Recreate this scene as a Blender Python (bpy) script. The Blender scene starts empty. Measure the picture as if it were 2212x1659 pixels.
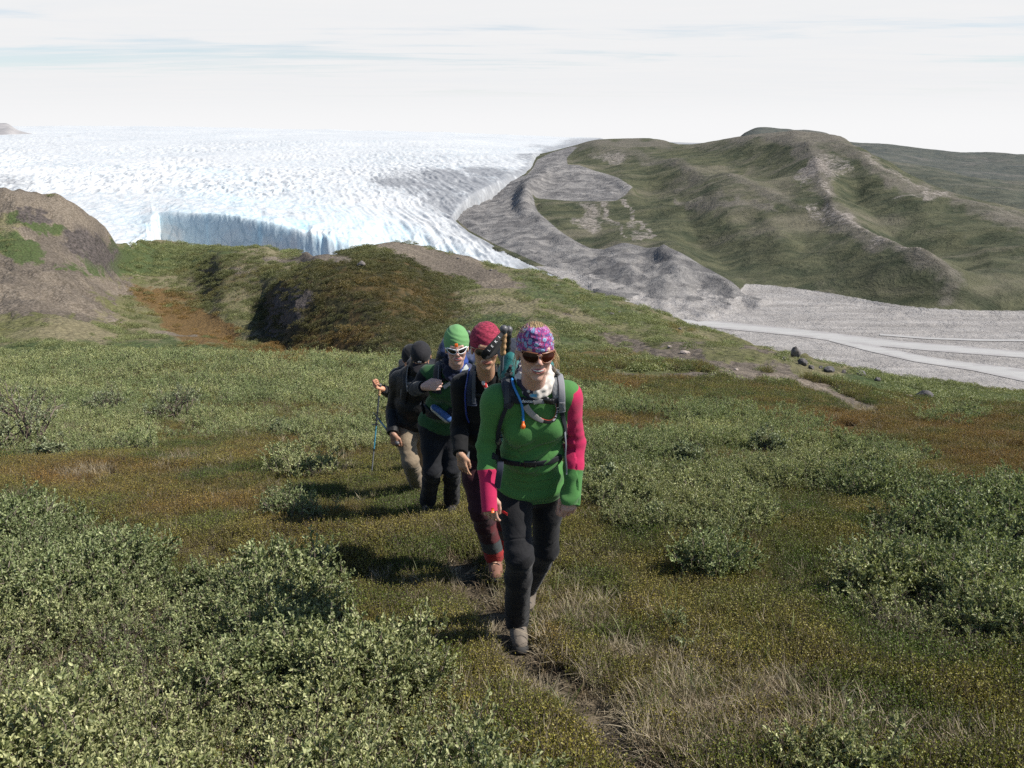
import bpy, math, random, os
import numpy as np
from mathutils import Vector, Matrix
random.seed(7); RNG = np.random.default_rng(7)
SC = bpy.context.scene
COL = SC.collection
PI = math.pi

# ------------------------------------------------------------------ camera
PITCH = math.radians(17.0)
cam_d = bpy.data.cameras.new('camera'); cam = bpy.data.objects.new('camera', cam_d); COL.objects.link(cam)
cam_d.sensor_width = 36.0; cam_d.lens = 36.0 * 1805.0 / 2212.0
cam_d.clip_start = 0.05; cam_d.clip_end = 60000
cam.location = (0, 0, 0); cam.rotation_euler = (PI / 2 - PITCH, 0, 0)
SC.camera = cam

# ------------------------------------------------------------------ sun and sky
SUN_EL = math.radians(47); SUN_AZ = math.radians(96)      # azimuth from +Y (view direction) towards +X
sdir = Vector((math.sin(SUN_AZ) * math.cos(SUN_EL), math.cos(SUN_AZ) * math.cos(SUN_EL), math.sin(SUN_EL)))
sd = bpy.data.lights.new('sun', 'SUN'); sd.energy = 5.0; sd.angle = math.radians(0.55); sd.color = (1.0, 0.955, 0.88)
so = bpy.data.objects.new('sun', sd); COL.objects.link(so); so.location = (20, 5, 30)
so.rotation_euler = (-sdir).to_track_quat('-Z', 'Y').to_euler()
SC.view_settings.view_transform = 'Standard'; SC.view_settings.look = 'None'
SC.view_settings.exposure = 0.5; SC.view_settings.gamma = 1.0
SC.cycles.max_bounces = 6; SC.cycles.diffuse_bounces = 3; SC.cycles.glossy_bounces = 2
SC.cycles.transmission_bounces = 3; SC.cycles.transparent_max_bounces = 6
SC.cycles.use_denoising = False
SC.render.film_transparent = False

# ---- tiny node helper
def nd(nt, typ, props=None, **ins):
    n = nt.nodes.new(typ)
    for k, v in (props or {}).items(): setattr(n, k, v)
    for k, v in ins.items():
        key = int(k[1:]) if k[0] == 'i' and k[1:].isdigit() else k.replace('_', ' ')
        s = n.inputs[key]
        if isinstance(v, bpy.types.NodeSocket): nt.links.new(v, s)
        elif isinstance(v, bpy.types.Node): nt.links.new(v.outputs[0], s)
        else: s.default_value = v
    return n
def math_(nt, op, a, b=0.0, c=None, clamp=False):
    n = nt.nodes.new('ShaderNodeMath'); n.operation = op; n.use_clamp = clamp
    for i, v in enumerate((a, b) + (() if c is None else (c,))):
        if isinstance(v, bpy.types.Node): v = v.outputs[0]
        if isinstance(v, bpy.types.NodeSocket): nt.links.new(v, n.inputs[i])
        else: n.inputs[i].default_value = v
    return n.outputs[0]
def mix_(nt, fac, a, b, mode='MIX'):
    n = nt.nodes.new('ShaderNodeMix'); n.data_type = 'RGBA'; n.blend_type = mode
    for i, v in ((0, fac), (6, a), (7, b)):
        if isinstance(v, bpy.types.Node): v = v.outputs[0]
        if isinstance(v, bpy.types.NodeSocket): nt.links.new(v, n.inputs[i])
        else: n.inputs[i].default_value = (tuple(v) + (1,)) if (i > 0 and len(v) == 3) else v
    return n.outputs[2]
def sstep(nt, v, lo, hi):
    n = nt.nodes.new('ShaderNodeMapRange'); n.interpolation_type = 'SMOOTHSTEP'
    if isinstance(v, bpy.types.Node): v = v.outputs[0]
    nt.links.new(v, n.inputs[0]); n.inputs[1].default_value = lo; n.inputs[2].default_value = hi
    return n.outputs[0]
def noise_(nt, vec, scale, detail=4, rough=0.55, dist=0.0, out=0):
    n = nt.nodes.new('ShaderNodeTexNoise'); nt.links.new(vec, n.inputs['Vector'])
    n.inputs['Scale'].default_value = scale; n.inputs['Detail'].default_value = detail
    n.inputs['Roughness'].default_value = rough; n.inputs['Distortion'].default_value = dist
    return n.outputs[out]
def scaled(nt, vec, s, loc=(0, 0, 0), rot=(0, 0, 0)):
    n = nt.nodes.new('ShaderNodeMapping'); nt.links.new(vec, n.inputs[0])
    n.inputs['Scale'].default_value = s; n.inputs['Location'].default_value = loc; n.inputs['Rotation'].default_value = rot
    return n.outputs[0]
def newmat(name):
    m = bpy.data.materials.new(name); m.use_nodes = True; nt = m.node_tree
    for n in list(nt.nodes): nt.nodes.remove(n)
    out = nt.nodes.new('ShaderNodeOutputMaterial')
    return m, nt, out
def attr(nt, name, typ='GEOMETRY'):
    n = nt.nodes.new('ShaderNodeAttribute'); n.attribute_name = name; n.attribute_type = typ
    return n

world = bpy.data.worlds.new('World'); SC.world = world; world.use_nodes = True
wt = world.node_tree
for n in list(wt.nodes): wt.nodes.remove(n)
wo = wt.nodes.new('ShaderNodeOutputWorld')
sky = nd(wt, 'ShaderNodeTexSky', dict(sky_type='NISHITA', sun_disc=False, sun_elevation=SUN_EL, sun_rotation=SUN_AZ, altitude=300, air_density=1.0, dust_density=0.4, ozone_density=3.0))
bg_sky = nd(wt, 'ShaderNodeBackground', Color=sky.outputs[0], Strength=0.09)
tc = wt.nodes.new('ShaderNodeTexCoord')
sep = nd(wt, 'ShaderNodeSeparateXYZ', Vector=tc.outputs['Generated'])
# high thin cloud sheet: noise on the plane the view ray meets, so it streaks towards the horizon
zz = math_(wt, 'ADD', math_(wt, 'MAXIMUM', sep.outputs[2], 0.0), 0.028)
px_ = math_(wt, 'DIVIDE', sep.outputs[0], zz); py_ = math_(wt, 'DIVIDE', sep.outputs[1], zz)
pv = nd(wt, 'ShaderNodeCombineXYZ', X=px_, Y=py_)
c1 = noise_(wt, scaled(wt, pv.outputs[0], (0.16, 0.32, 1), loc=(3.1, 0.52, 0)), 1.0, 6, 0.62, 0.5)
c2 = noise_(wt, scaled(wt, pv.outputs[0], (0.5, 1.8, 1), loc=(7, 2, 0)), 1.0, 6, 0.65, 0.6)
cden = math_(wt, 'ADD', math_(wt, 'MULTIPLY', c1, 0.75), math_(wt, 'MULTIPLY', c2, 0.25))
cov = math_(wt, 'MULTIPLY_ADD', sstep(wt, cden, 0.35, 0.48), 0.55, 0.45)
hz = sstep(wt, sep.outputs[2], 0.30, 0.15)                 # sheet thick low over the ice cap, thinned overhead to keep fill light down
low = sstep(wt, sep.outputs[2], 0.07, 0.03)
front = sstep(wt, sep.outputs[1], -0.25, 0.35)        # cloud bank only ahead; unseen sky behind the viewer cleared to cut fill light
cov2 = math_(wt, 'MULTIPLY', math_(wt, 'MULTIPLY', math_(wt, 'MAXIMUM', cov, low), hz), front)
ccol = mix_(wt, sstep(wt, c2, 0.3, 0.75), (0.86, 0.87, 0.885), (0.885, 0.885, 0.89))
ccol = mix_(wt, sstep(wt, sep.outputs[2], 0.05, -0.005), ccol, (0.93, 0.93, 0.937))
bg_cl = nd(wt, 'ShaderNodeBackground', Color=ccol, Strength=0.71)
mx = nd(wt, 'ShaderNodeMixShader', i0=cov2, i1=bg_sky.outputs[0], i2=bg_cl.outputs[0])
wt.links.new(mx.outputs[0], wo.inputs[0])

# ------------------------------------------------------------------ projection helpers (used to survey where things stand)
CP, SP = math.cos(PITCH), math.sin(PITCH)
def ray_d(px, py):
    """direction of a sight line through the 2212 x 1659 survey picture; returns (u = x/y, s = z/y)"""
    px = np.asarray(px, float); py = np.asarray(py, float)
    dx = (px - 1106) / 1805.0; dz = -(py - 829.5) / 1805.0
    y = CP + SP * dz; z = -SP + CP * dz
    return dx / y, z / y
def W(px, py, Y):
    """world point on the sight line through photo pixel (2500 px wide photo) at forward distance Y"""
    u, s = ray_d(px / 1.1302, py / 1.1302)
    return Vector((float(u) * Y, Y, float(s) * Y))
def proj(x, y, z):
    f = y * CP - z * SP; up = y * SP + z * CP
    f = np.maximum(f, 1e-3)
    return 1106 + 1805.0 * x / f, 829.5 - 1805.0 * up / f

# ------------------------------------------------------------------ numpy noise
def _h(ix, iy, iz, seed):
    h = (ix.astype(np.int64) * 374761393 + iy.astype(np.int64) * 668265263 + iz.astype(np.int64) * 2147483647 % 1000003 * 7919 + seed * 974711) & 0x7fffffff
    h = ((h ^ (h >> 13)) * 1274126177) & 0x7fffffff
    h = ((h ^ (h >> 16)) * 73244475) & 0x7fffffff
    return ((h ^ (h >> 15)) & 0xffff).astype(np.float32) / 65535.0
def vn2(x, y, seed=0):
    xi = np.floor(x); yi = np.floor(y); fx = x - xi; fy = y - yi
    fx = fx * fx * (3 - 2 * fx); fy = fy * fy * (3 - 2 * fy)
    z = np.zeros_like(xi)
    a = _h(xi, yi, z, seed); b = _h(xi + 1, yi, z, seed); c = _h(xi, yi + 1, z, seed); d = _h(xi + 1, yi + 1, z, seed)
    return (a * (1 - fx) + b * fx) * (1 - fy) + (c * (1 - fx) + d * fx) * fy
def fbm(x, y, oct=4, seed=0, gain=0.5):
    s = 0; a = 1; t = 0
    for o in range(oct):
        s = s + a * (vn2(x * 2 ** o + 17.3 * o, y * 2 ** o - 9.1 * o, seed + o) - 0.5); t += a; a *= gain
    return s / t * 2
def ridged(x, y, oct=4, seed=0, gain=0.5):
    s = 0; a = 1; t = 0
    for o in range(oct):
        s = s + a * (1 - np.abs(vn2(x * 2 ** o + 5.3 * o, y * 2 ** o + 3.7 * o, seed + o) * 2 - 1)); t += a; a *= gain
    return s / t
def vn3(p, seed=0):
    i = np.floor(p); f = p - i; f = f * f * (3 - 2 * f); r = 0
    for dx in (0, 1):
        for dy in (0, 1):
            for dz in (0, 1):
                w = (f[..., 0] if dx else 1 - f[..., 0]) * (f[..., 1] if dy else 1 - f[..., 1]) * (f[..., 2] if dz else 1 - f[..., 2])
                r = r + w * _h(i[..., 0] + dx, i[..., 1] + dy, i[..., 2] + dz, seed)
    return r
def smooth(v, lo, hi):
    t = np.clip((v - lo) / (hi - lo), 0, 1); return t * t * (3 - 2 * t)
def paint(px, py, blobs, soft=0.5):
    r = np.zeros_like(px)
    for b in blobs:
        cx, cy, rx, ry = b[:4]; a = math.radians(b[4]) if len(b) > 4 else 0; amp = b[5] if len(b) > 5 else 1
        dx = px - cx; dy = py - cy
        X = (dx * math.cos(a) + dy * math.sin(a)) / rx; Y = (-dx * math.sin(a) + dy * math.cos(a)) / ry
        r = np.maximum(r, amp * smooth(-np.sqrt(X * X + Y * Y), -1 - soft, -1 + soft))
    return r
def inpoly(px, py, poly):
    c = np.zeros(px.shape, bool); n = len(poly)
    for i in range(n):
        x0, y0 = poly[i]; x1, y1 = poly[(i + 1) % n]
        if y0 == y1: continue
        m = ((y0 > py) != (y1 > py)) & (px < (x1 - x0) * (py - y0) / (y1 - y0) + x0)
        c ^= m
    return c
def pdist(px, py, poly, closed=True):
    d = np.full(px.shape, 1e9); n = len(poly)
    for i in range(n if closed else n - 1):
        x0, y0 = poly[i]; x1, y1 = poly[(i + 1) % n]
        vx, vy = x1 - x0, y1 - y0; L = vx * vx + vy * vy + 1e-9
        t = np.clip(((px - x0) * vx + (py - y0) * vy) / L, 0, 1)
        d = np.minimum(d, np.hypot(px - x0 - t * vx, py - y0 - t * vy))
    return d
def sdpoly(px, py, poly):
    d = pdist(px, py, poly); return np.where(inpoly(px, py, poly), d, -d)

# ------------------------------------------------------------------ object helpers
def mesh_np(name, V, F, mats=(), smooth_=True, fmat=None):
    V = np.asarray(V, np.float32); me = bpy.data.meshes.new(name)
    if isinstance(F, np.ndarray):
        k = F.shape[1]; nf = len(F)
        me.vertices.add(len(V)); me.vertices.foreach_set('co', V.ravel())
        me.loops.add(nf * k); me.loops.foreach_set('vertex_index', F.ravel().astype(np.int32))
        me.polygons.add(nf); me.polygons.foreach_set('loop_start', (np.arange(nf) * k).astype(np.int32))
    else:
        me.from_pydata(V.tolist(), [], [list(f) for f in F]); nf = len(me.polygons)
    if smooth_: me.polygons.foreach_set('use_smooth', np.ones(nf, bool))
    for m in mats: me.materials.append(m)
    if fmat is not None: me.polygons.foreach_set('material_index', np.asarray(fmat, np.int32))
    me.update(calc_edges=True); me.validate()
    return me
def setattr_f(me, name, vals):
    a = me.attributes.new(name, 'FLOAT', 'POINT'); a.data.foreach_set('value', np.asarray(vals, np.float32).ravel())
def setattr_c(me, name, vals):
    v = np.ones((len(vals), 4), np.float32); v[:, :3] = vals
    a = me.attributes.new(name, 'FLOAT_COLOR', 'POINT'); a.data.foreach_set('color', v.ravel())
def link(name, me, parent=None):
    o = bpy.data.objects.new(name, me); COL.objects.link(o)
    if parent is not None:
        o.parent = parent; o.matrix_parent_inverse = Matrix.Translation(parent.location).inverted() if parent.type == 'EMPTY' else Matrix.Identity(4)
    return o
def tag(o, label=None, cat=None, group=None, kind=None):
    if label: o['label'] = label
    if cat: o['category'] = cat
    if group: o['group'] = group
    if kind: o['kind'] = kind
    return o
def empty(name, loc, label, cat, group=None):
    o = bpy.data.objects.new(name, None); COL.objects.link(o); o.location = loc; o.empty_display_size = 0.1
    return tag(o, label, cat, group)
def gridF(nr, nc):
    i = np.arange(nr - 1)[:, None] * nc + np.arange(nc - 1)[None, :]
    return np.stack([i, i + 1, i + nc + 1, i + nc], -1).reshape(-1, 4)

def pchip(x, y, xi):
    """monotone cubic along axis 0; x, y: (n,) ; xi: (m,)"""
    x = np.asarray(x, float); y = np.asarray(y, float); h = np.diff(x); d = np.diff(y) / h
    m = np.zeros_like(y)
    if len(x) > 2:
        w1 = 2 * h[1:] + h[:-1]; w2 = h[1:] + 2 * h[:-1]
        with np.errstate(all='ignore'):
            mm = (w1 + w2) / (w1 / d[:-1] + w2 / d[1:])
        m[1:-1] = np.where(d[:-1] * d[1:] > 0, mm, 0)
    m[0], m[-1] = d[0], d[-1]
    k = np.clip(np.searchsorted(x, xi) - 1, 0, len(x) - 2)
    t = np.clip((xi - x[k]) / h[k], 0, 1); H = h[k]
    return ((2 * t**3 - 3 * t**2 + 1) * y[k] + (t**3 - 2 * t**2 + t) * H * m[k] + (-2 * t**3 + 3 * t**2) * y[k + 1] + (t**3 - t**2) * H * m[k + 1])

def loft(cols, U, YG, tail=None):
    """cols: list of (px, [(py, Y), ...]); every column has the same number of stations.
    Gives heights on the grid (rows = YG forward distances, columns = U = x/y)."""
    ns = len(cols[0][1]); SU = np.zeros((ns, len(cols))); SS = SU.copy(); SY = SU.copy()
    for j, (px, st) in enumerate(cols):
        assert len(st) == ns, px
        for i, (py, Y) in enumerate(st):
            u, s = ray_d(px, py); SU[i, j] = u; SS[i, j] = s; SY[i, j] = math.log(Y)
    S = np.zeros((ns, len(U))); L = S.copy()
    for i in range(ns):
        S[i] = pchip(SU[i], SS[i], U); L[i] = pchip(SU[i], SY[i], U)
    Z = np.zeros((len(YG), len(U)))
    LY = np.log(YG)
    for j in range(len(U)):
        Ys = np.exp(L[:, j]); zs = S[:, j] * Ys; ys = L[:, j]
        if tail: 
            zs = np.append(zs, zs[-1] - tail[1]); ys = np.append(ys, ys[-1] + math.log(tail[0]))
        Z[:, j] = pchip(ys, zs, LY)
    return Z, np.exp(L)
# ================================================================== TERRAIN
def loft2(cols, U, YG, tail=None):
    out = []
    for px, st in cols:
        s2 = []
        for e in st:
            if e[0] == 'z':      # plain height instead of a sight line
                s = e[1] / e[2]; t = math.atan(-s); py = 829.5 + 1805 * math.tan(t - PITCH) ; s2.append((py, e[2]))
            else: s2.append(e)
        out.append((px, s2))
    return loft(out, U, YG, tail)
def PL(Y): return ('z', -1.62 - 0.25 * Y, Y)
near0 = [PL(0.5), PL(1), PL(1.7), PL(2.6), PL(3.6), PL(4.8), PL(6.2), PL(8), PL(11), PL(14), PL(18)]
near_cols = [
 (-1500, near0 + [PL(38), (700, 180), (610, 250), (510, 300), (380, 330), (360, 345)]),
 (-500, near0 + [PL(38), (690, 180), (600, 250), (500, 300), (395, 335), (380, 350)]),
 (0,    near0 + [(792, 38), (692, 180), (612, 240), (520, 290), (440, 330), (415, 345)]),
 (120,  near0 + [(788, 38), (705, 180), (640, 240), (560, 295), (480, 335), (437, 355)]),
 (200,  near0 + [(784, 38), (722, 180), (665, 245), (610, 305), (530, 345), (480, 375)]),
 (268,  near0 + [(782, 38), (738, 180), (692, 250), (632, 330), (590, 385), (536, 410)]),
 (340,  near0 + [(782, 38), (745, 180), (702, 250), (648, 330), (585, 420), (522, 600)]),
 (400,  near0 + [(783, 38), (750, 180), (708, 250), (668, 310), (600, 400), (527, 590)]),
 (440,  near0 + [(784, 38), (752, 180), (711, 250), (660, 312), (592, 385), (534, 575)]),
 (480,  near0 + [(785, 38), (755, 180), (713, 250), (648, 298), (570, 355), (541, 560)]),
 (570,  near0 + [(787, 38), (757, 160), (742, 195), (668, 276), (569, 338), (548, 540)]),
 (600,  near0 + [(788, 38), (762, 150), (744, 182), (688, 222), (571, 335), (549, 530)]),
 (640,  near0 + [(789, 38), (770, 135), (750, 167), (650, 186), (574, 310), (550, 420)]),
 (690,  near0 + [(790, 38), (776, 125), (760, 158), (608, 190), (562, 245), (552, 300)]),
 (760,  near0 + [(791, 38), (784, 112), (768, 144), (588, 192), (553, 245), (541, 300)]),
 (850,  near0 + [(792, 38), (788, 105), (772, 128), (598, 196), (545, 250), (527, 300)]),
 (960,  near0 + [(793, 38), (778, 105), (722, 155), (650, 200), (580, 255), (547, 295)]),
 (1060, near0 + [(794, 38), (768, 95),  (715, 145), (655, 190), (605, 240), (572, 280)]),
 (1200, near0 + [(800, 38), (765, 80),  (720, 120), (675, 165), (630, 215), (606, 255)]),
 (1350, near0 + [(806, 38), (775, 68),  (738, 100), (705, 135), (672, 175), (652, 215)]),
 (1500, near0 + [(815, 36), (782, 58),  (752, 82),  (728, 115), (710, 150), (696, 185)]),
 (1640, near0 + [(835, 33), (806, 50),  (782, 68),  (762, 92),  (750, 118), (742, 140)]),
 (1760, near0 + [(856, 29), (838, 42),  (818, 58),  (800, 78),  (786, 98),  (777, 122)]),
 (1880, near0 + [(886, 23), (872, 37),  (850, 50),  (832, 66),  (814, 90),  (803, 112)]),
 (2000, near0 + [('z', -8.6, 24), (884, 42), (872, 52), (856, 64), (838, 88), (822, 110)]),
 (2120, near0 + [('z', -9.4, 25), (893, 45), (884, 55), (872, 66), (856, 86), (846, 106)]),
 (2230, near0 + [('z', -9.8, 26), (900, 46), (892, 56), (880, 68), (868, 84), (860, 102)]),
 (2800, near0 + [('z', -10, 27), (940, 46), (930, 56), (920, 68), (912, 82), (905, 98)]),
]
NR, NC = (560, 760)
NU = np.tan(np.linspace(-1, 1, NC) * 0.93) / math.tan(0.93) * 1.25
NY = np.exp(np.linspace(math.log(0.55), math.log(900), NR))
NZ, NL = loft2(near_cols, NU, NY, tail=(1.7, 330))
NX = NU[None, :] * NY[:, None]; NYY = np.repeat(NY[:, None], NC, 1)
npx, npy_ = proj(NX, NYY, NZ)
w_near = 1 - smooth(NY, 25, 60)[:, None]; w_far = smooth(NY, 30, 90)[:, None]
CRAG = [(625, 665, 62, 44, -50), (575, 725, 40, 20, 0), (490, 625, 30, 14, -40, .4), (410, 600, 14, 12, 0, .6),
        (185, 545, 60, 32, 25, .9), (70, 480, 60, 20, 10, .8), (230, 560, 45, 22, 60, .8), (60, 640, 90, 30, 5, .35), (1730, 785, 26, 22, 30, .5)]
def warp_px(px, py, seed, a=26, sc=46):
    return px + a * fbm(px / sc, py / (sc * .45), 4, seed, .6), py + a * .5 * fbm(px / sc + 31, py / (sc * .45) + 7, 4, seed + 3, .6)
crag = paint(*warp_px(npx, npy_, 301, 30), CRAG)
NZ += w_near * (0.055 * fbm(NX / 0.8, NYY / 0.8, 4, 3) + 0.16 * fbm(NX / 3.2, NYY / 3.2, 3, 11)) * smooth(NY, 1.0, 4.0)[:, None] ** .5
NZ += w_far * (2.6 * fbm(NX / 38, NYY / 38, 4, 21) + 0.9 * (ridged(NX / 9 + .4 * fbm(NX / 20, NYY / 20, 2, 4), NYY / 14, 4, 31) - .5)) * (1 - .6 * smooth(NY, 500, 700))[:, None]
NZ += (smooth(NY, 14, 40) * 0.30)[:, None] * fbm(NX / 2.2, NYY / 2.2, 4, 41)
_lh = w_far * paint(npx, npy_, [(90, 560, 230, 170, 10)])
NZ += _lh * (8.0 * (ridged(NX / 26 + .3 * fbm(NX / 30, NYY / 30, 2, 5), NYY / 20, 4, 53) - .5) + 2.0 * fbm(NX / 5, NYY / 5, 4, 54))
NZ += w_far * crag * (2.6 * (ridged(NX / 9, NYY / 9 + NZ / 6, 5, 51, .62) - 0.55) + 1.3 * fbm(NX / 2.3, NYY / 2.3, 3, 57))
NZ += (.11 * smooth(NY, 4.7, 6.2) * (1 - smooth(NY, 8.5, 14)))[:, None]      # the hillside bulges a little below the walkers
# trodden path: a shallow trough
PATH_PX = [(1118, 1395), (1165, 1425), (1225, 1460), (1290, 1520), (1345, 1590), (1400, 1665), (1500, 1800)]
def plane_pt(px, py):
    u, s = ray_d(px, py); Y = 1.62 / (-s - 0.25); return float(u * Y), float(Y)
PATH = [plane_pt(*p) for p in PATH_PX]
PATH = [plane_pt(1000, 1210), plane_pt(1060, 1290)] + PATH
pd_ = pdist(NX, NYY, PATH, closed=False) if True else None
NZ -= 0.02 * smooth(-pd_, -0.35, -0.05)
def ground_z(x, y):
    x = np.asarray(x, float); y = np.asarray(y, float); u = x / y
    ci = np.clip(np.interp(u, NU, np.arange(NC)), 0, NC - 1.001); ri = np.clip(np.interp(np.log(y), np.log(NY), np.arange(NR)), 0, NR - 1.001)
    c0 = ci.astype(int); r0 = ri.astype(int); fc = ci - c0; fr = ri - r0
    return (NZ[r0, c0] * (1 - fc) + NZ[r0, c0 + 1] * fc) * (1 - fr) + (NZ[r0 + 1, c0] * (1 - fc) + NZ[r0 + 1, c0 + 1] * fc) * fr
def hit(px, py, Y0=0.8, Y1=560):
    """first point of the near ground on a sight line"""
    u, s = ray_d(px, py); u = float(u); s = float(s)
    Ys = np.exp(np.linspace(math.log(Y0), math.log(Y1), 3000)); d = s * Ys - ground_z(u * Ys, Ys)
    k = np.argmax(d < 0)
    if not d[k] < 0: k = len(Ys) - 1
    Y = Ys[k]; return u * Y, Y, float(ground_z(u * Y, Y))

BARE = [(90, 470, 190, 48, 14), (150, 560, 140, 60, 30), (60, 600, 150, 40, 12), (40, 660, 130, 45, 10, .9), (100, 640, 150, 40, 20, .8), (180, 520, 90, 60, 45),
        (900, 545, 90, 14, 12), (980, 575, 110, 22, 14), (1060, 605, 90, 20, 16), (880, 540, 40, 10, 0), (520, 580, 40, 6, 0, .7), (640, 562, 80, 7, 3, .9), (700, 556, 70, 8, 3, .9), (500, 548, 60, 5, 5, .7),
        (450, 583, 60, 4, 3, .8), (380, 725, 60, 12, 0, .75), (230, 700, 60, 8, 3, .5), (330, 750, 70, 9, 0, .6), (1180, 640, 60, 12, 10, .7), (1250, 690, 80, 8, 8, .6),
        (1450, 765, 90, 16, 8, 1), (1560, 785, 110, 14, 8, .9), (1350, 735, 90, 10, 10, .7), (1620, 815, 90, 14, 12, .8), (1400, 815, 110, 12, 4, .7), (1500, 815, 90, 12, 5, .85), (1800, 860, 120, 16, 22, 1.0), (1700, 815, 60, 14, 25, .9), (1860, 830, 70, 14, 20, .6), (1470, 740, 60, 8, 5, .5),
        (1640, 760, 60, 8, 15, .7), (1330, 665, 60, 7, 15, .6)]
RUST = [(360, 665, 80, 18, 8), (430, 700, 90, 26, 10), (450, 740, 70, 16, 0, .9), (620, 765, 130, 22, 5), (720, 730, 120, 30, -10, .7), (560, 755, 90, 14, 0, .9), (870, 640, 110, 40, 20, .4), (330, 640, 90, 12, 3, .8),
        (1000, 800, 120, 10, 0, .4), (1350, 830, 160, 14, 0, .8), (1300, 770, 100, 10, 0, .5), (1650, 848, 60, 10, 20, .8), (1500, 720, 80, 8, 10, .5),
        (1800, 915, 420, 28, 0), (2080, 960, 200, 50, 0), (1450, 925, 170, 30, 0, .9), (300, 1065, 330, 45, 5, .9), (500, 980, 300, 40, 5, .5), (2150, 1010, 120, 60, 0, .8), (700, 1130, 160, 40, 0, .5), (1130, 1400, 60, 60, 0, .7)]
DARK = [(860, 650, 130, 110, 10, .95), (740, 620, 130, 80, -10, .9), (800, 740, 170, 60, 0, .8), (640, 680, 90, 90, 0, 1), (500, 610, 120, 60, 0, .45), (930, 740, 90, 40, 0, .5), (450, 650, 90, 30, 10, .3)]
GREEN = [(230, 590, 130, 22, 0, .8), (300, 560, 150, 30, 0, .9), (40, 545, 70, 30, 20, 1), (90, 500, 100, 14, 12, .9), (420, 545, 110, 18, 3, .6), (1250, 650, 200, 40, 15, .6), (1100, 740, 240, 50, 5, .7), (2050, 850, 260, 30, 4, 1), (1400, 790, 200, 30, 0, .5), (1600, 870, 260, 16, 3, .8), (300, 770, 400, 30, 0, .7), (1900, 850, 60, 14, 20, .6)]
for nm, ar in (('near_terrain', None),):
    VV = np.stack([NX, NYY, NZ], -1).reshape(-1, 3)
    me = mesh_np('hillside', VV, gridF(NR, NC))
    fx, fy = warp_px(npx.ravel(), npy_.ravel(), 311)
    setattr_f(me, 'bare', paint(fx, fy, BARE)); setattr_f(me, 'rust', paint(fx, fy, RUST)); setattr_f(me, 'darkheath', paint(fx, fy, DARK))
    setattr_f(me, 'green', paint(fx, fy, GREEN)); setattr_f(me, 'crag', crag.ravel()); setattr_f(me, 'path', smooth(-pd_.ravel(), -0.42, -0.10))
hill_o = tag(link('hillside', me), kind='structure')
hillside_me = me

# ---- valley: outwash plain, right hill, moraine
PZ = -189.0
def plain(Y): return ('z', PZ, Y)
val_cols = [
 (-1200, [plain(300), plain(700), plain(950), plain(1300), plain(1600), plain(2000), plain(2500), plain(3300), plain(4400)]),
 (600,  [plain(300), plain(700), plain(950), plain(1300), plain(1600), plain(2000), plain(2500), plain(3300), plain(4400)]),
 (1000, [plain(300), plain(700), plain(980), (560, 1240), (495, 1600), (462, 1850), (425, 2400), (375, 3300), (345, 4300)]),
 (1150, [plain(300), plain(700), plain(970), (600, 1090), (548, 1260), (500, 1480), (440, 1950), (390, 2400), (335, 3900)]),
 (1250, [plain(300), plain(700), plain(970), (600, 1090), (556, 1240), (500, 1500), (436, 1950), (375, 2550), (312, 4100)]),
 (1300, [plain(300), plain(700), plain(960), (598, 1100), (552, 1260), (490, 1560), (425, 2000), (370, 2600), (302, 4050)]),
 (1400, [plain(300), plain(700), plain(950), (588, 1130), (545, 1270), (480, 1600), (420, 2000), (370, 2500), (299, 3700)]),
 (1480, [plain(300), plain(700), plain(945), (595, 1080), (545, 1240), (475, 1550), (415, 1950), (365, 2400), (312, 3100)]),
 (1600, [plain(300), plain(700), plain(960), (600, 1060), (540, 1230), (460, 1550), (400, 1900), (350, 2300), (293, 2850)]),
 (1700, [plain(300), plain(700), plain(955), (605, 1035), (540, 1180), (460, 1480), (400, 1780), (345, 2100), (285, 2600)]),
 (1800, [plain(300), plain(700), plain(925), (605, 1010), (540, 1150), (460, 1400), (400, 1650), (348, 1900), (297, 2350)]),
 (1850, [plain(300), plain(700), plain(905), (610, 985), (545, 1120), (475, 1320), (415, 1550), (362, 1750), (318, 2050)]),
 (1910, [plain(300), plain(700), plain(885), (615, 955), (555, 1080), (500, 1220), (440, 1420), (395, 1600), (357, 1820)]),
 (2050, [plain(300), plain(690), plain(850), (632, 915), (580, 1010), (535, 1110), (490, 1250), (455, 1400), (421, 1620)]),
 (2212, [plain(300), plain(690), plain(845), (642, 900), (600, 980), (560, 1060), (520, 1170), (488, 1300), (456, 1480)]),
 (2900, [plain(300), plain(690), plain(845), (655, 880), (620, 960), (585, 1040), (555, 1140), (530, 1260), (505, 1420)]),
]
VRr, VCc = 520, 620
VU = np.linspace(-1.0, 1.1, VCc); VY = np.exp(np.linspace(math.log(300), math.log(7000), VRr))
VZ, _ = loft2(val_cols, VU, VY, tail=(1.35, 200))
VX = VU[None, :] * VY[:, None]; VYY = np.repeat(VY[:, None], VCc, 1)
vpx, vpy = proj(VX, VYY, VZ)
ICE_EDGE = [(1300, 309), (1237, 316), (1190, 330), (1160, 345), (1150, 365), (1138, 378), (1080, 395), (1027, 418), (1000, 441), (980, 468), (995, 482), (1014, 498), (1070, 528), (1137, 557), (1204, 587), (1262, 612), (1275, 640), (1260, 700)]
ICE_POLY = [(-2500, 700), (-2500, 200), (1300, 200)] + ICE_EDGE
MOR_R = [(1247, 318), (1224, 341), (1227, 365), (1277, 371), (1334, 391), (1367, 411), (1330, 435), (1237, 435), (1150, 428), (1160, 461), (1204, 498), (1254, 528), (1304, 548), (1354, 545), (1437, 568), (1524, 591), (1567, 615), (1612, 638), (1680, 652), (1640, 668), (1540, 692), (1400, 720)]
MOR_POLY = ICE_EDGE[1:] + MOR_R[::-1]
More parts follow.
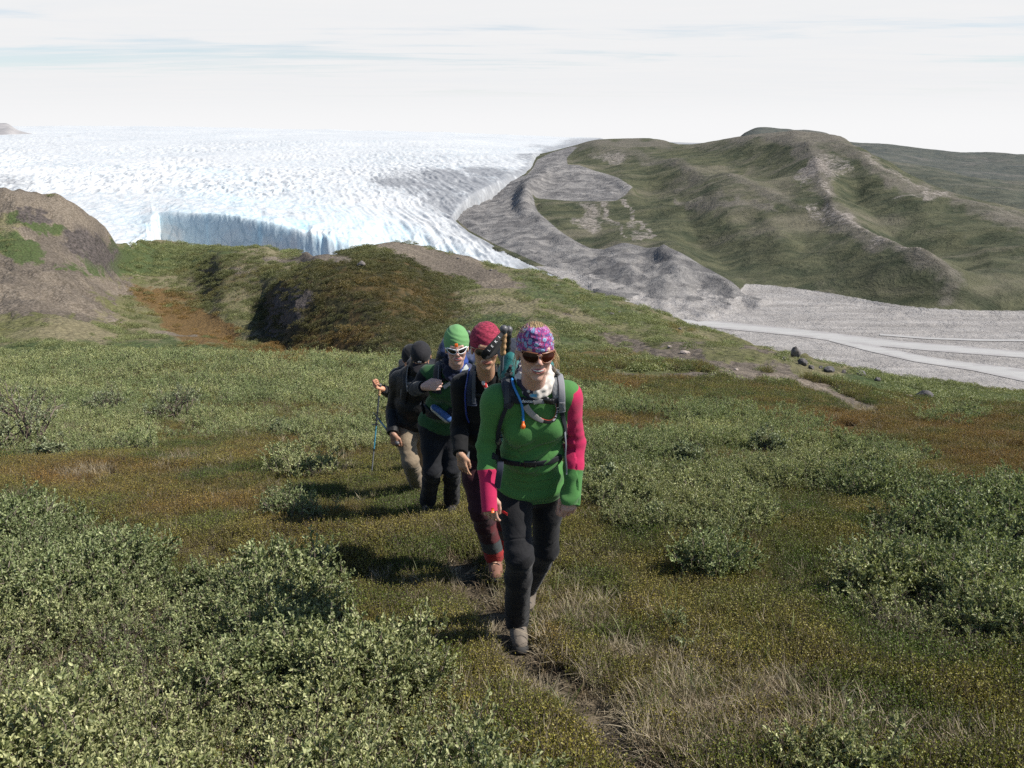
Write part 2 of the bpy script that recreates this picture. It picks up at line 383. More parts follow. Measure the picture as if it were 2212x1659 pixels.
dm = sdpoly(vpx, vpy, MOR_POLY); di = sdpoly(vpx, vpy, ICE_POLY)
hillw = smooth(VZ, PZ + 3, PZ + 22)
CRX = [(1237, 365), (1180, 380), (1138, 420), (1125, 460), (1150, 500)]
VZ += hillw * (1 - smooth(dm, -14, 2)) * (24 * fbm(VX / 420, VYY / 300, 4, 61) + 16 * (ridged(VX / 240 + .6 * fbm(VX / 300, VYY / 300, 2, 18), VYY / 420, 3, 62) - .5) + 7 * fbm(VX / 90 + .5 * fbm(VX / 200, VYY / 200, 2, 8), VYY / 70, 4, 71) + 5 * (ridged(VX / 130, VYY / 60, 4, 66) - .5)) * smooth(-VYY, -4500, -1500) 
mw = smooth(dm, 0, 10)
VZ += mw * (11 * (ridged(VX / 40 + VYY / 160, VYY / 110, 4, 81) - .4) + 4.0 * fbm(VX / 12, VYY / 20, 4, 83))
def tent(line, W_): return np.clip(1 - pdist(vpx, vpy, line, False) / W_, 0, 1)
SPUR = [(1640, 290), (1700, 286), (1745, 330), (1762, 380), (1771, 431), (1796, 481), (1850, 520), (1906, 556), (1981, 598), (2056, 640)]
SPUR2 = [(1800, 300), (1880, 365), (1960, 410), (2060, 450), (2212, 500)]; SPUR3 = [(1290, 325), (1380, 345), (1470, 370), (1540, 400), (1640, 445), (1720, 470)]; SPUR4 = [(1480, 455), (1560, 465), (1640, 485), (1680, 520)]
offh = hillw * (1 - smooth(dm, -14, 2))
VZ += offh * (24 * tent(SPUR, 95) ** 1.5 + 15 * tent(SPUR2, 70) ** 1.3 + 17 * tent(SPUR3, 60) ** 1.3 + 12 * tent(SPUR4, 60)) * smooth(vpy, 285, 330)
VZ -= offh * 16 * tent([(1400, 400), (1460, 430), (1500, 500), (1560, 560)], 60) + offh * 14 * tent([(1850, 420), (1900, 470), (1980, 530), (2080, 580)], 60)
VZ += 16 * smooth(-pdist(vpx, vpy, [(1250, 372), (1190, 372), (1140, 412), (1130, 450)], False), -26, 0)
VZ += 9 * smooth(-pdist(vpx, vpy, [(1270, 375), (1330, 392), (1362, 410)], False), -16, 0)
VZ += 16 * tent([(1345, 552), (1437, 575), (1450, 590)], 70) * smooth(VYY, 780, 900) + 10 * tent([(1437, 575), (1524, 600), (1570, 628)], 44) * smooth(VYY, 780, 900) + 8 * tent([(1130, 430), (1160, 480), (1210, 530), (1290, 575), (1360, 600)], 26)
VZ += 6 * smooth(-pdist(vpx, vpy, [(1300, 660), (1370, 630), (1430, 640)], False), -34, 0) * smooth(VYY, 800, 900)
VZ = np.where(di > 0, VZ - 30 * smooth(di, 9, 22), VZ)
HROCK = [(1772, 390, 40, 24, 20), (1790, 365, 60, 18, 15, .7), (1750, 400, 20, 26, 10), (1905, 530, 14, 22, 20), (1870, 520, 110, 7, 32, .9), (1760, 488, 50, 12, 20, .7), (1990, 440, 70, 6, 12, .8), (2150, 400, 60, 5, 8, .5), (1320, 345, 40, 12, 10, .8), (1900, 365, 50, 8, 35, .7), (1980, 405, 90, 7, 30, .7), (1540, 420, 30, 8, 10, .5), (1270, 480, 22, 36, -28, .9), (1365, 485, 10, 30, -10, .8), (1385, 525, 10, 14, 20, .7), (1320, 490, 14, 40, -50, .5)]
HTOP = [(1700, 298, 200, 26, 3, .9), (1350, 310, 120, 16, 0, .8), (1560, 318, 90, 16, 5, .6), (1800, 330, 120, 20, 20, .7), (1500, 410, 60, 14, 10, .6), (1620, 445, 200, 16, 6, .5), (1950, 580, 200, 16, 32, .6), (2060, 430, 160, 14, 20, .6), (1900, 470, 140, 14, 15, .4), (2050, 500, 200, 10, 8, .35), (1290, 460, 26, 40, -20, .6)]
VV = np.stack([VX, VYY, VZ], -1).reshape(-1, 3)
vme = mesh_np('valley', VV, gridF(VRr, VCc))
fx, fy = warp_px(vpx.ravel(), vpy.ravel(), 321, 34, 40)
setattr_f(vme, 'moraine', smooth(dm.ravel(), -5, 5)); setattr_f(vme, 'plain', 1 - smooth(VZ.ravel(), PZ + 2.5, PZ + 6.5))
def ln(line, w0, w1): return smooth(-pdist(fx, fy, line, False), -w1, -w0)
STRM = np.maximum.reduce([ln([(1281, 436), (1316, 481), (1340, 500), (1352, 530)], 2, 9), ln([(1331, 441), (1366, 466), (1374, 480), (1386, 496), (1401, 526), (1376, 541)], 2, 10), .7 * ln([(1771, 431), (1796, 481), (1850, 520), (1906, 556), (1990, 600)], 3, 16)])
setattr_f(vme, 'rock', np.maximum(paint(fx, fy, HROCK), STRM)); setattr_f(vme, 'top', np.maximum.reduce([paint(fx, fy, HTOP), .85 * ln(SPUR, 8, 46), .8 * ln(SPUR2, 6, 34), .7 * ln(SPUR3, 4, 30), .8 * ln([(1460, 455), (1560, 462), (1660, 480)], 4, 18)]))
tag(link('valley', vme), kind='structure')

def back_hill(name, cols, u0, u1, nr, nc, y0, y1, amp, sx, seed, tail):
    U = np.linspace(u0, u1, nc); Y = np.exp(np.linspace(math.log(y0), math.log(y1), nr))
    Z, _ = loft2(cols, U, Y, tail=tail); X = U[None, :] * Y[:, None]; YY = np.repeat(Y[:, None], nc, 1)
    Z += amp * fbm(X / sx, YY / sx, 5, seed) * smooth(np.repeat(Y[:, None], nc, 1), y0, y0 * 1.1)
    m = mesh_np(name, np.stack([X, YY, Z], -1).reshape(-1, 3), gridF(nr, nc))
    setattr_f(m, 'moraine', np.zeros(nr * nc)); setattr_f(m, 'plain', np.zeros(nr * nc)); setattr_f(m, 'rock', np.zeros(nr * nc)); setattr_f(m, 'top', 0.35 * (Z > -1e9).ravel())
    return tag(link(name, m), kind='structure'), m
mid_cols = [(1780, [('z', -190, 1700), ('z', -150, 2200), ('z', -120, 2800), ('z', -110, 3400)]), (1850, [('z', -190, 1700), (420, 2200), (370, 2700), (332, 3100)]),
            (1907, [('z', -190, 1700), (430, 2200), (385, 2600), (350, 3000)]), (2000, [('z', -190, 1700), (440, 2150), (400, 2500), (358, 2900)]), (2107, [('z', -190, 1700), (450, 2100), (410, 2400), (375, 2800)]),
            (2212, [('z', -190, 1700), (460, 2050), (420, 2350), (388, 2700)]), (2900, [('z', -190, 1700), (480, 2000), (450, 2300), (420, 2600)])]
o_mid, m_mid = back_hill('middle_hill', mid_cols, 0.36, 1.1, 120, 300, 1700, 3600, 26, 260, 91, (1.2, 120))
far_cols = [(1540, [('z', -205, 3050), (330, 4600), (318, 5400)]), (1595, [('z', -205, 3050), (325, 4600), (300, 5400)]), (1610, [('z', -205, 3050), (320, 4600), (289, 5400)]), (1640, [('z', -205, 3050), (315, 4600), (279, 5400)]), (1700, [('z', -205, 3050), (318, 4600), (283, 5400)]),
            (1780, [('z', -205, 3050), (325, 4600), (286, 5400)]), (1817, [('z', -205, 3050), (330, 4600), (300, 5300)]), (1907, [('z', -205, 3050), (335, 4500), (308, 5200)]), (2041, [('z', -205, 3000), (350, 4400), (323, 5100)]),
            (2120, [('z', -205, 3000), (352, 4400), (327, 5100)]), (2212, [('z', -205, 3000), (360, 4400), (334, 5000)]), (2900, [('z', -205, 3000), (385, 4200), (360, 4800)])]
o_far, m_far = back_hill('far_hills', far_cols, 0.24, 1.1, 120, 360, 3000, 6600, 30, 420, 95, (1.2, 200))
nun_cols = [(-400, [('z', -60, 7500), (300, 8300), (285, 9000)]), (-120, [('z', -60, 7500), (300, 8300), (278, 9000)]), (-20, [('z', -60, 7500), (295, 8300), (270, 9000)]), (12, [('z', -60, 7500), (293, 8300), (267, 9000)]), (40, [('z', -60, 7500), (298, 8300), (282, 9000)]),
            (75, [('z', -60, 7500), (302, 8300), (291, 9000)]), (100, [('z', -60, 7500), (306, 8300), (300, 9000)]), (140, [('z', -60, 7500), (312, 8300), (314, 9000)]), (260, [('z', -120, 7500), (330, 8300), (330, 9000)])]
o_nun, m_nun = back_hill('nunatak_hill', nun_cols, -0.9, -0.47, 60, 200, 7500, 10500, 22, 500, 99, (1.12, 150))

# ---- glacier
gl_cols = [
 (-1200, [('z', -230, 700), (590, 950), (540, 1150), (440, 1700), (365, 2700), (325, 4500), (288, 9000), (276, 16000)]),
 (-200, [('z', -230, 800), (570, 1000), (520, 1200), (435, 1700), (365, 2700), (325, 4500), (290, 9000), (274, 16000)]),
 (200,  [('z', -230, 950), (548, 1100), (500, 1270), (430, 1720), (362, 2700), (320, 4500), (290, 9000), (275, 16000)]),
 (300,  [('z', -230, 980), (536, 1150), (478, 1400), (428, 1750), (362, 2700), (320, 4500), (290, 9000), (275, 16000)]),
 (334,  [('z', -230, 1030), (530, 1200), (466, 1430), (428, 1760), (362, 2700), (320, 4500), (290, 9000), (275, 16000)]),
 (342,  [('z', -230, 1430), ('z', -212, 1458), (463, 1475), (427, 1770), (362, 2700), (320, 4500), (290, 9000), (275, 16000)]),
 (400,  [('z', -230, 1415), ('z', -212, 1442), (458, 1460), (425, 1770), (362, 2700), (320, 4500), (290, 9000), (275, 16000)]),
 (500,  [('z', -230, 1380), ('z', -212, 1408), (466, 1425), (428, 1770), (362, 2700), (320, 4500), (291, 9000), (277, 16000)]),
 (600,  [('z', -230, 1330), ('z', -214, 1362), (485, 1385), (436, 1750), (363, 2700), (320, 4500), (292, 9000), (279, 16000)]),
 (700,  [('z', -230, 1280), ('z', -214, 1312), (508, 1348), (446, 1720), (366, 2700), (321, 4500), (293, 9000), (281, 16000)]),
 (760,  [('z', -230, 1240), ('z', -214, 1275), (528, 1330), (452, 1700), (368, 2700), (322, 4500), (294, 9000), (283, 16000)]),
 (850,  [('z', -230, 1200), (572, 1290), (538, 1390), (466, 1670), (375, 2600), (324, 4400), (295, 9000), (285, 16000)]),
 (1000, [('z', -225, 1100), (596, 1180), (560, 1290), (492, 1560), (392, 2400), (328, 4200), (298, 9000), (289, 16000)]),
 (1150, [('z', -222, 1000), (618, 1060), (585, 1140), (535, 1320), (420, 2050), (334, 4000), (303, 9000), (296, 16000)]),
 (1280, [('z', -220, 960), (632, 1015), (605, 1090), (560, 1220), (440, 1900), (334, 4000), (307, 9000), (302, 16000)]),
 (1500, [('z', -220, 950), (660, 990), (640, 1050), (580, 1180), (450, 1850), (345, 3900), (318, 9000), (315, 16000)]),
]
GR, GC = 760, 900
GU = np.linspace(-0.92, 0.28, GC)
GY = np.exp(np.concatenate([np.linspace(math.log(850), math.log(3200), int(GR * .68)), np.linspace(math.log(3200), math.log(26000), GR - int(GR * .68) + 1)[1:]]))
GZ, _ = loft2(gl_cols, GU, GY, tail=(1.5, 60))
GX = GU[None, :] * GY[:, None]; GYY = np.repeat(GY[:, None], GC, 1)
gpx, gpy = proj(GX, GYY, GZ)
gi = sdpoly(gpx, gpy, ICE_POLY)
# flow direction field: crevasses run down to the right towards the tongue
fl = smooth(gpx, 300, 1000) * smooth(gpy, 380, 560)
ca, sa = math.cos(math.radians(76)), math.sin(math.radians(76))
A1 = GX * ca - GYY * sa; A2 = GX * sa + GYY * ca
wx = 40 * fbm(GX / 260, GYY / 260, 3, 101)
ser = ridged((A1 + wx) / 85, (A2 + wx * .7) / 21, 4, 105, .6)               # seracs
stri = ridged((A2 + wx * .6) / 13, (A1 + wx) / 120, 4, 107, .6)          # stretched crevasses of the tongue
rough = 0.22 + 1.0 * smooth(fbm(GX / 380, GYY / 520, 3, 111), -0.35, 0.4)
tong = smooth(gpx - (gpy - 400) * 0.2, 560, 900)
far_f = smooth(-GYY, -9000, -2500)
disp = (14 * (ser - .62) * rough * (1 - .65 * tong) + 10 * (stri - .6) * tong * (1 - .55 * smooth(gpx, 950, 1150))) * (0.35 + .65 * far_f)
disp += 3.0 * fbm(GX / 26, GYY / 26, 3, 115) * (1 - .6 * tong) + 30 * fbm(GX / 700, GYY / 700, 2, 117) * smooth(GYY, 1800, 3500)
edge = smooth(gi, 0, 10)
GZ += disp * edge * smooth(GYY, 1000, 1300)
GZ -= 45 * smooth(-gi, -4, 8)
wallm = (gpx > 338) & (gpx < 780) & (GYY < 1485)
VV = np.stack([GX, GYY + 2.5 * fbm(GX / 60, GZ / 22, 4, 119) * wallm + 1.2 * (ridged(GX / 22, GZ / 60, 4, 121) - .5) * wallm, GZ], -1).reshape(-1, 3)
gme = mesh_np('glacier', VV, gridF(GR, GC))
cav = np.clip((0.60 - np.where(tong > .5, stri, ser)) * 2.4, 0, 1)
DIRT = [(860, 395, 60, 10, 5), (960, 385, 60, 16, 5), (1060, 378, 60, 10, 5), (960, 430, 60, 40, 20, .8), (1020, 400, 70, 20, 0, .9), (1060, 460, 100, 60, 0, .7), (930, 400, 120, 30, 5, .7), (1180, 318, 50, 6, 5, .6), (1150, 345, 40, 10, 0, .7), (20, 395, 60, 20, 0, .55), (30, 430, 50, 14, 0, .5), (130, 455, 60, 20, 20, .35), (1140, 580, 40, 14, 25, .6)]
nearedge = smooth(-gi, -26, -4) * .75
setattr_f(gme, 'cav', cav.ravel()); setattr_f(gme, 'dirt', np.maximum(paint(gpx, gpy, DIRT, .8), nearedge).ravel())
BLUE = [(700, 525, 150, 22, 12, .8), (820, 500, 160, 30, 18, .8), (900, 540, 140, 20, 22, .8), (560, 440, 160, 20, 8, .5), (460, 372, 80, 10, 8, .5), (760, 470, 120, 20, 15, .5), (300, 500, 40, 30, 0, .4), (520, 505, 220, 40, 6, .9)]
setattr_f(gme, 'blue', np.maximum(paint(gpx, gpy, BLUE, .8), wallm * .8).ravel())
tag(link('glacier', gme), kind='structure')

# ---- river: pale braided melt water on the plain
def river_strip(name, top, bot):
    n = 60; xs = np.linspace(0, 1, n)
    def samp(pl):
        pl = np.array(pl, float); d = np.r_[0, np.cumsum(np.hypot(*np.diff(pl, axis=0).T))]; d /= d[-1]
        return np.interp(xs, d, pl[:, 0]), np.interp(xs, d, pl[:, 1])
    (ax, ay), (bx, by) = samp(top), samp(bot); V = []; E = []
    for k in range(7):
        f = k / 6; x_ = bx + (ax - bx) * f; y_ = by + (ay - by) * f; u, s = ray_d(x_, y_); Y = (PZ + .35) / s; V.append(np.stack([u * Y, Y, np.full(n, PZ + .35)], -1)); E.append(np.full(n, 1 - abs(2 * f - 1)))
    return np.concatenate(V), gridF(7, n), np.concatenate(E)
R1 = river_strip('a', [(1440, 688), (1560, 694), (1740, 712), (1940, 736), (2212, 759), (2600, 790)], [(1440, 694), (1540, 708), (1707, 724), (1840, 742), (2000, 757), (2212, 773), (2600, 812)])
R2 = river_strip('b', [(1790, 731), (1900, 748), (1990, 768), (2100, 784), (2212, 797), (2600, 850)], [(1790, 736), (1870, 757), (1974, 781), (2100, 800), (2212, 824), (2600, 900)])
RS = [R1, R2]
for tp in ([(1900, 722), (2000, 730), (2110, 734), (2212, 735), (2600, 740)],):
    RS.append(river_strip('c', [(a_, b_ - 1.6) for a_, b_ in tp], [(a_, b_ + 2.6) for a_, b_ in tp]))
rv, rf, re_, n0 = [], [], [], 0
for i, R_ in enumerate(RS): rv.append(R_[0] + np.array([0, 0, .05 * i])); rf.append(R_[1] + n0); re_.append(R_[2] * (1 if i < 2 else .8)); n0 += len(R_[0])
river_o = tag(link('river', mesh_np('river', np.concatenate(rv), np.concatenate(rf))), kind='structure'); setattr_f(river_o.data, 'edge', np.concatenate(re_))
# base sheet to the horizon under everything
bs = 40000.0
base = link('ground', mesh_np('ground', [(-6000, -300, -260), (9000, -300, -260), (9000, 5600, -260), (-6000, 5600, -260)], np.array([[0, 1, 2, 3]]), smooth_=False)); tag(base, kind='structure')

# ================================================================== TERRAIN MATERIALS
def bump_(nt, h, strength, dist, normal=None):
    n = nt.nodes.new('ShaderNodeBump'); n.inputs['Strength'].default_value = strength; n.inputs['Distance'].default_value = dist
    nt.links.new(h, n.inputs['Height'])
    if normal is not None: nt.links.new(normal, n.inputs['Normal'])
    return n.outputs[0]
def mat_hillside():
    m, nt, out = newmat('hillside'); g = nt.nodes.new('ShaderNodeNewGeometry'); P = g.outputs['Position']
    nL = noise_(nt, scaled(nt, P, (1/28, 1/40, 1/28)), 1, 6, .6, .6); nM = noise_(nt, scaled(nt, P, (1/5, 1/9, 1/5)), 1, 6, .65, .4)
    nS = noise_(nt, scaled(nt, P, (1.6, 1.6, 1.6)), 1, 6, .7); nF = noise_(nt, scaled(nt, P, (9, 9, 9)), 1, 5, .75)
    def mask(name, lo=.42, hi=.58, a=.75, nn=nM):
        v = math_(nt, 'ADD', attr(nt, name).outputs['Fac'], math_(nt, 'MULTIPLY', math_(nt, 'SUBTRACT', nn, .5), a * 2)); return sstep(nt, v, lo, hi)
    c = mix_(nt, sstep(nt, nM, .35, .65), (.115, .118, .048), (.165, .155, .078))
    c = mix_(nt, math_(nt, 'MULTIPLY', sstep(nt, nL, .42, .58), .8), c, (.235, .20, .125))
    c = mix_(nt, mask('green', .35, .7, .5), c, mix_(nt, sstep(nt, nS, .35, .65), (.052, .078, .026), (.10, .125, .052)))
    c = mix_(nt, mask('darkheath', .3, .75, .5), c, mix_(nt, sstep(nt, nM, .42, .62), (.042, .040, .019), (.10, .070, .030)))
    c = mix_(nt, mask('rust', .35, .7, .5), c, mix_(nt, sstep(nt, nS, .3, .7), (.11, .07, .028), (.20, .125, .052)))
    bare = mix_(nt, sstep(nt, nS, .35, .7), (.15, .12, .09), (.29, .245, .195))
    bare = mix_(nt, math_(nt, 'MULTIPLY', sstep(nt, nL, .56, .44), .7), bare, mix_(nt, sstep(nt, nS, .35, .7), (.085, .072, .058), (.17, .14, .115)))
    bare = mix_(nt, math_(nt, 'MULTIPLY', sstep(nt, nF, .56, .66), .6), bare, (.12, .10, .09))
    bm_ = math_(nt, 'SUBTRACT', attr(nt, 'bare').outputs['Fac'], math_(nt, 'MULTIPLY', attr(nt, 'green').outputs['Fac'], .75))
    c = mix_(nt, sstep(nt, math_(nt, 'ADD', bm_, math_(nt, 'MULTIPLY', math_(nt, 'SUBTRACT', nM, .5), 1.5)), .34, .56), c, bare)
    rock = mix_(nt, sstep(nt, noise_(nt, scaled(nt, P, (.5, .5, .9)), 1, 8, .7), .35, .68), (.05, .044, .042), (.15, .125, .115))
    sx = nd(nt, 'ShaderNodeSeparateXYZ', Vector=g.outputs['Normal'])
    steep = sstep(nt, sx.outputs[2], .82, .6)
    c = mix_(nt, math_(nt, 'MAXIMUM', math_(nt, 'MULTIPLY', mask('crag', .5, .7, .8), sstep(nt, sx.outputs[2], .995, .9)), math_(nt, 'MULTIPLY', steep, attr(nt, 'crag').outputs['Fac'])), c, rock)
    c = mix_(nt, mask('path', .35, .7, .4, nS), c, mix_(nt, sstep(nt, nF, .3, .7), (.07, .052, .038), (.17, .135, .10)))
    # near the eye the bare litter between the plants shows
    py_n = nd(nt, 'ShaderNodeSeparateXYZ', Vector=P)
    nearf = sstep(nt, py_n.outputs[1], 17.0, 9.0)
    c = mix_(nt, math_(nt, 'MULTIPLY', nearf, .8), c, mix_(nt, sstep(nt, nF, .35, .7), (.05, .04, .024), (.15, .12, .078)))
    # clumps of dwarf shrub with soil between, on the slopes beyond the instanced plants
    vor = nd(nt, 'ShaderNodeTexVoronoi', dict(feature='F1'), Vector=scaled(nt, P, (1.1, .9, 1.1)), Scale=1.0)
    cl = sstep(nt, vor.outputs['Distance'], .25, .75)
    farf = sstep(nt, py_n.outputs[1], 40.0, 90.0)
    c = mix_(nt, math_(nt, 'MULTIPLY', math_(nt, 'MULTIPLY', cl, farf), .35), c, (.03, .026, .015))
    hgt = math_(nt, 'ADD', math_(nt, 'MULTIPLY', nS, .6), math_(nt, 'MULTIPLY', math_(nt, 'SUBTRACT', 1.0, vor.outputs['Distance']), .5))
    b = nd(nt, 'ShaderNodeBsdfPrincipled', Base_Color=c, Roughness=.95); b.inputs['Specular IOR Level'].default_value = .12
    nb = bump_(nt, hgt, 1.0, .8); nb2 = bump_(nt, nF, .5, .06, nb)
    nt.links.new(nb2, b.inputs['Normal']); nt.links.new(b.outputs[0], out.inputs[0]); return m
def mat_valley(name='valley', fade=0.0):
    m, nt, out = newmat(name); g = nt.nodes.new('ShaderNodeNewGeometry'); P = g.outputs['Position']
    nL = noise_(nt, scaled(nt, P, (1/260, 1/200, 1/110)), 1, 7, .62, .7); nM = noise_(nt, scaled(nt, P, (1/60, 1/40, 1/26)), 1, 7, .65, .5)
    nS = noise_(nt, scaled(nt, P, (1/9, 1/9, 1/6)), 1, 6, .7); nF = noise_(nt, scaled(nt, P, (1/2.6, 1/2.6, 1/2.6)), 1, 5, .75)
    def mask(nm, lo, hi, a, nn):
        v = math_(nt, 'ADD', attr(nt, nm).outputs['Fac'], math_(nt, 'MULTIPLY', math_(nt, 'SUBTRACT', nn, .5), a * 2)); return sstep(nt, v, lo, hi)
    c = mix_(nt, sstep(nt, nM, .36, .62), (.052, .060, .036), (.105, .105, .062))
    c = mix_(nt, math_(nt, 'MULTIPLY', sstep(nt, nL, .50, .64), .75), c, (.165, .148, .108))
    c = mix_(nt, math_(nt, 'MULTIPLY', sstep(nt, nL, .36, .26), .6), c, (.066, .078, .046))
    c = mix_(nt, mask('top', .35, .95, .6, nM), c, mix_(nt, sstep(nt, nS, .35, .65), (.12, .108, .085), (.175, .158, .13)))
    c = mix_(nt, math_(nt, 'MULTIPLY', sstep(nt, nS, .6, .7), .5), c, (.155, .14, .12))
    c = mix_(nt, math_(nt, 'MULTIPLY', sstep(nt, nF, .55, .68), .45), c, (.025, .03, .018))
    rock = mix_(nt, sstep(nt, nS, .38, .62), (.12, .105, .095), (.34, .30, .265))
    c = mix_(nt, math_(nt, 'MULTIPLY', mask('rock', .45, .95, .9, nS), .8), c, rock)
    mor = mix_(nt, sstep(nt, nM, .35, .65), (.125, .12, .118), (.275, .26, .245)); mor = mix_(nt, math_(nt, 'MULTIPLY', sstep(nt, nF, .52, .64), .5), mor, (.10, .098, .10))
    c = mix_(nt, mask('moraine', .42, .58, .2, nS), c, mor)
    pl = mix_(nt, sstep(nt, noise_(nt, scaled(nt, P, (1/90, 1/14, 1)), 1, 6, .6, .3), .35, .65), (.29, .27, .252), (.37, .348, .328))
    pl = mix_(nt, math_(nt, 'MULTIPLY', sstep(nt, nF, .54, .66), .35), pl, (.19, .18, .175))
    vo = nd(nt, 'ShaderNodeTexVoronoi', dict(feature='F1'), Vector=scaled(nt, P, (1/4.2, 1/4.2, 1/4.2)), Scale=1.0)
    pl = mix_(nt, math_(nt, 'MULTIPLY', sstep(nt, vo.outputs['Distance'], .26, .14), math_(nt, 'MULTIPLY', sstep(nt, nS, .45, .62), .6)), pl, (.16, .155, .15))
    c = mix_(nt, mask('plain', .42, .58, .3, nS), c, pl)
    if fade: c = mix_(nt, fade, c, (.09, .10, .125))  # blue-grey distance haze mixed into the colour of the back hills
    b = nd(nt, 'ShaderNodeBsdfPrincipled', Base_Color=c, Roughness=.96); b.inputs['Specular IOR Level'].default_value = .1
    nb = bump_(nt, nM, 1.0, 16.0); nb = bump_(nt, nS, .9, 3.2, nb); nb2 = bump_(nt, nF, .8, 1.1, nb)
    nt.links.new(nb2, b.inputs['Normal']); nt.links.new(b.outputs[0], out.inputs[0]); return m
def mat_ice():
    m, nt, out = newmat('glacier_ice'); g = nt.nodes.new('ShaderNodeNewGeometry'); P = g.outputs['Position']
    nS = noise_(nt, scaled(nt, P, (1/16, 1/16, 1/16)), 1, 7, .7, .4); nM = noise_(nt, scaled(nt, P, (1/90, 1/60, 1/60), rot=(0, 0, .5)), 1, 6, .6, .8)
    cav = attr(nt, 'cav').outputs['Fac']; dirt = attr(nt, 'dirt').outputs['Fac']; blue = attr(nt, 'blue').outputs['Fac']
    c = mix_(nt, sstep(nt, nS, .35, .6), (.465, .478, .487), (.55, .556, .55))
    # blue ice of the crevasses; the wall's pale shade blue is painted in with it
    bf = math_(nt, 'MULTIPLY', math_(nt, 'ADD', math_(nt, 'MULTIPLY', math_(nt, 'MULTIPLY', cav, blue), 1.1), math_(nt, 'MULTIPLY', blue, .5)), sstep(nt, nM, .30, .62), clamp=True)
    c = mix_(nt, bf, c, (.42, .63, .73))
    # crevasses: thin cracks drawn out along the flow, dense in some belts and absent in others
    al = nd(nt, 'ShaderNodeVectorMath', dict(operation='DOT_PRODUCT'), i0=P, i1=(.24/95, -.97/95, 0)); pe = nd(nt, 'ShaderNodeVectorMath', dict(operation='DOT_PRODUCT'), i0=P, i1=(.97/17, .24/17, 0))
    sz_ = nd(nt, 'ShaderNodeSeparateXYZ', Vector=P); Pr = nd(nt, 'ShaderNodeCombineXYZ', X=al.outputs['Value'], Y=pe.outputs['Value'], Z=math_(nt, 'MULTIPLY', sz_.outputs[2], 1/40)).outputs[0]
    wv = nd(nt, 'ShaderNodeTexNoise', Vector=P, Scale=1/70, Detail=4)
    Pw_ = nd(nt, 'ShaderNodeVectorMath', dict(operation='MULTIPLY_ADD'), i0=wv.outputs['Color'], i1=(1.6, 1.6, 1.6), i2=Pr)
    vo = nd(nt, 'ShaderNodeTexVoronoi', dict(feature='DISTANCE_TO_EDGE'), Vector=Pw_.outputs[0], Scale=1.0)
    crk = math_(nt, 'MULTIPLY', sstep(nt, vo.outputs['Distance'], .085, .01), sstep(nt, noise_(nt, scaled(nt, P, (1/420, 1/260, 1/200)), 1, 4, .6), .40, .62))
    vo2 = nd(nt, 'ShaderNodeTexVoronoi', dict(feature='DISTANCE_TO_EDGE'), Vector=scaled(nt, Pw_.outputs[0], (2.7, 2.7, 2.7)), Scale=1.0)
    crk2 = math_(nt, 'MULTIPLY', sstep(nt, vo2.outputs['Distance'], .09, .01), sstep(nt, nM, .45, .65))
    c = mix_(nt, math_(nt, 'MULTIPLY', math_(nt, 'MAXIMUM', crk, math_(nt, 'MULTIPLY', crk2, .6)), .5), c, mix_(nt, nM, (.24, .29, .32), (.28, .40, .47)))
    streak = noise_(nt, Pr, 1.2, 6, .65, .5)
    dv = math_(nt, 'ADD', dirt, math_(nt, 'MULTIPLY', math_(nt, 'SUBTRACT', streak, .5), 1.7))
    dv2 = math_(nt, 'MULTIPLY', sstep(nt, dv, .18, .85), math_(nt, 'MINIMUM', math_(nt, 'MULTIPLY', dirt, 2.5), 1.0))
    c = mix_(nt, math_(nt, 'MULTIPLY', dv2, .85), c, (.20, .205, .215))
    c = mix_(nt, math_(nt, 'MULTIPLY', math_(nt, 'MULTIPLY', sstep(nt, nS, .62, .72), cav), .35), c, (.16, .18, .20))
    b = nd(nt, 'ShaderNodeBsdfPrincipled', Base_Color=c, Roughness=.7); b.inputs['Specular IOR Level'].default_value = .25
    nb = bump_(nt, nS, .6, 2.2)
    nt.links.new(nb, b.inputs['Normal']); nt.links.new(b.outputs[0], out.inputs[0]); return m
def mat_river():
    m, nt, out = newmat('river'); g = nt.nodes.new('ShaderNodeNewGeometry'); P = g.outputs['Position']
    n1 = noise_(nt, scaled(nt, P, (1/60, 1/5, 1)), 1, 6, .65, .6)
    c = mix_(nt, sstep(nt, n1, .35, .65), (.345, .333, .31), (.395, .38, .355))
    n2 = noise_(nt, scaled(nt, P, (1/26, 1/8, 1)), 1, 6, .7); v = math_(nt, 'ADD', attr(nt, 'edge').outputs['Fac'], math_(nt, 'MULTIPLY', math_(nt, 'SUBTRACT', n2, .5), 2.2))
    c = mix_(nt, sstep(nt, v, .15, .6), mix_(nt, n2, (.27, .25, .235), (.35, .33, .31)), c)
    b = nd(nt, 'ShaderNodeBsdfPrincipled', Base_Color=c, Roughness=.55); nt.links.new(bump_(nt, n1, .4, .3), b.inputs['Normal'])
    nt.links.new(b.outputs[0], out.inputs[0]); return m
M_HILL = mat_hillside(); hillside_me.materials.append(M_HILL)
M_VAL = mat_valley(); vme.materials.append(M_VAL)
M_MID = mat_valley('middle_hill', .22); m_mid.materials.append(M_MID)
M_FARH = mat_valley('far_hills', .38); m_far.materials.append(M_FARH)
mg, nt_, out_ = newmat('grey_rock'); g_ = nt_.nodes.new('ShaderNodeNewGeometry')
c_ = mix_(nt_, sstep(nt_, noise_(nt_, scaled(nt_, g_.outputs['Position'], (1/120, 1/120, 1/60)), 1, 6, .65), .35, .65), (.24, .23, .23), (.36, .34, .33))
b_ = nd(nt_, 'ShaderNodeBsdfPrincipled', Base_Color=c_, Roughness=.95); nt_.links.new(b_.outputs[0], out_.inputs[0]); m_nun.materials.append(mg)
base.data.materials.append(mg)
gme.materials.append(mat_ice()); river_o.data.materials.append(mat_river())
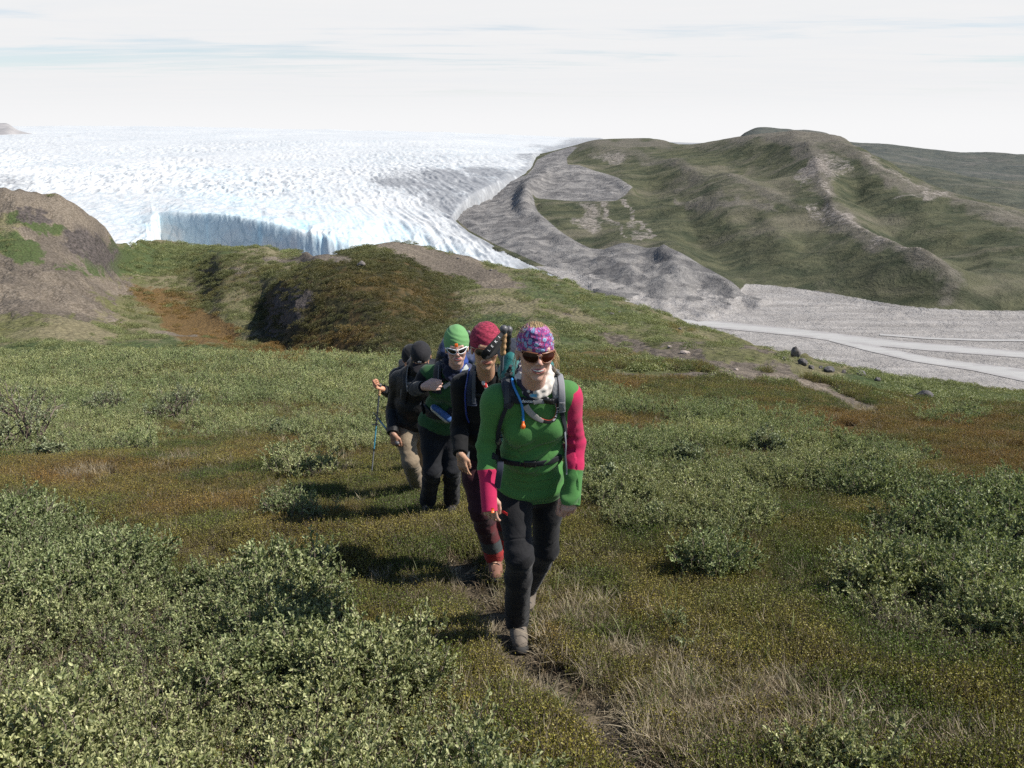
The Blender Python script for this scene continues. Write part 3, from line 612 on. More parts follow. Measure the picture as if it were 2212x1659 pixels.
# ================================================================== VEGETATION
def tube_np(pts, radii, sides=4):
    """tapered tube; returns V, F (quads)"""
    pts = np.asarray(pts, float); n = len(pts); t = np.gradient(pts, axis=0); t /= np.linalg.norm(t, axis=1)[:, None] + 1e-9
    up = np.array([0, 0, 1.0]); a = np.cross(t, up); bad = np.linalg.norm(a, axis=1) < .1; a[bad] = np.cross(t[bad], [1.0, 0, 0]); a /= np.linalg.norm(a, axis=1)[:, None]
    b = np.cross(t, a); th = np.arange(sides) * 2 * PI / sides
    V = pts[:, None, :] + np.asarray(radii)[:, None, None] * (np.cos(th)[None, :, None] * a[:, None, :] + np.sin(th)[None, :, None] * b[:, None, :])
    i = np.arange(n - 1)[:, None] * sides; k = np.arange(sides)[None, :]; k2 = (k + 1) % sides
    return V.reshape(-1, 3), np.stack([i + k, i + k2, i + sides + k2, i + sides + k], -1).reshape(-1, 4)
class Acc:
    def __init__(s): s.V = []; s.F = []; s.M = []; s.C = []; s.n = 0
    def add(s, V, F, m=0, c=0.5):
        s.V.append(np.asarray(V, np.float32)); s.F.append(np.asarray(F) + s.n); s.M.append(np.full(len(F), m)); s.C.append(np.broadcast_to(c, (len(V),)).astype(np.float32)); s.n += len(V)
    def mesh(s, name, mats, smooth_=False):
        me = mesh_np(name, np.concatenate(s.V), np.concatenate(s.F), mats, smooth_, np.concatenate(s.M)); setattr_f(me, 'lv', np.concatenate(s.C)); return me
def leaves_np(P, D, L, Wd, rng, fold=.25, droop=.2):
    """folded leaves (6 verts, 2 quads... as 4-gons) at P pointing along D"""
    n = len(P); D = D / (np.linalg.norm(D, axis=1)[:, None] + 1e-9)
    r = rng.normal(size=(n, 3)); S = np.cross(D, r); S /= np.linalg.norm(S, axis=1)[:, None] + 1e-9; N = np.cross(S, D)
    N *= np.sign(N[:, 2:3] + 1e-6); L = L[:, None]; Wd = Wd[:, None]
    a = P; m = P + D * L * .5 - N * Wd * fold; tip = P + D * L - N * L * droop * .3
    l1 = P + D * L * .32 + S * Wd * .5; l2 = P + D * L * .72 + S * Wd * .42; r1 = P + D * L * .32 - S * Wd * .5; r2 = P + D * L * .72 - S * Wd * .42
    V = np.stack([a, l1, l2, tip, r2, r1], 1).reshape(-1, 3)
    b = np.arange(n)[:, None] * 6; F = np.concatenate([b + np.array([[0, 1, 2, 3]]), b + np.array([[0, 3, 4, 5]])])
    V = V.reshape(n, 6, 3); V[:, 0] -= 0; V[:, 3] -= (N * Wd * .15); V[:, [1, 2, 4, 5]] += (N * Wd * fold)[:, None, :]
    return V.reshape(-1, 3), F
def mat_leaf(name, c1, c2, trans=.25, rough=.5, tint=True, spec=.3):
    m, nt, out = newmat(name)
    lv = attr(nt, 'lv').outputs['Fac']
    c = mix_(nt, lv, c1, c2)
    if tint:
        t = attr(nt, 'tint', 'INSTANCER'); c = mix_(nt, 1.0, c, t.outputs['Color'], 'MULTIPLY')
    b = nd(nt, 'ShaderNodeBsdfPrincipled', Base_Color=c, Roughness=rough); b.inputs['Specular IOR Level'].default_value = spec
    tr = nd(nt, 'ShaderNodeBsdfTranslucent', Color=mix_(nt, .5, c, mix_(nt, 1.0, c, (1.2, 1.3, .4), 'MULTIPLY')))
    mx = nd(nt, 'ShaderNodeMixShader', i0=trans, i1=b.outputs[0], i2=tr.outputs[0]); nt.links.new(mx.outputs[0], out.inputs[0]); return m
M_WLEAF = mat_leaf('willow_leaf', (.125, .155, .075), (.38, .405, .25), .25, .42)
M_WLEAF_S = mat_leaf('willow_leaf_shrub', (.125, .155, .075), (.38, .405, .25), .25, .42, tint=False)
M_TWIG = mat_leaf('twig', (.075, .055, .042), (.26, .215, .18), .0, .85, tint=False, spec=.15)
M_HEATH = mat_leaf('heath_leaf', (.11, .125, .034), (.255, .255, .082), .25, .45)
M_STRAW = mat_leaf('dry_grass', (.26, .21, .14), (.46, .39, .27), .25, .7)
M_GRASS = mat_leaf('grass_blade', (.10, .13, .03), (.20, .22, .06), .3, .5)
M_FLOWER = mat_leaf('petal', (.7, .68, .6), (.75, .72, .66), .2, .6, tint=False)

def willow_spray(rng, H=.26, nst=5, leafL=.0165, twigs=6, per=9, bare=.0, spread=.55):
    A = Acc()
    for s_ in range(nst):
        az = rng.uniform(0, 2 * PI); lean = rng.uniform(.1, spread); h = H * rng.uniform(.65, 1.1)
        d = np.array([math.cos(az) * lean, math.sin(az) * lean, 1.0]); base_ = np.array([math.cos(az), math.sin(az), 0]) * rng.uniform(0, .03)
        t = np.linspace(0, 1, 6)[:, None]; cur = rng.normal(size=3) * .12 * h
        pts = base_ + d * h * t + cur * t * (1 - t) * 2 - np.array([0, 0, .03])
        V, F = tube_np(pts, np.linspace(.0035, .0011, 6), 3); A.add(V, F, 1, rng.uniform(0, 1))
        for k in range(twigs):
            tt = rng.uniform(.25, 1.0); p0 = base_ + d * h * tt + cur * tt * (1 - tt) * 2 - np.array([0, 0, .03])
            td = d / np.linalg.norm(d) * .5 + rng.normal(size=3) * .55; td[2] = abs(td[2]) * .9 + .25; td /= np.linalg.norm(td); tl = h * rng.uniform(.15, .38)
            pts2 = p0 + td * tl * np.linspace(0, 1, 3)[:, None]; V, F = tube_np(pts2, [.0016, .0012, .0007], 3); A.add(V, F, 1, rng.uniform(0, 1))
            if rng.random() < bare: continue
            n = per; u = rng.uniform(.15, 1.05, n)[:, None]; P = p0 + td * tl * u
            D = td * .8 + rng.normal(size=(n, 3)) * .65; D[:, 2] += .35
            V, F = leaves_np(P, D, leafL * rng.uniform(.65, 1.2, n), leafL * .48 * rng.uniform(.8, 1.2, n), rng)
            A.add(V, F, 0, np.repeat(rng.uniform(0, 1, n) ** 1.3, 6))
    return A
def heath_tuft(rng, R=.07, n=46, H=.06, leafL=.007):
    """patch of dwarf shrub: many short upright shoots set with tiny leaves"""
    A = Acc(); r = R * np.sqrt(rng.uniform(0, 1, n)); a = rng.uniform(0, 2 * PI, n)
    for k in range(n):
        h = H * rng.uniform(.5, 1.15) * (1 - .35 * (r[k] / R) ** 2); b0 = np.array([math.cos(a[k]) * r[k], math.sin(a[k]) * r[k], -.01]); d = np.array([rng.normal() * .28, rng.normal() * .28, 1.0])
        m_ = 7; u = np.linspace(.3, 1, m_)[:, None]; P = b0 + d * h * u; D = rng.normal(size=(m_, 3)) * .8; D[:, 2] = abs(D[:, 2]) + .2
        V, F = leaves_np(P, D, leafL * rng.uniform(.7, 1.4, m_), leafL * .7 * rng.uniform(.7, 1.2, m_), rng, .1); A.add(V, F, 0, np.repeat(np.clip(rng.uniform(0, 1, m_) * .6 + u[:, 0] * .4, 0, 1), 6))
        V, F = tube_np(b0 + d * h * np.array([[0], [1.0]]), [.0012, .0006], 3); A.add(V, F, 1, rng.uniform(0, .6))
    return A
def grass_tuft(rng, n=40, H=.16, R=.06, flat=.8, w=.0016):
    A = Acc()
    for k in range(n):
        az = rng.uniform(0, 2 * PI); lean = rng.uniform(.1, flat); h = H * rng.uniform(.5, 1.2); r = R * rng.uniform(0, 1); az2 = rng.uniform(0, 2 * PI)
        b0 = np.array([math.cos(az2) * r, math.sin(az2) * r, -.01]); d = np.array([math.cos(az), math.sin(az), 0]); S = np.array([-math.sin(az), math.cos(az), 0])
        t = np.linspace(0, 1, 5)[:, None]; P = b0 + d * h * lean * t ** 1.6 * 1.2 + np.array([0, 0, 1]) * h * (t * math.sqrt(max(.05, 1 - lean * lean * .8)) - t ** 2 * lean * .45)
        ww = w * np.array([1, 1, .9, .6, .1])[:, None] * rng.uniform(.7, 1.3); V = np.concatenate([P - S * ww, P + S * ww]); F = np.array([[i, i + 1, i + 6, i + 5] for i in range(4)])
        A.add(V, F, 0, rng.uniform(0, 1))
    return A
def scrub_clump(rng, R=.45, H=.22, n=420, L=.05):
    """low cushion of scrub seen from tens of metres"""
    A = Acc(); a = rng.uniform(0, 2 * PI, n); r = np.sqrt(rng.uniform(0, 1, n)); lump = 1 + .3 * np.sin(a * 3 + rng.uniform(0, 6)) + .2 * np.sin(a * 5 + rng.uniform(0, 6))
    hh = np.sqrt(np.clip(1 - r ** 2, 0, 1)) * rng.uniform(.3, 1.0, n) ** .5 * (1 + .4 * np.sin(a * 4 + r * 6 + rng.uniform(0, 6)))
    P = np.stack([np.cos(a) * r * R * lump, np.sin(a) * r * R * lump, H * hh], -1); D = rng.normal(size=(n, 3)); D[:, 2] = abs(D[:, 2]) * .7 + .3
    V, F = leaves_np(P, D, L * rng.uniform(.6, 1.4, n), L * .6 * rng.uniform(.6, 1.3, n), rng, .1); A.add(V, F, 0, np.repeat(np.clip(rng.uniform(0, 1, n) * .7 + hh * .3, 0, 1), 6))
    return A
def sources(prefix, meshes):
    c = bpy.data.collections.new(prefix)
    for i, me in enumerate(meshes):
        o = bpy.data.objects.new('%s_%02d' % (prefix, i), me); c.objects.link(o)
    return c, len(meshes)
def scatter(name, src, P, scale, tint, label, cat, tilt=.15, idx=None):
    c, ns = src; n = len(P)
    me = bpy.data.meshes.new(name); me.vertices.add(n); me.vertices.foreach_set('co', np.asarray(P, np.float32).ravel())
    rot = np.stack([RNG.normal(0, tilt, n), RNG.normal(0, tilt, n), RNG.uniform(0, 2 * PI, n)], -1).astype(np.float32)
    a = me.attributes.new('rot', 'FLOAT_VECTOR', 'POINT'); a.data.foreach_set('vector', rot.ravel())
    setattr_f(me, 'sc', scale); setattr_c(me, 'tint', tint)
    a = me.attributes.new('idx', 'INT', 'POINT'); a.data.foreach_set('value', (RNG.integers(0, ns, n) if idx is None else idx).astype(np.int32))
    o = link(name, me); tag(o, label, cat, kind='stuff')
    ng = bpy.data.node_groups.new(name + '_scatter', 'GeometryNodeTree')
    ng.interface.new_socket(name='Geometry', in_out='INPUT', socket_type='NodeSocketGeometry'); ng.interface.new_socket(name='Geometry', in_out='OUTPUT', socket_type='NodeSocketGeometry')
    gi_ = ng.nodes.new('NodeGroupInput'); go = ng.nodes.new('NodeGroupOutput')
    ci = ng.nodes.new('GeometryNodeCollectionInfo'); ci.inputs['Collection'].default_value = c; ci.inputs['Separate Children'].default_value = True; ci.inputs['Reset Children'].default_value = True
    ip = ng.nodes.new('GeometryNodeInstanceOnPoints'); ip.inputs['Pick Instance'].default_value = True
    def na(nm, t):
        k = ng.nodes.new('GeometryNodeInputNamedAttribute'); k.data_type = t; k.inputs['Name'].default_value = nm; return k.outputs[0]
    er = ng.nodes.new('FunctionNodeEulerToRotation')
    ng.links.new(gi_.outputs[0], ip.inputs['Points']); ng.links.new(ci.outputs[0], ip.inputs['Instance']); ng.links.new(na('idx', 'INT'), ip.inputs['Instance Index'])
    ng.links.new(na('rot', 'FLOAT_VECTOR'), er.inputs[0]); ng.links.new(er.outputs[0], ip.inputs['Rotation']); ng.links.new(na('sc', 'FLOAT'), ip.inputs['Scale'])
    ng.links.new(ip.outputs[0], go.inputs[0])
    md = o.modifiers.new('scatter', 'NODES'); md.node_group = ng
    return o
# survey areas (2212-px picture coordinates) where each plant community grows
WIL_POLY = [(-80, 1150), (120, 1165), (300, 1235), (470, 1285), (600, 1330), (700, 1310), (790, 1350), (850, 1420), (905, 1500), (980, 1550), (1010, 1640), (1060, 1720), (1100, 2100), (-300, 2100), (-300, 1150)]
WIL_B = [(120, 890, 240, 90, 5), (300, 850, 300, 55, 0), (560, 880, 260, 75, 8), (720, 850, 160, 70, 0), (500, 930, 120, 30, 10), (60, 950, 90, 40, 0), (780, 920, 90, 70, 0), (650, 810, 260, 26, 3), (250, 790, 330, 22, 0, .8),
         (2060, 1230, 210, 100, 10), (1980, 1360, 150, 60, 15), (2190, 1330, 110, 90, 0), (2150, 1110, 130, 50, 0), (1760, 985, 200, 26, 4), (1640, 940, 140, 22, 0), (1330, 1050, 130, 60, 10), (1480, 1120, 160, 55, 5), (1620, 1060, 110, 36, 0, .9), (1430, 980, 120, 40, 0, .8),
         (1800, 1060, 140, 32, 8, .85), (1950, 1010, 70, 22, 0, .8), (1560, 1235, 60, 20, 0, .6), (1350, 1150, 90, 40, 0, .45), (1290, 960, 60, 30, 0, .8), (640, 1110, 50, 18, 0, .5), (670, 1030, 70, 16, 0, .5), (1500, 905, 200, 16, 0, .7), (2060, 905, 60, 14, 0, .7), (1250, 880, 160, 30, 0, .5), (1480, 1400, 60, 26, 20, .45), (1800, 1680, 80, 24, 0, .5)]
STRAW_B = [(1650, 1560, 330, 90, 8), (1400, 1470, 200, 60, 20, .9), (1250, 1330, 120, 60, 10, .8), (1230, 1440, 60, 40, 30, .7), (1850, 1640, 300, 50, 0, .9), (1500, 1620, 160, 60, 0), (150, 1040, 50, 16, 0, .9), (360, 1015, 60, 18, 0, .8), (1000, 1590, 80, 30, -20, .6), (1600, 1440, 160, 40, 10, .5), (1300, 1240, 100, 40, 0, .5)]
def fields(x, y, z):
    px, py = proj(x, y, z)
    wx_ = px + 75 * fbm(x / .9, y / .9, 4, 401); wy_ = py + 34 * fbm(x / .9 + 9, y / .9, 3, 403)
    w = np.maximum(paint(wx_, wy_, WIL_B, .35), smooth(sdpoly(wx_, wy_, WIL_POLY), -14, 14)); s = paint(wx_, wy_, STRAW_B, .5); r = paint(wx_, wy_, RUST, .5)
    return px, py, w, s, r
def pts_in(n, Y0, Y1, umax=.80, power=1.0):
    t = RNG.uniform(0, 1, n); Y = (Y0 ** (2 - power) + t * (Y1 ** (2 - power) - Y0 ** (2 - power))) ** (1 / (2 - power)) if power != 2 else Y0 * (Y1 / Y0) ** t
    u = RNG.uniform(-1, 1, n) * umax * (1 + .75 * smooth(-Y, -9, -1.5)); x = u * Y; z = ground_z(x, Y); return x, Y, z
PEOPLE_GAP = [plane_pt(1115, 1370)]
def pathd(x, y): return pdist(x, y, PATH, closed=False)
rg = np.random.default_rng(11)
# willow thicket
src_w = sources('willow_spray', [willow_spray(rg, H=.25, per=14, twigs=9).mesh('willow_spray', [M_WLEAF, M_TWIG]) for _ in range(6)] + [willow_spray(rg, H=.24, bare=.75, twigs=9).mesh('willow_spray', [M_WLEAF, M_TWIG]) for _ in range(2)])
def occl(x, y, z, m=.10): return (x*0+1) > 0
x, y, z = pts_in(100000, 1.3, 45, power=1.7); px, py, w, s, r = fields(x, y, z)
patch = fbm(x / .7, y / .7, 3, 421); patch = patch * (1 - .6 * smooth(y, 10, 20)) + .9 * smooth(y, 10, 20) * fbm(x / 4.5, y / 7, 3, 423); lod = 1 + smooth(y, 8, 40) * 1.6
k = (RNG.uniform(0, 1, len(x)) < smooth(w + .35 * patch, .28, .52) * (.45 + .55 * smooth(patch, -.38, .0)) * np.where(y < 8, .9, .75) * (1 - .05 * smooth(px - 1106, 60, 200) * (1 - smooth(px, 1780, 1860) * smooth(py, 1040, 1120)))) & (pathd(x, y) > .34)
x, y, z, patch = x[k], y[k], z[k], patch[k]; n = len(x)
g1 = fbm(x / 1.7, y / 1.7, 3, 431)[:, None]; g1 = np.clip(g1 * 1.4 + .5 + RNG.normal(0, .18, (n, 1)), 0, 1)
tint = (1 - g1) * np.array([.98, 1.02, .82]) + g1 * np.array([1.42, 1.32, 1.1]); tint *= RNG.uniform(.8, 1.15, (n, 1)) * (1 + .28 * smooth(y, 6, 14))[:, None]
sc_ = RNG.uniform(.7, 1.35, n) * (1 + .35 * patch) * (.90 + smooth(y, 3, 8) * .15 + smooth(y, 8, 40) * 1.3)
p2_ = fbm(x / .33 + 5, y / .33, 2, 425); sc_ *= 1 + .45 * p2_; mr_ = smooth(px[k] - 1106, 60, 200) * (1 - smooth(px[k], 1780, 1860) * smooth(py[k], 1040, 1120)) + 1.0 * (1 - smooth(px[k], 800, 950)) * (1 - smooth(py[k], 960, 1040)); sc_ *= 1 - .30 * mr_; bare_ = RNG.uniform(0, 1, n) < np.where(patch + .5 * p2_ < -.12, .75, .10); idx_ = np.where(bare_, RNG.integers(6, 8, n), RNG.integers(0, 6, n)); sc_ = np.where(bare_, sc_ * .85, sc_)
scatter('willow_thicket', src_w, np.stack([x, y, z - .02], -1), sc_, tint, 'grey-green carpet of low arctic willow scrub covering the slope', 'willow scrub', .25, idx_)
print('willow', n)
# heath
src_h = sources('heath_tuft', [heath_tuft(rg, n=52, H=rg.uniform(.07, .11)).mesh('heath_tuft', [M_HEATH, M_TWIG]) for _ in range(5)])
x, y, z = pts_in(195000, 1.4, 50, power=1.6); px, py, w, s, r = fields(x, y, z); _b = paint(*warp_px(px, py, 311), BARE); patch = fbm(x / .45, y / .45, 3, 441)
k = (RNG.uniform(0, 1, len(x)) < (1 - .75 * smooth(w, .4, .8)) * (1 - .85 * s) * (.35 + .65 * smooth(patch, -.42, .0))) & (pathd(x, y) + RNG.normal(0, .04, len(x)) > .19) & (RNG.uniform(0, 1, len(x)) > smooth(_b, .25, .6) + .5 * smooth(y, 18, 40))
x, y, z, r, px, py, patch = x[k], y[k], z[k], r[k], px[k], py[k], patch[k]; n = len(x)
rr = np.clip(r * .9 + .75 * fbm(x / .8, y / .8, 4, 451) - .12 + RNG.normal(0, .12, n), 0, 1)[:, None]
gg = np.clip(.5 + 1.5 * fbm(x / .5, y / .5, 3, 461), 0, 1)[:, None]
tint = (1 - rr) * ((1 - gg) * np.array([.46, .68, .36]) + gg * np.array([1.18, 1.02, .72])) + rr * np.array([1.35, .78, .55]); tint *= RNG.uniform(.65, 1.3, (n, 1))
sc_ = RNG.uniform(.8, 1.35, n) * (1 + .3 * patch) * (1 + smooth(y, 6, 50) * 3.2)
scatter('heath', src_h, np.stack([x, y, z], -1), sc_, tint, 'olive and rust coloured carpet of dwarf shrub heath', 'heath', .2); print('heath', n)
# dry grass and green blades
src_s = sources('straw_tuft', [grass_tuft(rg, n=46, H=rg.uniform(.09, .16), flat=1.0).mesh('straw_tuft', [M_STRAW]) for _ in range(4)])
x, y, z = pts_in(110000, 1.4, 26, power=1.5); px, py, w, s, r = fields(x, y, z)
patch = fbm(x / .5, y / .5, 3, 471); pdz = pathd(x, y)
k = (RNG.uniform(0, 1, len(x)) < np.maximum(smooth(s + .5 * patch, .3, .75) * .6, .06 + .25 * (pathd(x, y) < .5))) & (pdz + RNG.normal(0, .03, len(x)) > .10)
x, y, z = x[k], y[k], z[k]; n = len(x); tint = RNG.uniform(.7, 1.1, (n, 1)) * np.where(RNG.uniform(0, 1, (n, 1)) < .25, np.array([[.62, .56, .52]]), np.array([[1, 1, 1]]))
scatter('dry_grass', src_s, np.stack([x, y, z], -1), RNG.uniform(.6, 1.3, n) * (1 + smooth(y, 6, 20) * .6), tint, 'bleached dry grass lying in tufts beside the path', 'dry grass', .3); print('straw', n)
src_g = sources('grass_tuft', [grass_tuft(rg, n=12, H=rg.uniform(.13, .2), flat=.5).mesh('grass_tuft', [M_GRASS]) for _ in range(3)])
x, y, z = pts_in(9000, 1.4, 20, power=1.5); px, py, w, s, r = fields(x, y, z); k = (RNG.uniform(0, 1, len(x)) < .12 + .5 * (fbm(x / 1.2, y / 1.2, 2, 481) > .1) * (px > 1000)) & (pathd(x, y) > .12)
x, y, z = x[k], y[k], z[k]; n = len(x)
scatter('green_grass', src_g, np.stack([x, y, z], -1), RNG.uniform(.7, 1.3, n), RNG.uniform(.7, 1.1, (n, 1)) * np.ones((1, 3)), 'thin green grass blades standing among the heath', 'grass', .25)
# scrub on the middle slopes
src_c = sources('scrub_clump', [scrub_clump(rg).mesh('scrub_clump', [M_WLEAF]) for _ in range(5)])
x, y, z = pts_in(170000, 32, 640, umax=.66, power=1.35); px, py = proj(x, y, z); wpx, wpy = warp_px(px, py, 311)
b = paint(wpx, wpy, BARE); g_m = paint(wpx, wpy, GREEN); r_m = paint(wpx, wpy, RUST); d_m = paint(wpx, wpy, DARK); c_m = paint(px, py, CRAG)
pt = fbm(x / 9, y / 14, 4, 491)
k = RNG.uniform(0, 1, len(x)) < (1 - smooth(b, .3, .6)) * (1 - .8 * c_m) * (.02 + .14 * g_m + .40 * d_m + .30 * smooth(pt, .05, .40)) * .75
x, y, z, g_m, r_m, d_m = [v[k] for v in (x, y, z, g_m, r_m, d_m)]; n = len(x)
tg = np.array([.85, .84, .62]) * np.ones((n, 1)); tg = tg * (1 - .55 * d_m[:, None]) ; tg = tg * (1 - .6 * d_m[:, None]) + .6 * d_m[:, None] * np.array([.48, .36, .2]) * RNG.uniform(.5, 1.1, (n, 1)); rm = np.clip(r_m + .5 * fbm(x / 12, y / 12, 2, 493) - .1, 0, 1)[:, None] * (RNG.uniform(0, 1, (n, 1)) < .8)
tg = tg * (1 - rm) + rm * np.array([.9, .5, .28]); tg = tg * RNG.uniform(.7, 1.2, (n, 1))
scatter('hill_scrub', src_c, np.stack([x, y, z - .03], -1), RNG.uniform(.5, 1.4, n) * (.8 + y / 110), tg, 'dark low scrub dotted over the hillock and far slopes', 'scrub', .1); print('scrub', n)
# ================================================================== FIGURES: implicit-surface toolkit
def V3(*a): return np.array(a, float)
def W3(px, py, Y): return np.array(W(px, py, Y))
def nrm(v): return v / (np.linalg.norm(v) + 1e-12)
class Sdf:
    """union of blended tapered limbs and ellipsoids, meshed with surface nets"""
    def __init__(s): s.p = []
    def cap(s, a, b, ra, rb, k=.02, flat=0, sub=False): s.p.append(('c', np.array(a, float), np.array(b, float), ra, rb, k, flat, sub)); return s
    def ell(s, c, r, R=None, k=.02, sub=False): s.p.append(('e', np.array(c, float), np.array(r, float), np.eye(3) if R is None else np.array(R, float), k, sub)); return s
    def box(s, c, hsz, R=None, rad=.02, k=.01, sub=False): s.p.append(('b', np.array(c, float), np.array(hsz, float), np.eye(3) if R is None else np.array(R, float), rad, k, sub)); return s
    def cut(s, c, n): s.p.append(('p', np.array(c, float), nrm(np.array(n, float)))); return s
    def grow(s, off):
        o = Sdf()
        for q in s.p:
            if q[0] == 'c': q = ('c', q[1], q[2], q[3] + off, q[4] + off) + q[5:]
            elif q[0] == 'e': q = ('e', q[1], q[2] + off) + q[3:]
            o.p.append(q)
        return o
    def bounds(s):
        lo = np.full(3, 1e9); hi = -lo
        for q in s.p:
            if q[0] == 'c': r = max(q[3], q[4]); l = np.minimum(q[1], q[2]) - r; h = np.maximum(q[1], q[2]) + r; sub = q[7]
            elif q[0] == 'e': r = q[2].max(); l = q[1] - r; h = q[1] + r; sub = q[5]
            elif q[0] == 'b': r = np.linalg.norm(q[2]); l = q[1] - r; h = q[1] + r; sub = q[6]
            else: continue
            if not sub: lo = np.minimum(lo, l); hi = np.maximum(hi, h)
        return lo, hi
    def field(s, h):
        lo, hi = s.bounds(); lo = lo - 4 * h; hi = hi + 4 * h
        n = np.ceil((hi - lo) / h).astype(int) + 1; Fd = np.full(n, .3, np.float32); s.lo, s.h, s.n = lo, h, n
        for q in s.p:
            if q[0] == 'p': i0 = np.zeros(3, int); i1 = n
            else:
                k = q[5] if q[0] != 'e' else q[4]
                if q[0] == 'c': r = max(q[3], q[4]); l = np.minimum(q[1], q[2]) - r; u = np.maximum(q[1], q[2]) + r; sub = q[7]
                elif q[0] == 'e': r = q[2].max(); l = q[1] - r; u = q[1] + r; sub = q[5]
                else: r = np.linalg.norm(q[2]); l = q[1] - r; u = q[1] + r; sub = q[6]
                m = k + 4 * h; i0 = np.clip(np.floor((l - m - lo) / h).astype(int), 0, n); i1 = np.clip(np.ceil((u + m - lo) / h).astype(int) + 1, 0, n)
                if (i1 <= i0).any(): continue
            X = (lo[0] + h * np.arange(i0[0], i1[0]))[:, None, None].astype(np.float32); Y = (lo[1] + h * np.arange(i0[1], i1[1]))[None, :, None].astype(np.float32); Z = (lo[2] + h * np.arange(i0[2], i1[2]))[None, None, :].astype(np.float32)
            sl = Fd[i0[0]:i1[0], i0[1]:i1[1], i0[2]:i1[2]]
            if q[0] == 'p':
                c, nn = q[1], q[2]; np.maximum(sl, (X - c[0]) * nn[0] + (Y - c[1]) * nn[1] + (Z - c[2]) * nn[2], out=sl); continue
            if q[0] == 'c':
                a, b, ra, rb, k, flat, sub = q[1:]; d = b - a; L2 = max(float(d @ d), 1e-10)
                t = ((X - a[0]) * d[0] + (Y - a[1]) * d[1] + (Z - a[2]) * d[2]) / L2; tc = np.clip(t, 0, 1)
                D = np.sqrt((X - a[0] - d[0] * tc) ** 2 + (Y - a[1] - d[1] * tc) ** 2 + (Z - a[2] - d[2] * tc) ** 2) - (ra + (rb - ra) * tc)
                if flat: D = np.maximum(D, (t - 1) * math.sqrt(L2))
            elif q[0] == 'e':
                c, r, R, k, sub = q[1:]; Q = [((X - c[0]) * R[0][i] + (Y - c[1]) * R[1][i] + (Z - c[2]) * R[2][i]) / r[i] for i in range(3)]
                k0 = np.sqrt(Q[0] ** 2 + Q[1] ** 2 + Q[2] ** 2) + 1e-6; k1 = np.sqrt((Q[0] / r[0]) ** 2 + (Q[1] / r[1]) ** 2 + (Q[2] / r[2]) ** 2) + 1e-6; D = k0 * (k0 - 1) / k1
            else:
                c, hs, R, rad, k, sub = q[1:]; Q = [np.abs((X - c[0]) * R[0][i] + (Y - c[1]) * R[1][i] + (Z - c[2]) * R[2][i]) - hs[i] + rad for i in range(3)]
                D = np.sqrt(np.maximum(Q[0], 0) ** 2 + np.maximum(Q[1], 0) ** 2 + np.maximum(Q[2], 0) ** 2) + np.minimum(np.maximum(np.maximum(Q[0], Q[1]), Q[2]), 0) - rad
            D = D.astype(np.float32)
            if sub:
                D = -D; hh = np.clip(.5 + .5 * (D - sl) / max(k, 1e-5), 0, 1); sl[...] = sl + (D - sl) * hh + k * hh * (1 - hh)
            else:
                hh = np.clip(.5 + .5 * (sl - D) / max(k, 1e-5), 0, 1); sl[...] = sl + (D - sl) * hh - k * hh * (1 - hh)
        s.F = Fd; return Fd
    def sample(s, P):
        g = (np.asarray(P, float) - s.lo) / s.h; g = np.clip(g, 0, s.n - 1.001); i = g.astype(int); f = g - i; r = 0
        for dx in (0, 1):
            for dy in (0, 1):
                for dz in (0, 1):
                    w = (f[..., 0] if dx else 1 - f[..., 0]) * (f[..., 1] if dy else 1 - f[..., 1]) * (f[..., 2] if dz else 1 - f[..., 2]); r = r + w * s.F[i[..., 0] + dx, i[..., 1] + dy, i[..., 2] + dz]
        return r
    def grad(s, P, e=.006):
        g = np.stack([s.sample(P + e * np.eye(3)[i]) - s.sample(P - e * np.eye(3)[i]) for i in range(3)], -1); return g / (np.linalg.norm(g, axis=-1, keepdims=True) + 1e-9)
    def nets(s, h):
        Fd = s.field(h); S = Fd < 0; n = np.array(Fd.shape)
        c = [S[dx:n[0] - 1 + dx, dy:n[1] - 1 + dy, dz:n[2] - 1 + dz] for dx in (0, 1) for dy in (0, 1) for dz in (0, 1)]
        anyc = c[0].copy(); allc = c[0].copy()
        for q in c[1:]: anyc |= q; allc &= q
        mix = anyc & ~allc; idx = np.argwhere(mix); N = len(idx); lut = np.full(mix.shape, -1, np.int32); lut[mix] = np.arange(N)
        acc = np.zeros((N, 3)); cnt = np.zeros(N)
        corners = np.array([(dx, dy, dz) for dx in (0, 1) for dy in (0, 1) for dz in (0, 1)])
        vals = np.stack([Fd[idx[:, 0] + k[0], idx[:, 1] + k[1], idx[:, 2] + k[2]] for k in corners], -1).astype(float)
        for i in range(8):
            for j in range(i + 1, 8):
                if np.abs(corners[i] - corners[j]).sum() != 1: continue
                a, b = vals[:, i], vals[:, j]; m = (a < 0) != (b < 0); t = a[m] / (a[m] - b[m]); acc[m] += corners[i] + (corners[j] - corners[i]) * t[:, None]; cnt[m] += 1
        V = s.lo + s.h * (idx + acc / cnt[:, None]); Fs = []
        for ax in range(3):
            o1, o2 = (ax + 1) % 3, (ax + 2) % 3
            A = S; sl0 = [slice(None)] * 3; sl1 = [slice(None)] * 3; sl0[ax] = slice(0, n[ax] - 1); sl1[ax] = slice(1, n[ax]); a = A[tuple(sl0)]; b = A[tuple(sl1)]
            e = np.argwhere(a != b); e = e[(e[:, o1] > 0) & (e[:, o2] > 0) & (e[:, o1] < n[o1] - 1) & (e[:, o2] < n[o2] - 1)]
            flip = A[e[:, 0], e[:, 1], e[:, 2]]
            def g(d1, d2): q = e.copy(); q[:, o1] -= d1; q[:, o2] -= d2; return lut[q[:, 0], q[:, 1], q[:, 2]]
            Q = np.stack([g(1, 1), g(0, 1), g(0, 0), g(1, 0)], -1); Q[~flip] = Q[~flip][:, ::-1]; Fs.append(Q)
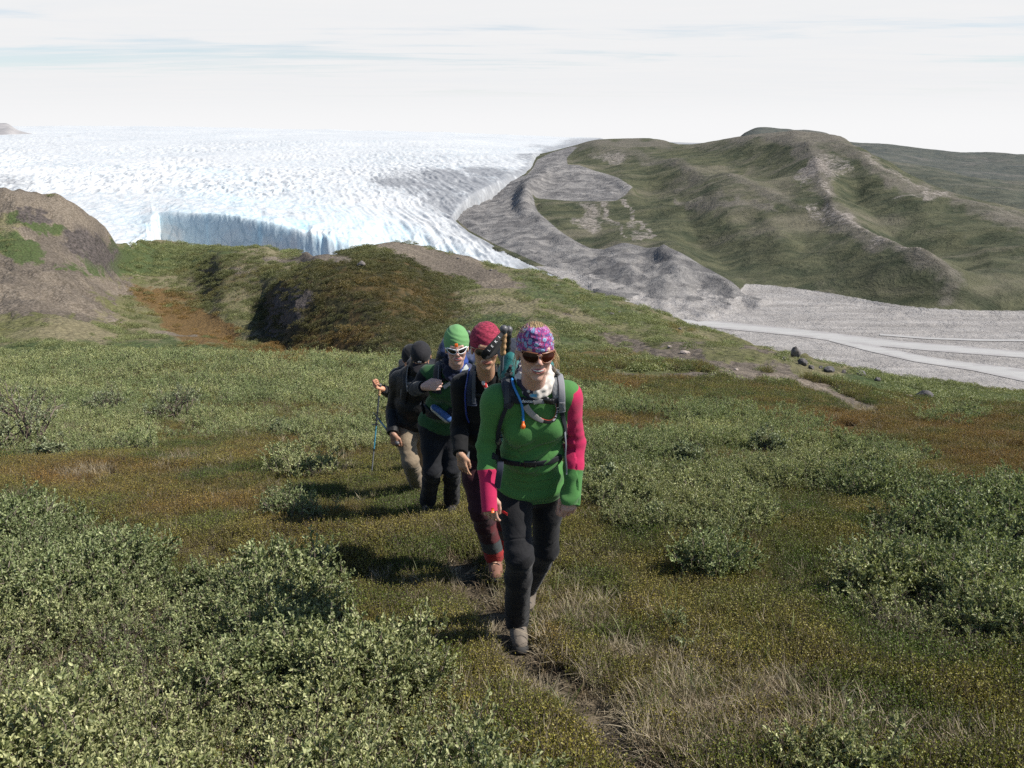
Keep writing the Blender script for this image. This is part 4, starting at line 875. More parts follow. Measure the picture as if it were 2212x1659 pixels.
        Fq = np.concatenate(Fs); Fq = Fq[(Fq >= 0).all(1)]
        return V, Fq
def relax(V, F, it=2, lam=.5):
    n = len(V)
    for _ in range(it):
        A = np.zeros((n, 3)); c = np.zeros(n)
        for i in range(4):
            for j in ((i + 1) % 4, (i - 1) % 4): 
                for d in range(3): A[:, d] += np.bincount(F[:, i], V[F[:, j], d], n)
                c += np.bincount(F[:, i], minlength=n)
        V = V + lam * (A / np.maximum(c, 1)[:, None] - V)
    return V
def vnormals(V, F):
    N = np.cross(V[F[:, 2]] - V[F[:, 0]], V[F[:, 3]] - V[F[:, 1]]); A = np.zeros_like(V)
    for i in range(4):
        for d in range(3): A[:, d] += np.bincount(F[:, i], N[:, d], len(V))
    return A / (np.linalg.norm(A, axis=1)[:, None] + 1e-12)
def sdf_obj(name, sd, h, mat, parent, colf=None, disp=None, it=2):
    V, F = sd.nets(h); V = relax(V, F, it)
    if disp is not None:
        N = vnormals(V, F); V = V + N * disp(V, N)[:, None]
    me = mesh_np(name, V, F, [mat])
    col = colf(V) if colf is not None else np.ones((len(V), 3))
    setattr_c(me, 'col', col); o = link(name, me, parent); return o
def npobj(name, V, F, mats, parent, col=None, smooth_=True):
    me = mesh_np(name, V, F, mats if isinstance(mats, (list, tuple)) else [mats], smooth_)
    if col is not None: setattr_c(me, 'col', np.broadcast_to(col, (len(V), 3)))
    return link(name, me, parent)
# ---- materials for figures
def mat_cloth(name, base=(1, 1, 1), rough=.85, weave=900, bump=.12, sheen=.06, use_col=True, spec=.2, heather=0.0):
    m, nt, out = newmat(name); g = nt.nodes.new('ShaderNodeNewGeometry'); P = g.outputs['Position']
    c = mix_(nt, 1.0, attr(nt, 'col').outputs['Color'], base, 'MULTIPLY') if use_col else mix_(nt, 0.0, base, base)
    n1 = noise_(nt, scaled(nt, P, (14, 14, 14)), 1, 4, .6); c = mix_(nt, .35, c, mix_(nt, 1.0, c, mix_(nt, n1, (.6, .6, .6), (1.4, 1.4, 1.4)), 'MULTIPLY'))
    n2 = noise_(nt, scaled(nt, P, (weave, weave, weave)), 1, 2, .5)
    if heather: c = mix_(nt, heather, c, mix_(nt, 1.0, c, mix_(nt, sstep(nt, noise_(nt, scaled(nt, P, (60, 60, 420)), 1, 3, .7), .4, .6), (.35, .35, .35), (1.7, 1.7, 1.7)), 'MULTIPLY'))
    b = nd(nt, 'ShaderNodeBsdfPrincipled', Base_Color=c, Roughness=rough); b.inputs['Specular IOR Level'].default_value = spec
    b.inputs['Sheen Weight'].default_value = sheen; b.inputs['Sheen Roughness'].default_value = .5
    nb = bump_(nt, noise_(nt, scaled(nt, P, (22, 22, 22)), 1, 4, .6, .6), bump, .02); nb = bump_(nt, n2, .25, .0012, nb); nt.links.new(nb, b.inputs['Normal'])
    nt.links.new(b.outputs[0], out.inputs[0]); return m
def mat_flat(name, col, rough=.5, metal=0.0, spec=.5, coat=0.0):
    m, nt, out = newmat(name); g = nt.nodes.new('ShaderNodeNewGeometry')
    n = noise_(nt, scaled(nt, g.outputs['Position'], (60, 60, 60)), 1, 3, .6); c = mix_(nt, n, [v * .82 for v in col], [min(1, v * 1.15) for v in col])
    b = nd(nt, 'ShaderNodeBsdfPrincipled', Base_Color=c, Roughness=rough, Metallic=metal); b.inputs['Specular IOR Level'].default_value = spec; b.inputs['Coat Weight'].default_value = coat
    nt.links.new(b.outputs[0], out.inputs[0]); return m
def mat_skin():
    m, nt, out = newmat('skin'); g = nt.nodes.new('ShaderNodeNewGeometry')
    n = noise_(nt, scaled(nt, g.outputs['Position'], (45, 45, 45)), 1, 4, .6); c = mix_(nt, .4, attr(nt, 'col').outputs['Color'], mix_(nt, 1.0, attr(nt, 'col').outputs['Color'], mix_(nt, n, (.8, .72, .72), (1.15, 1.1, 1.1)), 'MULTIPLY'))
    b = nd(nt, 'ShaderNodeBsdfPrincipled', Base_Color=c, Roughness=.48); b.inputs['Specular IOR Level'].default_value = .4
    b.inputs['Subsurface Weight'].default_value = .12; b.inputs['Subsurface Radius'].default_value = (.012, .004, .002); b.inputs['Subsurface Scale'].default_value = .5
    nb = bump_(nt, noise_(nt, scaled(nt, g.outputs['Position'], (420, 420, 420)), 1, 2, .5), .12, .001); nt.links.new(nb, b.inputs['Normal'])
    nt.links.new(b.outputs[0], out.inputs[0]); return m
M_SKIN = mat_skin(); M_KNIT = mat_cloth('knit', sheen=.12); M_SOFT = mat_cloth('softshell', weave=500, bump=.35, sheen=.08, rough=.8); M_NYLON = mat_cloth('nylon', weave=700, bump=.5, rough=.6, sheen=.05, spec=.35)
M_HEATHER = mat_cloth('heather_knit', heather=.8); M_WEB = mat_cloth('webbing', weave=600, bump=.1, rough=.7)
M_HAIRB = mat_flat('blond_hair', (.50, .36, .19), .5); M_LENS = mat_flat('dark_lens', (.008, .006, .006), .08, 0, .35, .15); M_BLACKP = mat_flat('black_plastic', (.012, .012, .013), .35)
M_WHITEP = mat_flat('white_plastic', (.72, .73, .74), .35); M_BROWNP = mat_flat('brown_plastic', (.20, .075, .035), .3); M_CORK = mat_flat('cork', (.42, .25, .12), .8); M_ALU = mat_flat('grey_metal', (.33, .34, .36), .35, .8)
M_ORANGE = mat_flat('orange_plastic', (.85, .15, .02), .4); M_TEETH = mat_flat('teeth', (.75, .72, .66), .3); M_TEXT = mat_flat('white_print', (.78, .78, .78), .6); M_RUBBER = mat_flat('rubber', (.03, .028, .026), .8)
M_BLUEP = mat_flat('blue_plastic', (.03, .20, .50), .25)
m_, nt_, out_ = newmat('amber_lens')     # mirrored amber sun lens: dark with an orange sheen painted into the colour at grazing angles
lw_ = nd(nt_, 'ShaderNodeLayerWeight', Blend=.35); b_ = nd(nt_, 'ShaderNodeBsdfPrincipled', Base_Color=mix_(nt_, math_(nt_, 'POWER', lw_.outputs['Facing'], 3.0), (.022, .005, .003), (.5, .09, .02)), Roughness=.10); b_.inputs['Coat Weight'].default_value = .0; b_.inputs['Specular IOR Level'].default_value = .22
nt_.links.new(b_.outputs[0], out_.inputs[0]); M_AMBER = m_
def mat_headband():
    m, nt, out = newmat('flower_print'); v = attr(nt, 'hb').outputs['Vector']
    def rings(scale, off, radius, c1, c2, cin):
        vo = nd(nt, 'ShaderNodeTexVoronoi', dict(feature='F1', voronoi_dimensions='2D'), Vector=scaled(nt, v, (1, 1, 1), loc=off), Scale=scale); vo.inputs['Randomness'].default_value = .75
        d = vo.outputs['Distance']; rnd = nd(nt, 'ShaderNodeSeparateColor', Color=vo.outputs['Color'])
        col = mix_(nt, sstep(nt, rnd.outputs[0], .45, .55), c1, c2)
        ring = math_(nt, 'MULTIPLY', sstep(nt, d, radius * .38, radius * .5), sstep(nt, d, radius, radius * .86)); core = sstep(nt, d, radius * .34, radius * .2)
        return ring, core, col
    n1 = noise_(nt, scaled(nt, v, (60, 60, 60)), 1, 4, .6)
    c = mix_(nt, sstep(nt, n1, .4, .6), (.035, .028, .10), (.12, .05, .19))
    r3, k3, c3 = rings(150, (3, 1, 0), .42, (.15, .12, .30), (.34, .06, .20), 0); c = mix_(nt, math_(nt, 'MULTIPLY', r3, .85), c, c3)
    r2, k2, c2 = rings(75, (.7, .2, 0), .40, (.34, .03, .11), (.52, .22, .38), 0); c = mix_(nt, r2, c, c2); c = mix_(nt, k2, c, (.3, .12, .26))
    r1, k1, c1_ = rings(46, (.1, .45, 0), .36, (.20, .38, .50), (.30, .05, .18), 0); c = mix_(nt, r1, c, c1_); c = mix_(nt, k1, c, (.16, .30, .48))
    b = nd(nt, 'ShaderNodeBsdfPrincipled', Base_Color=c, Roughness=.8); g = nt.nodes.new('ShaderNodeNewGeometry'); b.inputs['Specular IOR Level'].default_value = .2
    nt.links.new(bump_(nt, noise_(nt, scaled(nt, g.outputs['Position'], (30, 30, 30)), 1, 3, .6), .4, .01), b.inputs['Normal']); nt.links.new(b.outputs[0], out.inputs[0]); return m
M_FLOWERP = mat_headband()

# ---- heads
class Head:
    """c: centre of the head, F: where the face looks, U: crown direction. Local coordinates (x to the figure's left, f forward, u up) in metres"""
    def __init__(s, c, F, U, sc=1.0):
        s.c = np.array(c, float); s.F = nrm(np.array(F, float)); U = np.array(U, float); s.X = nrm(np.cross(U, s.F)); s.U = np.cross(s.F, s.X); s.sc = sc; s.R = np.stack([s.X, s.F, s.U], 1)
    def g(s, x, f, u): return s.c + s.sc * (x * s.X + f * s.F + u * s.U)
    def l(s, P): return ((P - s.c) @ s.R) / s.sc
def add_head(sd, H, neck, smile=0.0, w=1.0):
    k = H.sc; e = lambda c, r, kk=.02, sub=False: sd.ell(H.g(*c), np.array(r) * k, H.R, kk * k, sub)
    e((0, -.014, .034), (.073 * w, .092, .083)); e((0, .026, -.004), (.061 * w, .064, .078), .03); e((0, .020, -.060), (.050 * w, .056, .046), .03)
    e((0, .064, -.094), (.020, .017, .016), .022)
    for sx in (-1, 1):
        e((sx * .037 * w, .060, -.018 + .004 * smile), (.021, .019, .018), .022); e((sx * .075 * w, -.006, -.006), (.009, .017, .030), .006)
        e((sx * .033, .094, .013), (.016, .012, .012), .012, True); e((sx * .032, .073, .010), (.014, .013, .012), .004)
    sd.cap(H.g(-.036, .078, .032), H.g(.036, .078, .032), .010 * k, .010 * k, .016 * k)
    sd.cap(H.g(0, .084, .016), H.g(0, .106, -.020), .0075 * k, .011 * k, .012 * k)
    for sx in (-1, 1): e((sx * .0105, .095, -.026), (.0085, .010, .007), .006)
    wd = .020 + .006 * smile; up = .006 * smile
    for sx in (-1, 1):
        sd.ell(H.g(sx * .012, .076, -.058), V3(.018, .010, .014) * k, H.R, .012)
        if smile: sd.cap(H.g(sx * .020, .086, -.030), H.g(sx * .036, .070, -.056), .002 * k, .002 * k, .010 * k, sub=True)
    sd.cap(H.g(0, -.022, -.05), neck, .050 * k, .056 * k, .03)
def skin_col(Hd, base=(.50, .31, .235), lips=(.40, .15, .13), blush=.5):
    base = np.array(base)
    def f(V):
        L = Hd.l(V); c = np.tile(base, (len(V), 1))
        for sx in (-1, 1):
            d = np.linalg.norm((L - [sx * .038, .065, -.022]) / [.024, .03, .022], axis=1); c = c * (1 - (.25 * blush * np.clip(1.3 - d, 0, 1))[:, None] * np.array([-.3, .6, .5]))
        d = np.linalg.norm((L - [0, .105, -.018]) / [.018, .02, .022], axis=1); c = c * (1 - (.3 * blush * np.clip(1.3 - d, 0, 1))[:, None] * np.array([-.3, .5, .4]))
        d = np.linalg.norm((L - [0, .086, -.058]) / [.026, .012, .0115], axis=1); m = np.clip((1.12 - d) / .2, 0, 1)[:, None]; c = c * (1 - m) + m * np.array(lips)
        return c
    return f
def lens_glasses(H, name, parent, lensmat, framemat, hw=.064, hh=.023, u0=.010, f0=.104, curv=9.0, brow=.004, shape=2.6, rim=.0022, droop=.0, topbar=.0032):
    """two curved lenses, rim, bridge and temples"""
    fr = Acc(); cx = hw * .53; rw = hw * .45; k = H.sc
    def P(x, u, df=0.0): return np.stack([H.g(a, f0 - curv * a * a + df - .10 * abs(b - u0), b) for a, b in zip(np.atleast_1d(x), np.atleast_1d(u))])
    lens_V = []; lens_F = []; n0 = 0
    for sx in (-1, 1):
        th = np.linspace(0, 2 * PI, 33)[:-1]; cs, sn = np.cos(th), np.sin(th)
        ex = np.sign(cs) * np.abs(cs) ** (2 / shape) * rw; ey = np.sign(sn) * np.abs(sn) ** (2 / shape) * hh * np.where(sn > 0, .80, 1.0)
        ey = ey + brow * (ex * 1.0 / rw) * (sn > -2) - droop * (ex / rw) ** 2
        ex = ex * np.where(sn < 0, 1 - .22 * np.abs(sn), 1)
        X = sx * (cx + ex); U_ = u0 + ey; rings = [P(cx * sx + (X - cx * sx) * t, u0 + (U_ - u0) * t) for t in (.001, .35, .7, 1.0)]
        for r_ in rings: lens_V.append(r_)
        nr = 32
        for a in range(3):
            i = np.arange(nr); j = (i + 1) % nr; q = np.stack([i + a * nr, j + a * nr, j + (a + 1) * nr, i + (a + 1) * nr], -1) + n0; lens_F.append(q if sx > 0 else q[:, ::-1])
        n0 += 4 * nr
        out = rings[3]; out = np.concatenate([out, out[:2]]); V, F = tube_np(out, np.full(len(out), rim * k), 6); fr.add(V, F, 0)
        tb = P(sx * np.linspace(cx - rw * .9, cx + rw, 10), u0 + hh * .80 + brow * np.linspace(-.9, 1, 10) - droop * np.linspace(-.9, 1, 10) ** 2, .001); V, F = tube_np(tb, np.full(10, topbar * k), 6); fr.add(V, F, 0)
        a_ = P(sx * np.array([cx + rw]), np.array([u0 + hh * .6]))[0]; tmp = np.stack([a_, H.g(sx * .074, .05, u0 + hh * .55), H.g(sx * .080, .02, u0 + hh * .4), H.g(sx * .082, -.02, u0)]); V, F = tube_np(tmp, np.array([.0040, .0034, .0028, .002]) * k, 6); fr.add(V, F, 0)
    br = P(np.linspace(-(cx - rw), cx - rw, 7), u0 + hh * .45 + .002 * np.cos(np.linspace(-1.5, 1.5, 7)), .001); V, F = tube_np(br, np.full(7, .0032 * k), 6); fr.add(V, F, 0)
    o = link(name, fr.mesh(name, [framemat], True), parent)
    nl = len(lens_V) // 2
    for a in range(2):
        VV = np.concatenate(lens_V[a * nl:(a + 1) * nl]); FF = np.concatenate(lens_F[a * 3:(a + 1) * 3]) - a * 4 * 32
        lo = link('lens', mesh_np('lens', VV, FF, [lensmat]), o); lo.matrix_parent_inverse = Matrix.Identity(4)
    return o
def hair_tubes(name, strands, mat, parent, r=.0008):
    A = Acc()
    for s_ in strands: V, F = tube_np(s_, np.linspace(r, r * .3, len(s_)), 3); A.add(V, F, 0, .5)
    return link(name, A.mesh(name, [mat], True), parent)
def mouth(H, body, parent, smile=.5, w=.023, open_=.0, lipc=(.36, .13, .115), u0=-.0585):
    n = 17; xs = np.linspace(-1, 1, n)
    def surf(x, u):
        f = np.linspace(.125, .05, 260); P = np.stack([H.g(x, q, u) for q in f]); v = body.sample(P); i = int(np.argmax(v < 0)); return P[i]
    up = smile * .0065; mid = lambda du, ww=1.0: np.stack([surf(x * w * ww, u0 + up * x * x + du * (1 - x * x)) for x in xs])
    A = Acc(); prof = np.sqrt(np.clip(1 - xs ** 2, 0, 1))
    U_ = mid(.0035 + open_ * .5) + H.F * .0005; V, F = tube_np(U_, .0010 + .0026 * prof * (1 - .25 * smile), 6); A.add(V, F, 0)
    L_ = mid(-.0040 - open_ * .5) + H.F * .0005; V, F = tube_np(L_, .0010 + .0034 * prof * (1 - .2 * smile), 6); A.add(V, F, 0)
    lips = link('lips', A.mesh('lips', [mat_flat('lips', lipc, .45)], True), parent)
    G = mid(0) + H.F * .0008; V, F = ribbon(G, (.0028 + open_ * 1.2) * (.35 + .65 * prof), .0016, np.tile(H.F, (n, 1))); g_ = npobj('mouth_gap', V, F, mat_flat('mouth_dark', (.03, .008, .008), .6), lips); child(g_)
    if open_ > .002:
        T = mid(open_ * .22, .84) + H.F * .0018; V, F = ribbon(T, open_ * .62 * (.5 + .5 * prof), .0016, np.tile(H.F, (n, 1))); t_ = npobj('teeth', V, F, M_TEETH, lips); child(t_)
    return lips
# ---- hands
def add_hand(sd, w, d, n, t, curl=(.5, .6, .7, .75), sc=1.0, thumb=.6, splay=.08):
    """w wrist, d towards the fingers, n out of the palm, t thumb side"""
    d = nrm(d); n = nrm(n - (n @ d) * d); t0 = np.cross(d, n); t = t0 if t0 @ t > 0 else -t0; k = sc
    sd.cap(w, w + d * .03 * k, .023 * k, .024 * k, .012)
    for i, (o, L) in enumerate(((.030, .095), (.011, .098), (-.009, .094), (-.027, .086))):
        kn = w + d * L * k + t * o * k; sd.cap(w + d * .02 * k + t * o * .6 * k, kn, .0145 * k, .0105 * k, .014 * k)
        ang = curl[i]; p = kn; a = 0.0; ls = [(.043, .0098, .0090), (.027, .0090, .0082), (.021, .0082, .0068)]
        fs = (1.0, 1.08, 1.0, .82)[i]
        for j, (l, r0, r1) in enumerate(ls):
            a += ang * (.75, 1.0, .7)[j]; dd = nrm(d * math.cos(a) + n * math.sin(a) + t * splay * (1.5 - i) * .6); q = p + dd * l * k * fs; sd.cap(p, q, r0 * k, r1 * k, .003 * k); p = q
    p = w + d * .022 * k + t * .022 * k; q = w + d * .058 * k + t * .046 * k + n * .016 * k; sd.cap(p, q, .017 * k, .0125 * k, .014 * k)
    q2 = q + nrm(d * .9 + t * (.35 - thumb * .5) + n * .35 * thumb) * .034 * k; sd.cap(q, q2, .0118 * k, .0100 * k, .004 * k)
    q3 = q2 + nrm(d * .9 - t * .2 * thumb + n * .3 * thumb) * .026 * k; sd.cap(q2, q3, .0100 * k, .0078 * k, .003 * k)
# ---- torso
def torso_axes(P, N, SL, SR):
    U = nrm(N - P); X = SL - SR; X = nrm(X - (X @ U) * U); F = -np.cross(U, X)
    if F[1] > 0: F = -F
    return X, F, U
def add_torso(sd, J, s=1.0, female=True, off=0.0, belly=1.0, k=.05):
    P, N, SL, SR = J['P'], J['N'], J['SL'], J['SR']; X, F, U = torso_axes(P, N, SL, SR); R = np.stack([X, F, U], 1); L = np.linalg.norm(N - P)
    o = off
    sd.ell(P + U * .02, V3(.160 * s + o, .112 * s + o, .115 + o), R, k)
    sd.ell(P + U * L * .34 + F * .012, V3(.140 * s * belly + o, .108 * s * belly + o, .13 + o), R, k)
    sd.ell(P + U * L * .66, V3(.150 * s + o, .108 * s + o, .16 + o), R, k)
    sd.cap(SL - U * .03 - F * .01, SR - U * .03 - F * .01, .058 * s + o, .058 * s + o, k)
    for S in (SL, SR): sd.cap(N - U * .01 - F * .01, S - (S - N) * .1, .048 * s + o, .045 * s + o, .04)
    if female:
        for sx in (-1, 1): sd.ell(P + U * L * .66 + X * sx * .070 * s + F * .070 * s, V3(.070 * s + o, .060 * s + o, .066 * s + o), R, .04)
    return X, F, U
def add_arm(sd, S, E, Wr, r=(.056, .046, .034), off=0.0, k=.02, flat=0):
    m = S + (E - S) * .35
    sd.cap(S, m, r[0] + off, r[0] * .96 + off, .05); sd.cap(m, E, r[0] * .92 + off, r[1] + off, k); m2 = E + (Wr - E) * .35
    sd.cap(E, m2, r[1] + off, r[1] * 1.0 + off, k); sd.cap(m2, Wr, r[1] * .98 + off, r[2] + off, k, flat)
def add_leg(sd, H_, K, A, r=(.092, .062, .058, .040), off=0.0, k=.03, flat=0):
    m = H_ + (K - H_) * .4; sd.cap(H_, m, r[0] + off, r[0] * .9 + off, .06); sd.cap(m, K, r[0] * .88 + off, r[1] + off, k)
    m2 = K + (A - K) * .3; sd.cap(K, m2, r[1] + off, r[2] + off, k); sd.cap(m2, A, r[2] + off, r[3] + off, k, flat)
def folds(V, S, E, Wr, amp=.004):
    """ring folds gathered around the joint E of a sleeve or trouser leg"""
    a = nrm(Wr - S); t = (V - E) @ a; r = np.linalg.norm(V - E - t[:, None] * a, axis=1); w = np.exp(-(t / .09) ** 2) * (r < .16)
    ph = vn3(V * 9.0, 5) * 7; return amp * w * np.sin(t * 120 + ph) * (vn3(V * 11.0, 6) - .2)
def boot(parent, A, toe, cm, solecol=(.05, .045, .04), sc=1.0, lace=True):
    """hiking boot: upper with cuff, sole and laces; A ankle, toe = horizontal direction of the toes"""
    toe = nrm(np.array(toe, float)); up = V3(0, 0, 1); toe[2] *= 1; sd = Sdf(); base_ = A - up * .085 * sc; fp = base_ + toe * .06; print('sole above ground', round(float(fp[2] - .012 - ground_z(fp[0], fp[1])), 3))
    sd.cap(A + up * .05, A - up * .02, .050 * sc, .048 * sc, .02); sd.cap(A - up * .03 - toe * .02, base_ + toe * .15 * sc + up * .035, .047 * sc, .040 * sc, .03); sd.cap(base_ - toe * .045 + up * .035, base_ + toe * .10 + up * .035, .038 * sc, .043 * sc, .02)
    sd.cut(base_ + up * .012, -up)
    o = sdf_obj('boot', sd, .005, M_SOFT, parent, lambda V: np.tile(cm, (len(V), 1)), lambda V, N: .002 * (vn3(V * 60, 3) - .5))
    so_ = Sdf(); so_.cap(base_ - toe * .05 + up * .01, base_ + toe * .165 * sc + up * .012, .042, .044, .02); so_.cut(base_ + up * .02, up); so_.cut(base_ - up * .012, -up)
    s_ = sdf_obj('sole', so_, .005, M_RUBBER, o); s_.matrix_parent_inverse = Matrix.Identity(4)
    if lace:
        A_ = Acc(); sx = np.cross(toe, up)
        for i in range(5):
            c = A + toe * (.028 + .026 * i) * sc - up * (-.012 + .019 * i); c = c + nrm(toe * .35 + up) * .036
            pts = np.stack([c + sx * .026 * v - up * .012 * v * v + toe * .006 * v * (1 if i % 2 else -1) for v in np.linspace(-1, 1, 7)]); V, F = tube_np(pts, np.full(7, .0028), 5); A_.add(V, F, 0)
        l_ = link('lace', A_.mesh('lace', [M_BLACKP], True), o); l_.matrix_parent_inverse = Matrix.Identity(4)
    return o
# ---- straps laid over a surface
def drape(sd, px, py, Y0, Y1, off=.004):
    Ys = np.linspace(Y0, Y1, 260); u, s = ray_d(px / 1.1302, py / 1.1302); P = np.stack([u * Ys, Ys, s * Ys], -1)
    v = sd.sample(P); inside = ((P > sd.lo) & (P < sd.lo + sd.h * (sd.n - 1))).all(1); v = np.where(inside, v, 1.0) - off
    k = np.argmax(v < 0)
    if v[k] >= 0: k = int(np.argmin(v)); return P[k]
    if k: t = v[k - 1] / (v[k - 1] - v[k]); return P[k - 1] + (P[k] - P[k - 1]) * t
    return P[k]
def catm(P, n):
    P = np.asarray(P, float); m = len(P); Q = np.concatenate([[2 * P[0] - P[1]], P, [2 * P[-1] - P[-2]]]); out = []
    for t in np.linspace(0, m - 1 - 1e-6, n):
        i = int(t); f = t - i; a, b, c, d = Q[i:i + 4]; out.append(.5 * ((2 * b) + (c - a) * f + (2 * a - 5 * b + 4 * c - d) * f * f + (-a + 3 * b - 3 * c + d) * f ** 3))
    return np.array(out)
def ribbon(pts, wid, thick, normals, n=None):
    pts = np.asarray(pts, float); m = len(pts); T = np.gradient(pts, axis=0); T /= np.linalg.norm(T, axis=1)[:, None] + 1e-9; N = np.asarray(normals, float)
    S = np.cross(T, N); S /= np.linalg.norm(S, axis=1)[:, None] + 1e-9; N = np.cross(S, T); w = (np.broadcast_to(wid, (m,)) / 2)[:, None]; th = thick / 2
    prof = [(-1, -1), (-1, .6), (-.8, 1), (.8, 1), (1, .6), (1, -1)]
    V = np.stack([pts + S * w * a + N * th * b for a, b in prof], 1).reshape(-1, 3); i = np.arange(m - 1)[:, None] * 6; k = np.arange(6)[None, :]; k2 = (k + 1) % 6
    F = np.stack([i + k, i + k2, i + 6 + k2, i + 6 + k], -1).reshape(-1, 4); e = (m - 1) * 6
    F = np.concatenate([F, [[0, 1, 2, 3], [0, 3, 4, 5], [e + 3, e + 2, e + 1, e], [e + 5, e + 4, e + 3, e]]]); return V, F
def strap(name, parent, sd, pts, wid, thick, mat, col, Yr, off=.005, n=40, free=None):
    """pts: photo pixels; laid on the surface of sd (free=None) or hanging free at the given forward distances"""
    P2 = catm([p[:2] for p in pts], n)
    if free is None: P = np.stack([drape(sd, a, b, Yr[0], Yr[1], off) for a, b in P2])
    else: Yf = np.interp(np.linspace(0, 1, n), np.linspace(0, 1, len(free)), free); P = np.stack([W3(a, b, y) for (a, b), y in zip(P2, Yf)])
    for _ in range(3): P[1:-1] = .5 * P[1:-1] + .25 * (P[:-2] + P[2:])
    if free is None: N = sd.grad(P, .02)
    else: N = np.tile(V3(0, -1, .25), (n, 1))
    if np.ndim(wid): wid = np.interp(np.linspace(0, 1, n), np.linspace(0, 1, len(wid)), wid)
    V, F = ribbon(P, wid, thick, N); o = npobj(name, V, F, mat, parent, col, smooth_=False)
    if parent is not None and parent.type == 'MESH': o.matrix_parent_inverse = Matrix.Identity(4)
    return o, P, N
def text_on(name, s, size, P, X, N, parent, mat=None, ext=.0006):
    cu = bpy.data.curves.new(name, 'FONT'); cu.body = s; cu.size = size; cu.extrude = ext; cu.align_x = 'CENTER'; cu.align_y = 'CENTER'; cu.resolution_u = 3
    t = bpy.data.objects.new('tmp', cu); me = bpy.data.meshes.new_from_object(t); bpy.data.objects.remove(t); bpy.data.curves.remove(cu)
    X = nrm(X); N = nrm(N - (N @ X) * X); Yv = np.cross(N, X); M = Matrix(((X[0], Yv[0], N[0], P[0]), (X[1], Yv[1], N[1], P[1]), (X[2], Yv[2], N[2], P[2]), (0, 0, 0, 1)))
    me.transform(M); me.name = name; me.materials.clear(); me.materials.append(mat or M_TEXT); o = link(name, me, parent); o.matrix_parent_inverse = Matrix.Identity(4) if parent.type == 'MESH' else o.matrix_parent_inverse; return o
def child(o): o.matrix_parent_inverse = Matrix.Identity(4) if o.parent.type == 'MESH' else o.matrix_parent_inverse; return o
def lens_len(J, a, b): return np.linalg.norm(J[a] - J[b])
def check(nm, J): print(nm, {k: round(float(np.linalg.norm(J[k[:k.index('-')]] - J[k[k.index('-') + 1:]])), 3) for k in ('SL-SR', 'SL-EL', 'EL-WL', 'SR-ER', 'ER-WR', 'P-N', 'HL-KL', 'KL-AL', 'HR-KR', 'KR-AR', 'HL-HR')})
HUM = bool(1)
# ================================================================== PERSON IN FRONT: woman in a green and pink wool shirt
# L = the figure's left (photo right), R = the figure's right (photo left)
J = dict(P=W3(1296, 1168, 3.92), N=W3(1302, 945, 3.72), SL=W3(1386, 964, 3.74), SR=W3(1212, 974, 3.68), EL=W3(1405, 1082, 3.82), WL=W3(1395, 1196, 3.74), ER=W3(1186, 1088, 3.74), WR=W3(1193, 1204, 3.64),
         HL=W3(1338, 1185, 3.95), HR=W3(1252, 1190, 3.90), KL=W3(1332, 1340, 4.02), AL=W3(1288, 1430, 4.47), KR=W3(1268, 1358, 3.70), AR=W3(1262, 1500, 3.98))
check('leader', J)
root = empty('person', (float(J['AR'][0]), float(J['AR'][1]), float(ground_z(J['AR'][0], J['AR'][1]))), 'smiling woman leading the line in a green and pink wool shirt, floral headband and sunglasses', 'person', None)
H1 = Head(W3(1307, 861, 3.56), V3(.15, -1, .02), V3(.03, 0, 1), 1.05)
body = Sdf(); add_torso(body, J, .90, True); add_head(body, H1, J['N'] - V3(0, 0, .02), smile=1.0)
add_arm(body, J['SL'], J['EL'], J['WL'], (.040, .034, .026)); add_arm(body, J['SR'], J['ER'], J['WR'], (.040, .034, .026))
add_leg(body, J['HL'], J['KL'], J['AL'], (.066, .050, .046, .032)); add_leg(body, J['HR'], J['KR'], J['AR'], (.066, .050, .046, .032))
for A, t in ((J['AL'], V3(.1, -.6, -.8)), (J['AR'], V3(0, -1, -.2))): body.cap(A, A + nrm(t) * .12 - V3(0, 0, .05), .024, .018, .02)
add_hand(body, J['WL'], nrm(J['WL'] - J['EL']) * .6 + V3(-.1, -.25, -1), V3(-.3, .9, .1), V3(-1, -.5, 0), curl=(.9, .95, 1.0, 1.0))
add_hand(body, J['WR'], V3(.05, -.12, -1), V3(.25, .95, 0), V3(.95, -.2, 0), curl=(.45, .55, .6, .65), splay=.07, sc=.92)
sdf_obj('body', body, .0034, M_SKIN, root, skin_col(H1))
mouth(H1, body, root, 1.0, .027, .0075, (.40, .15, .13))
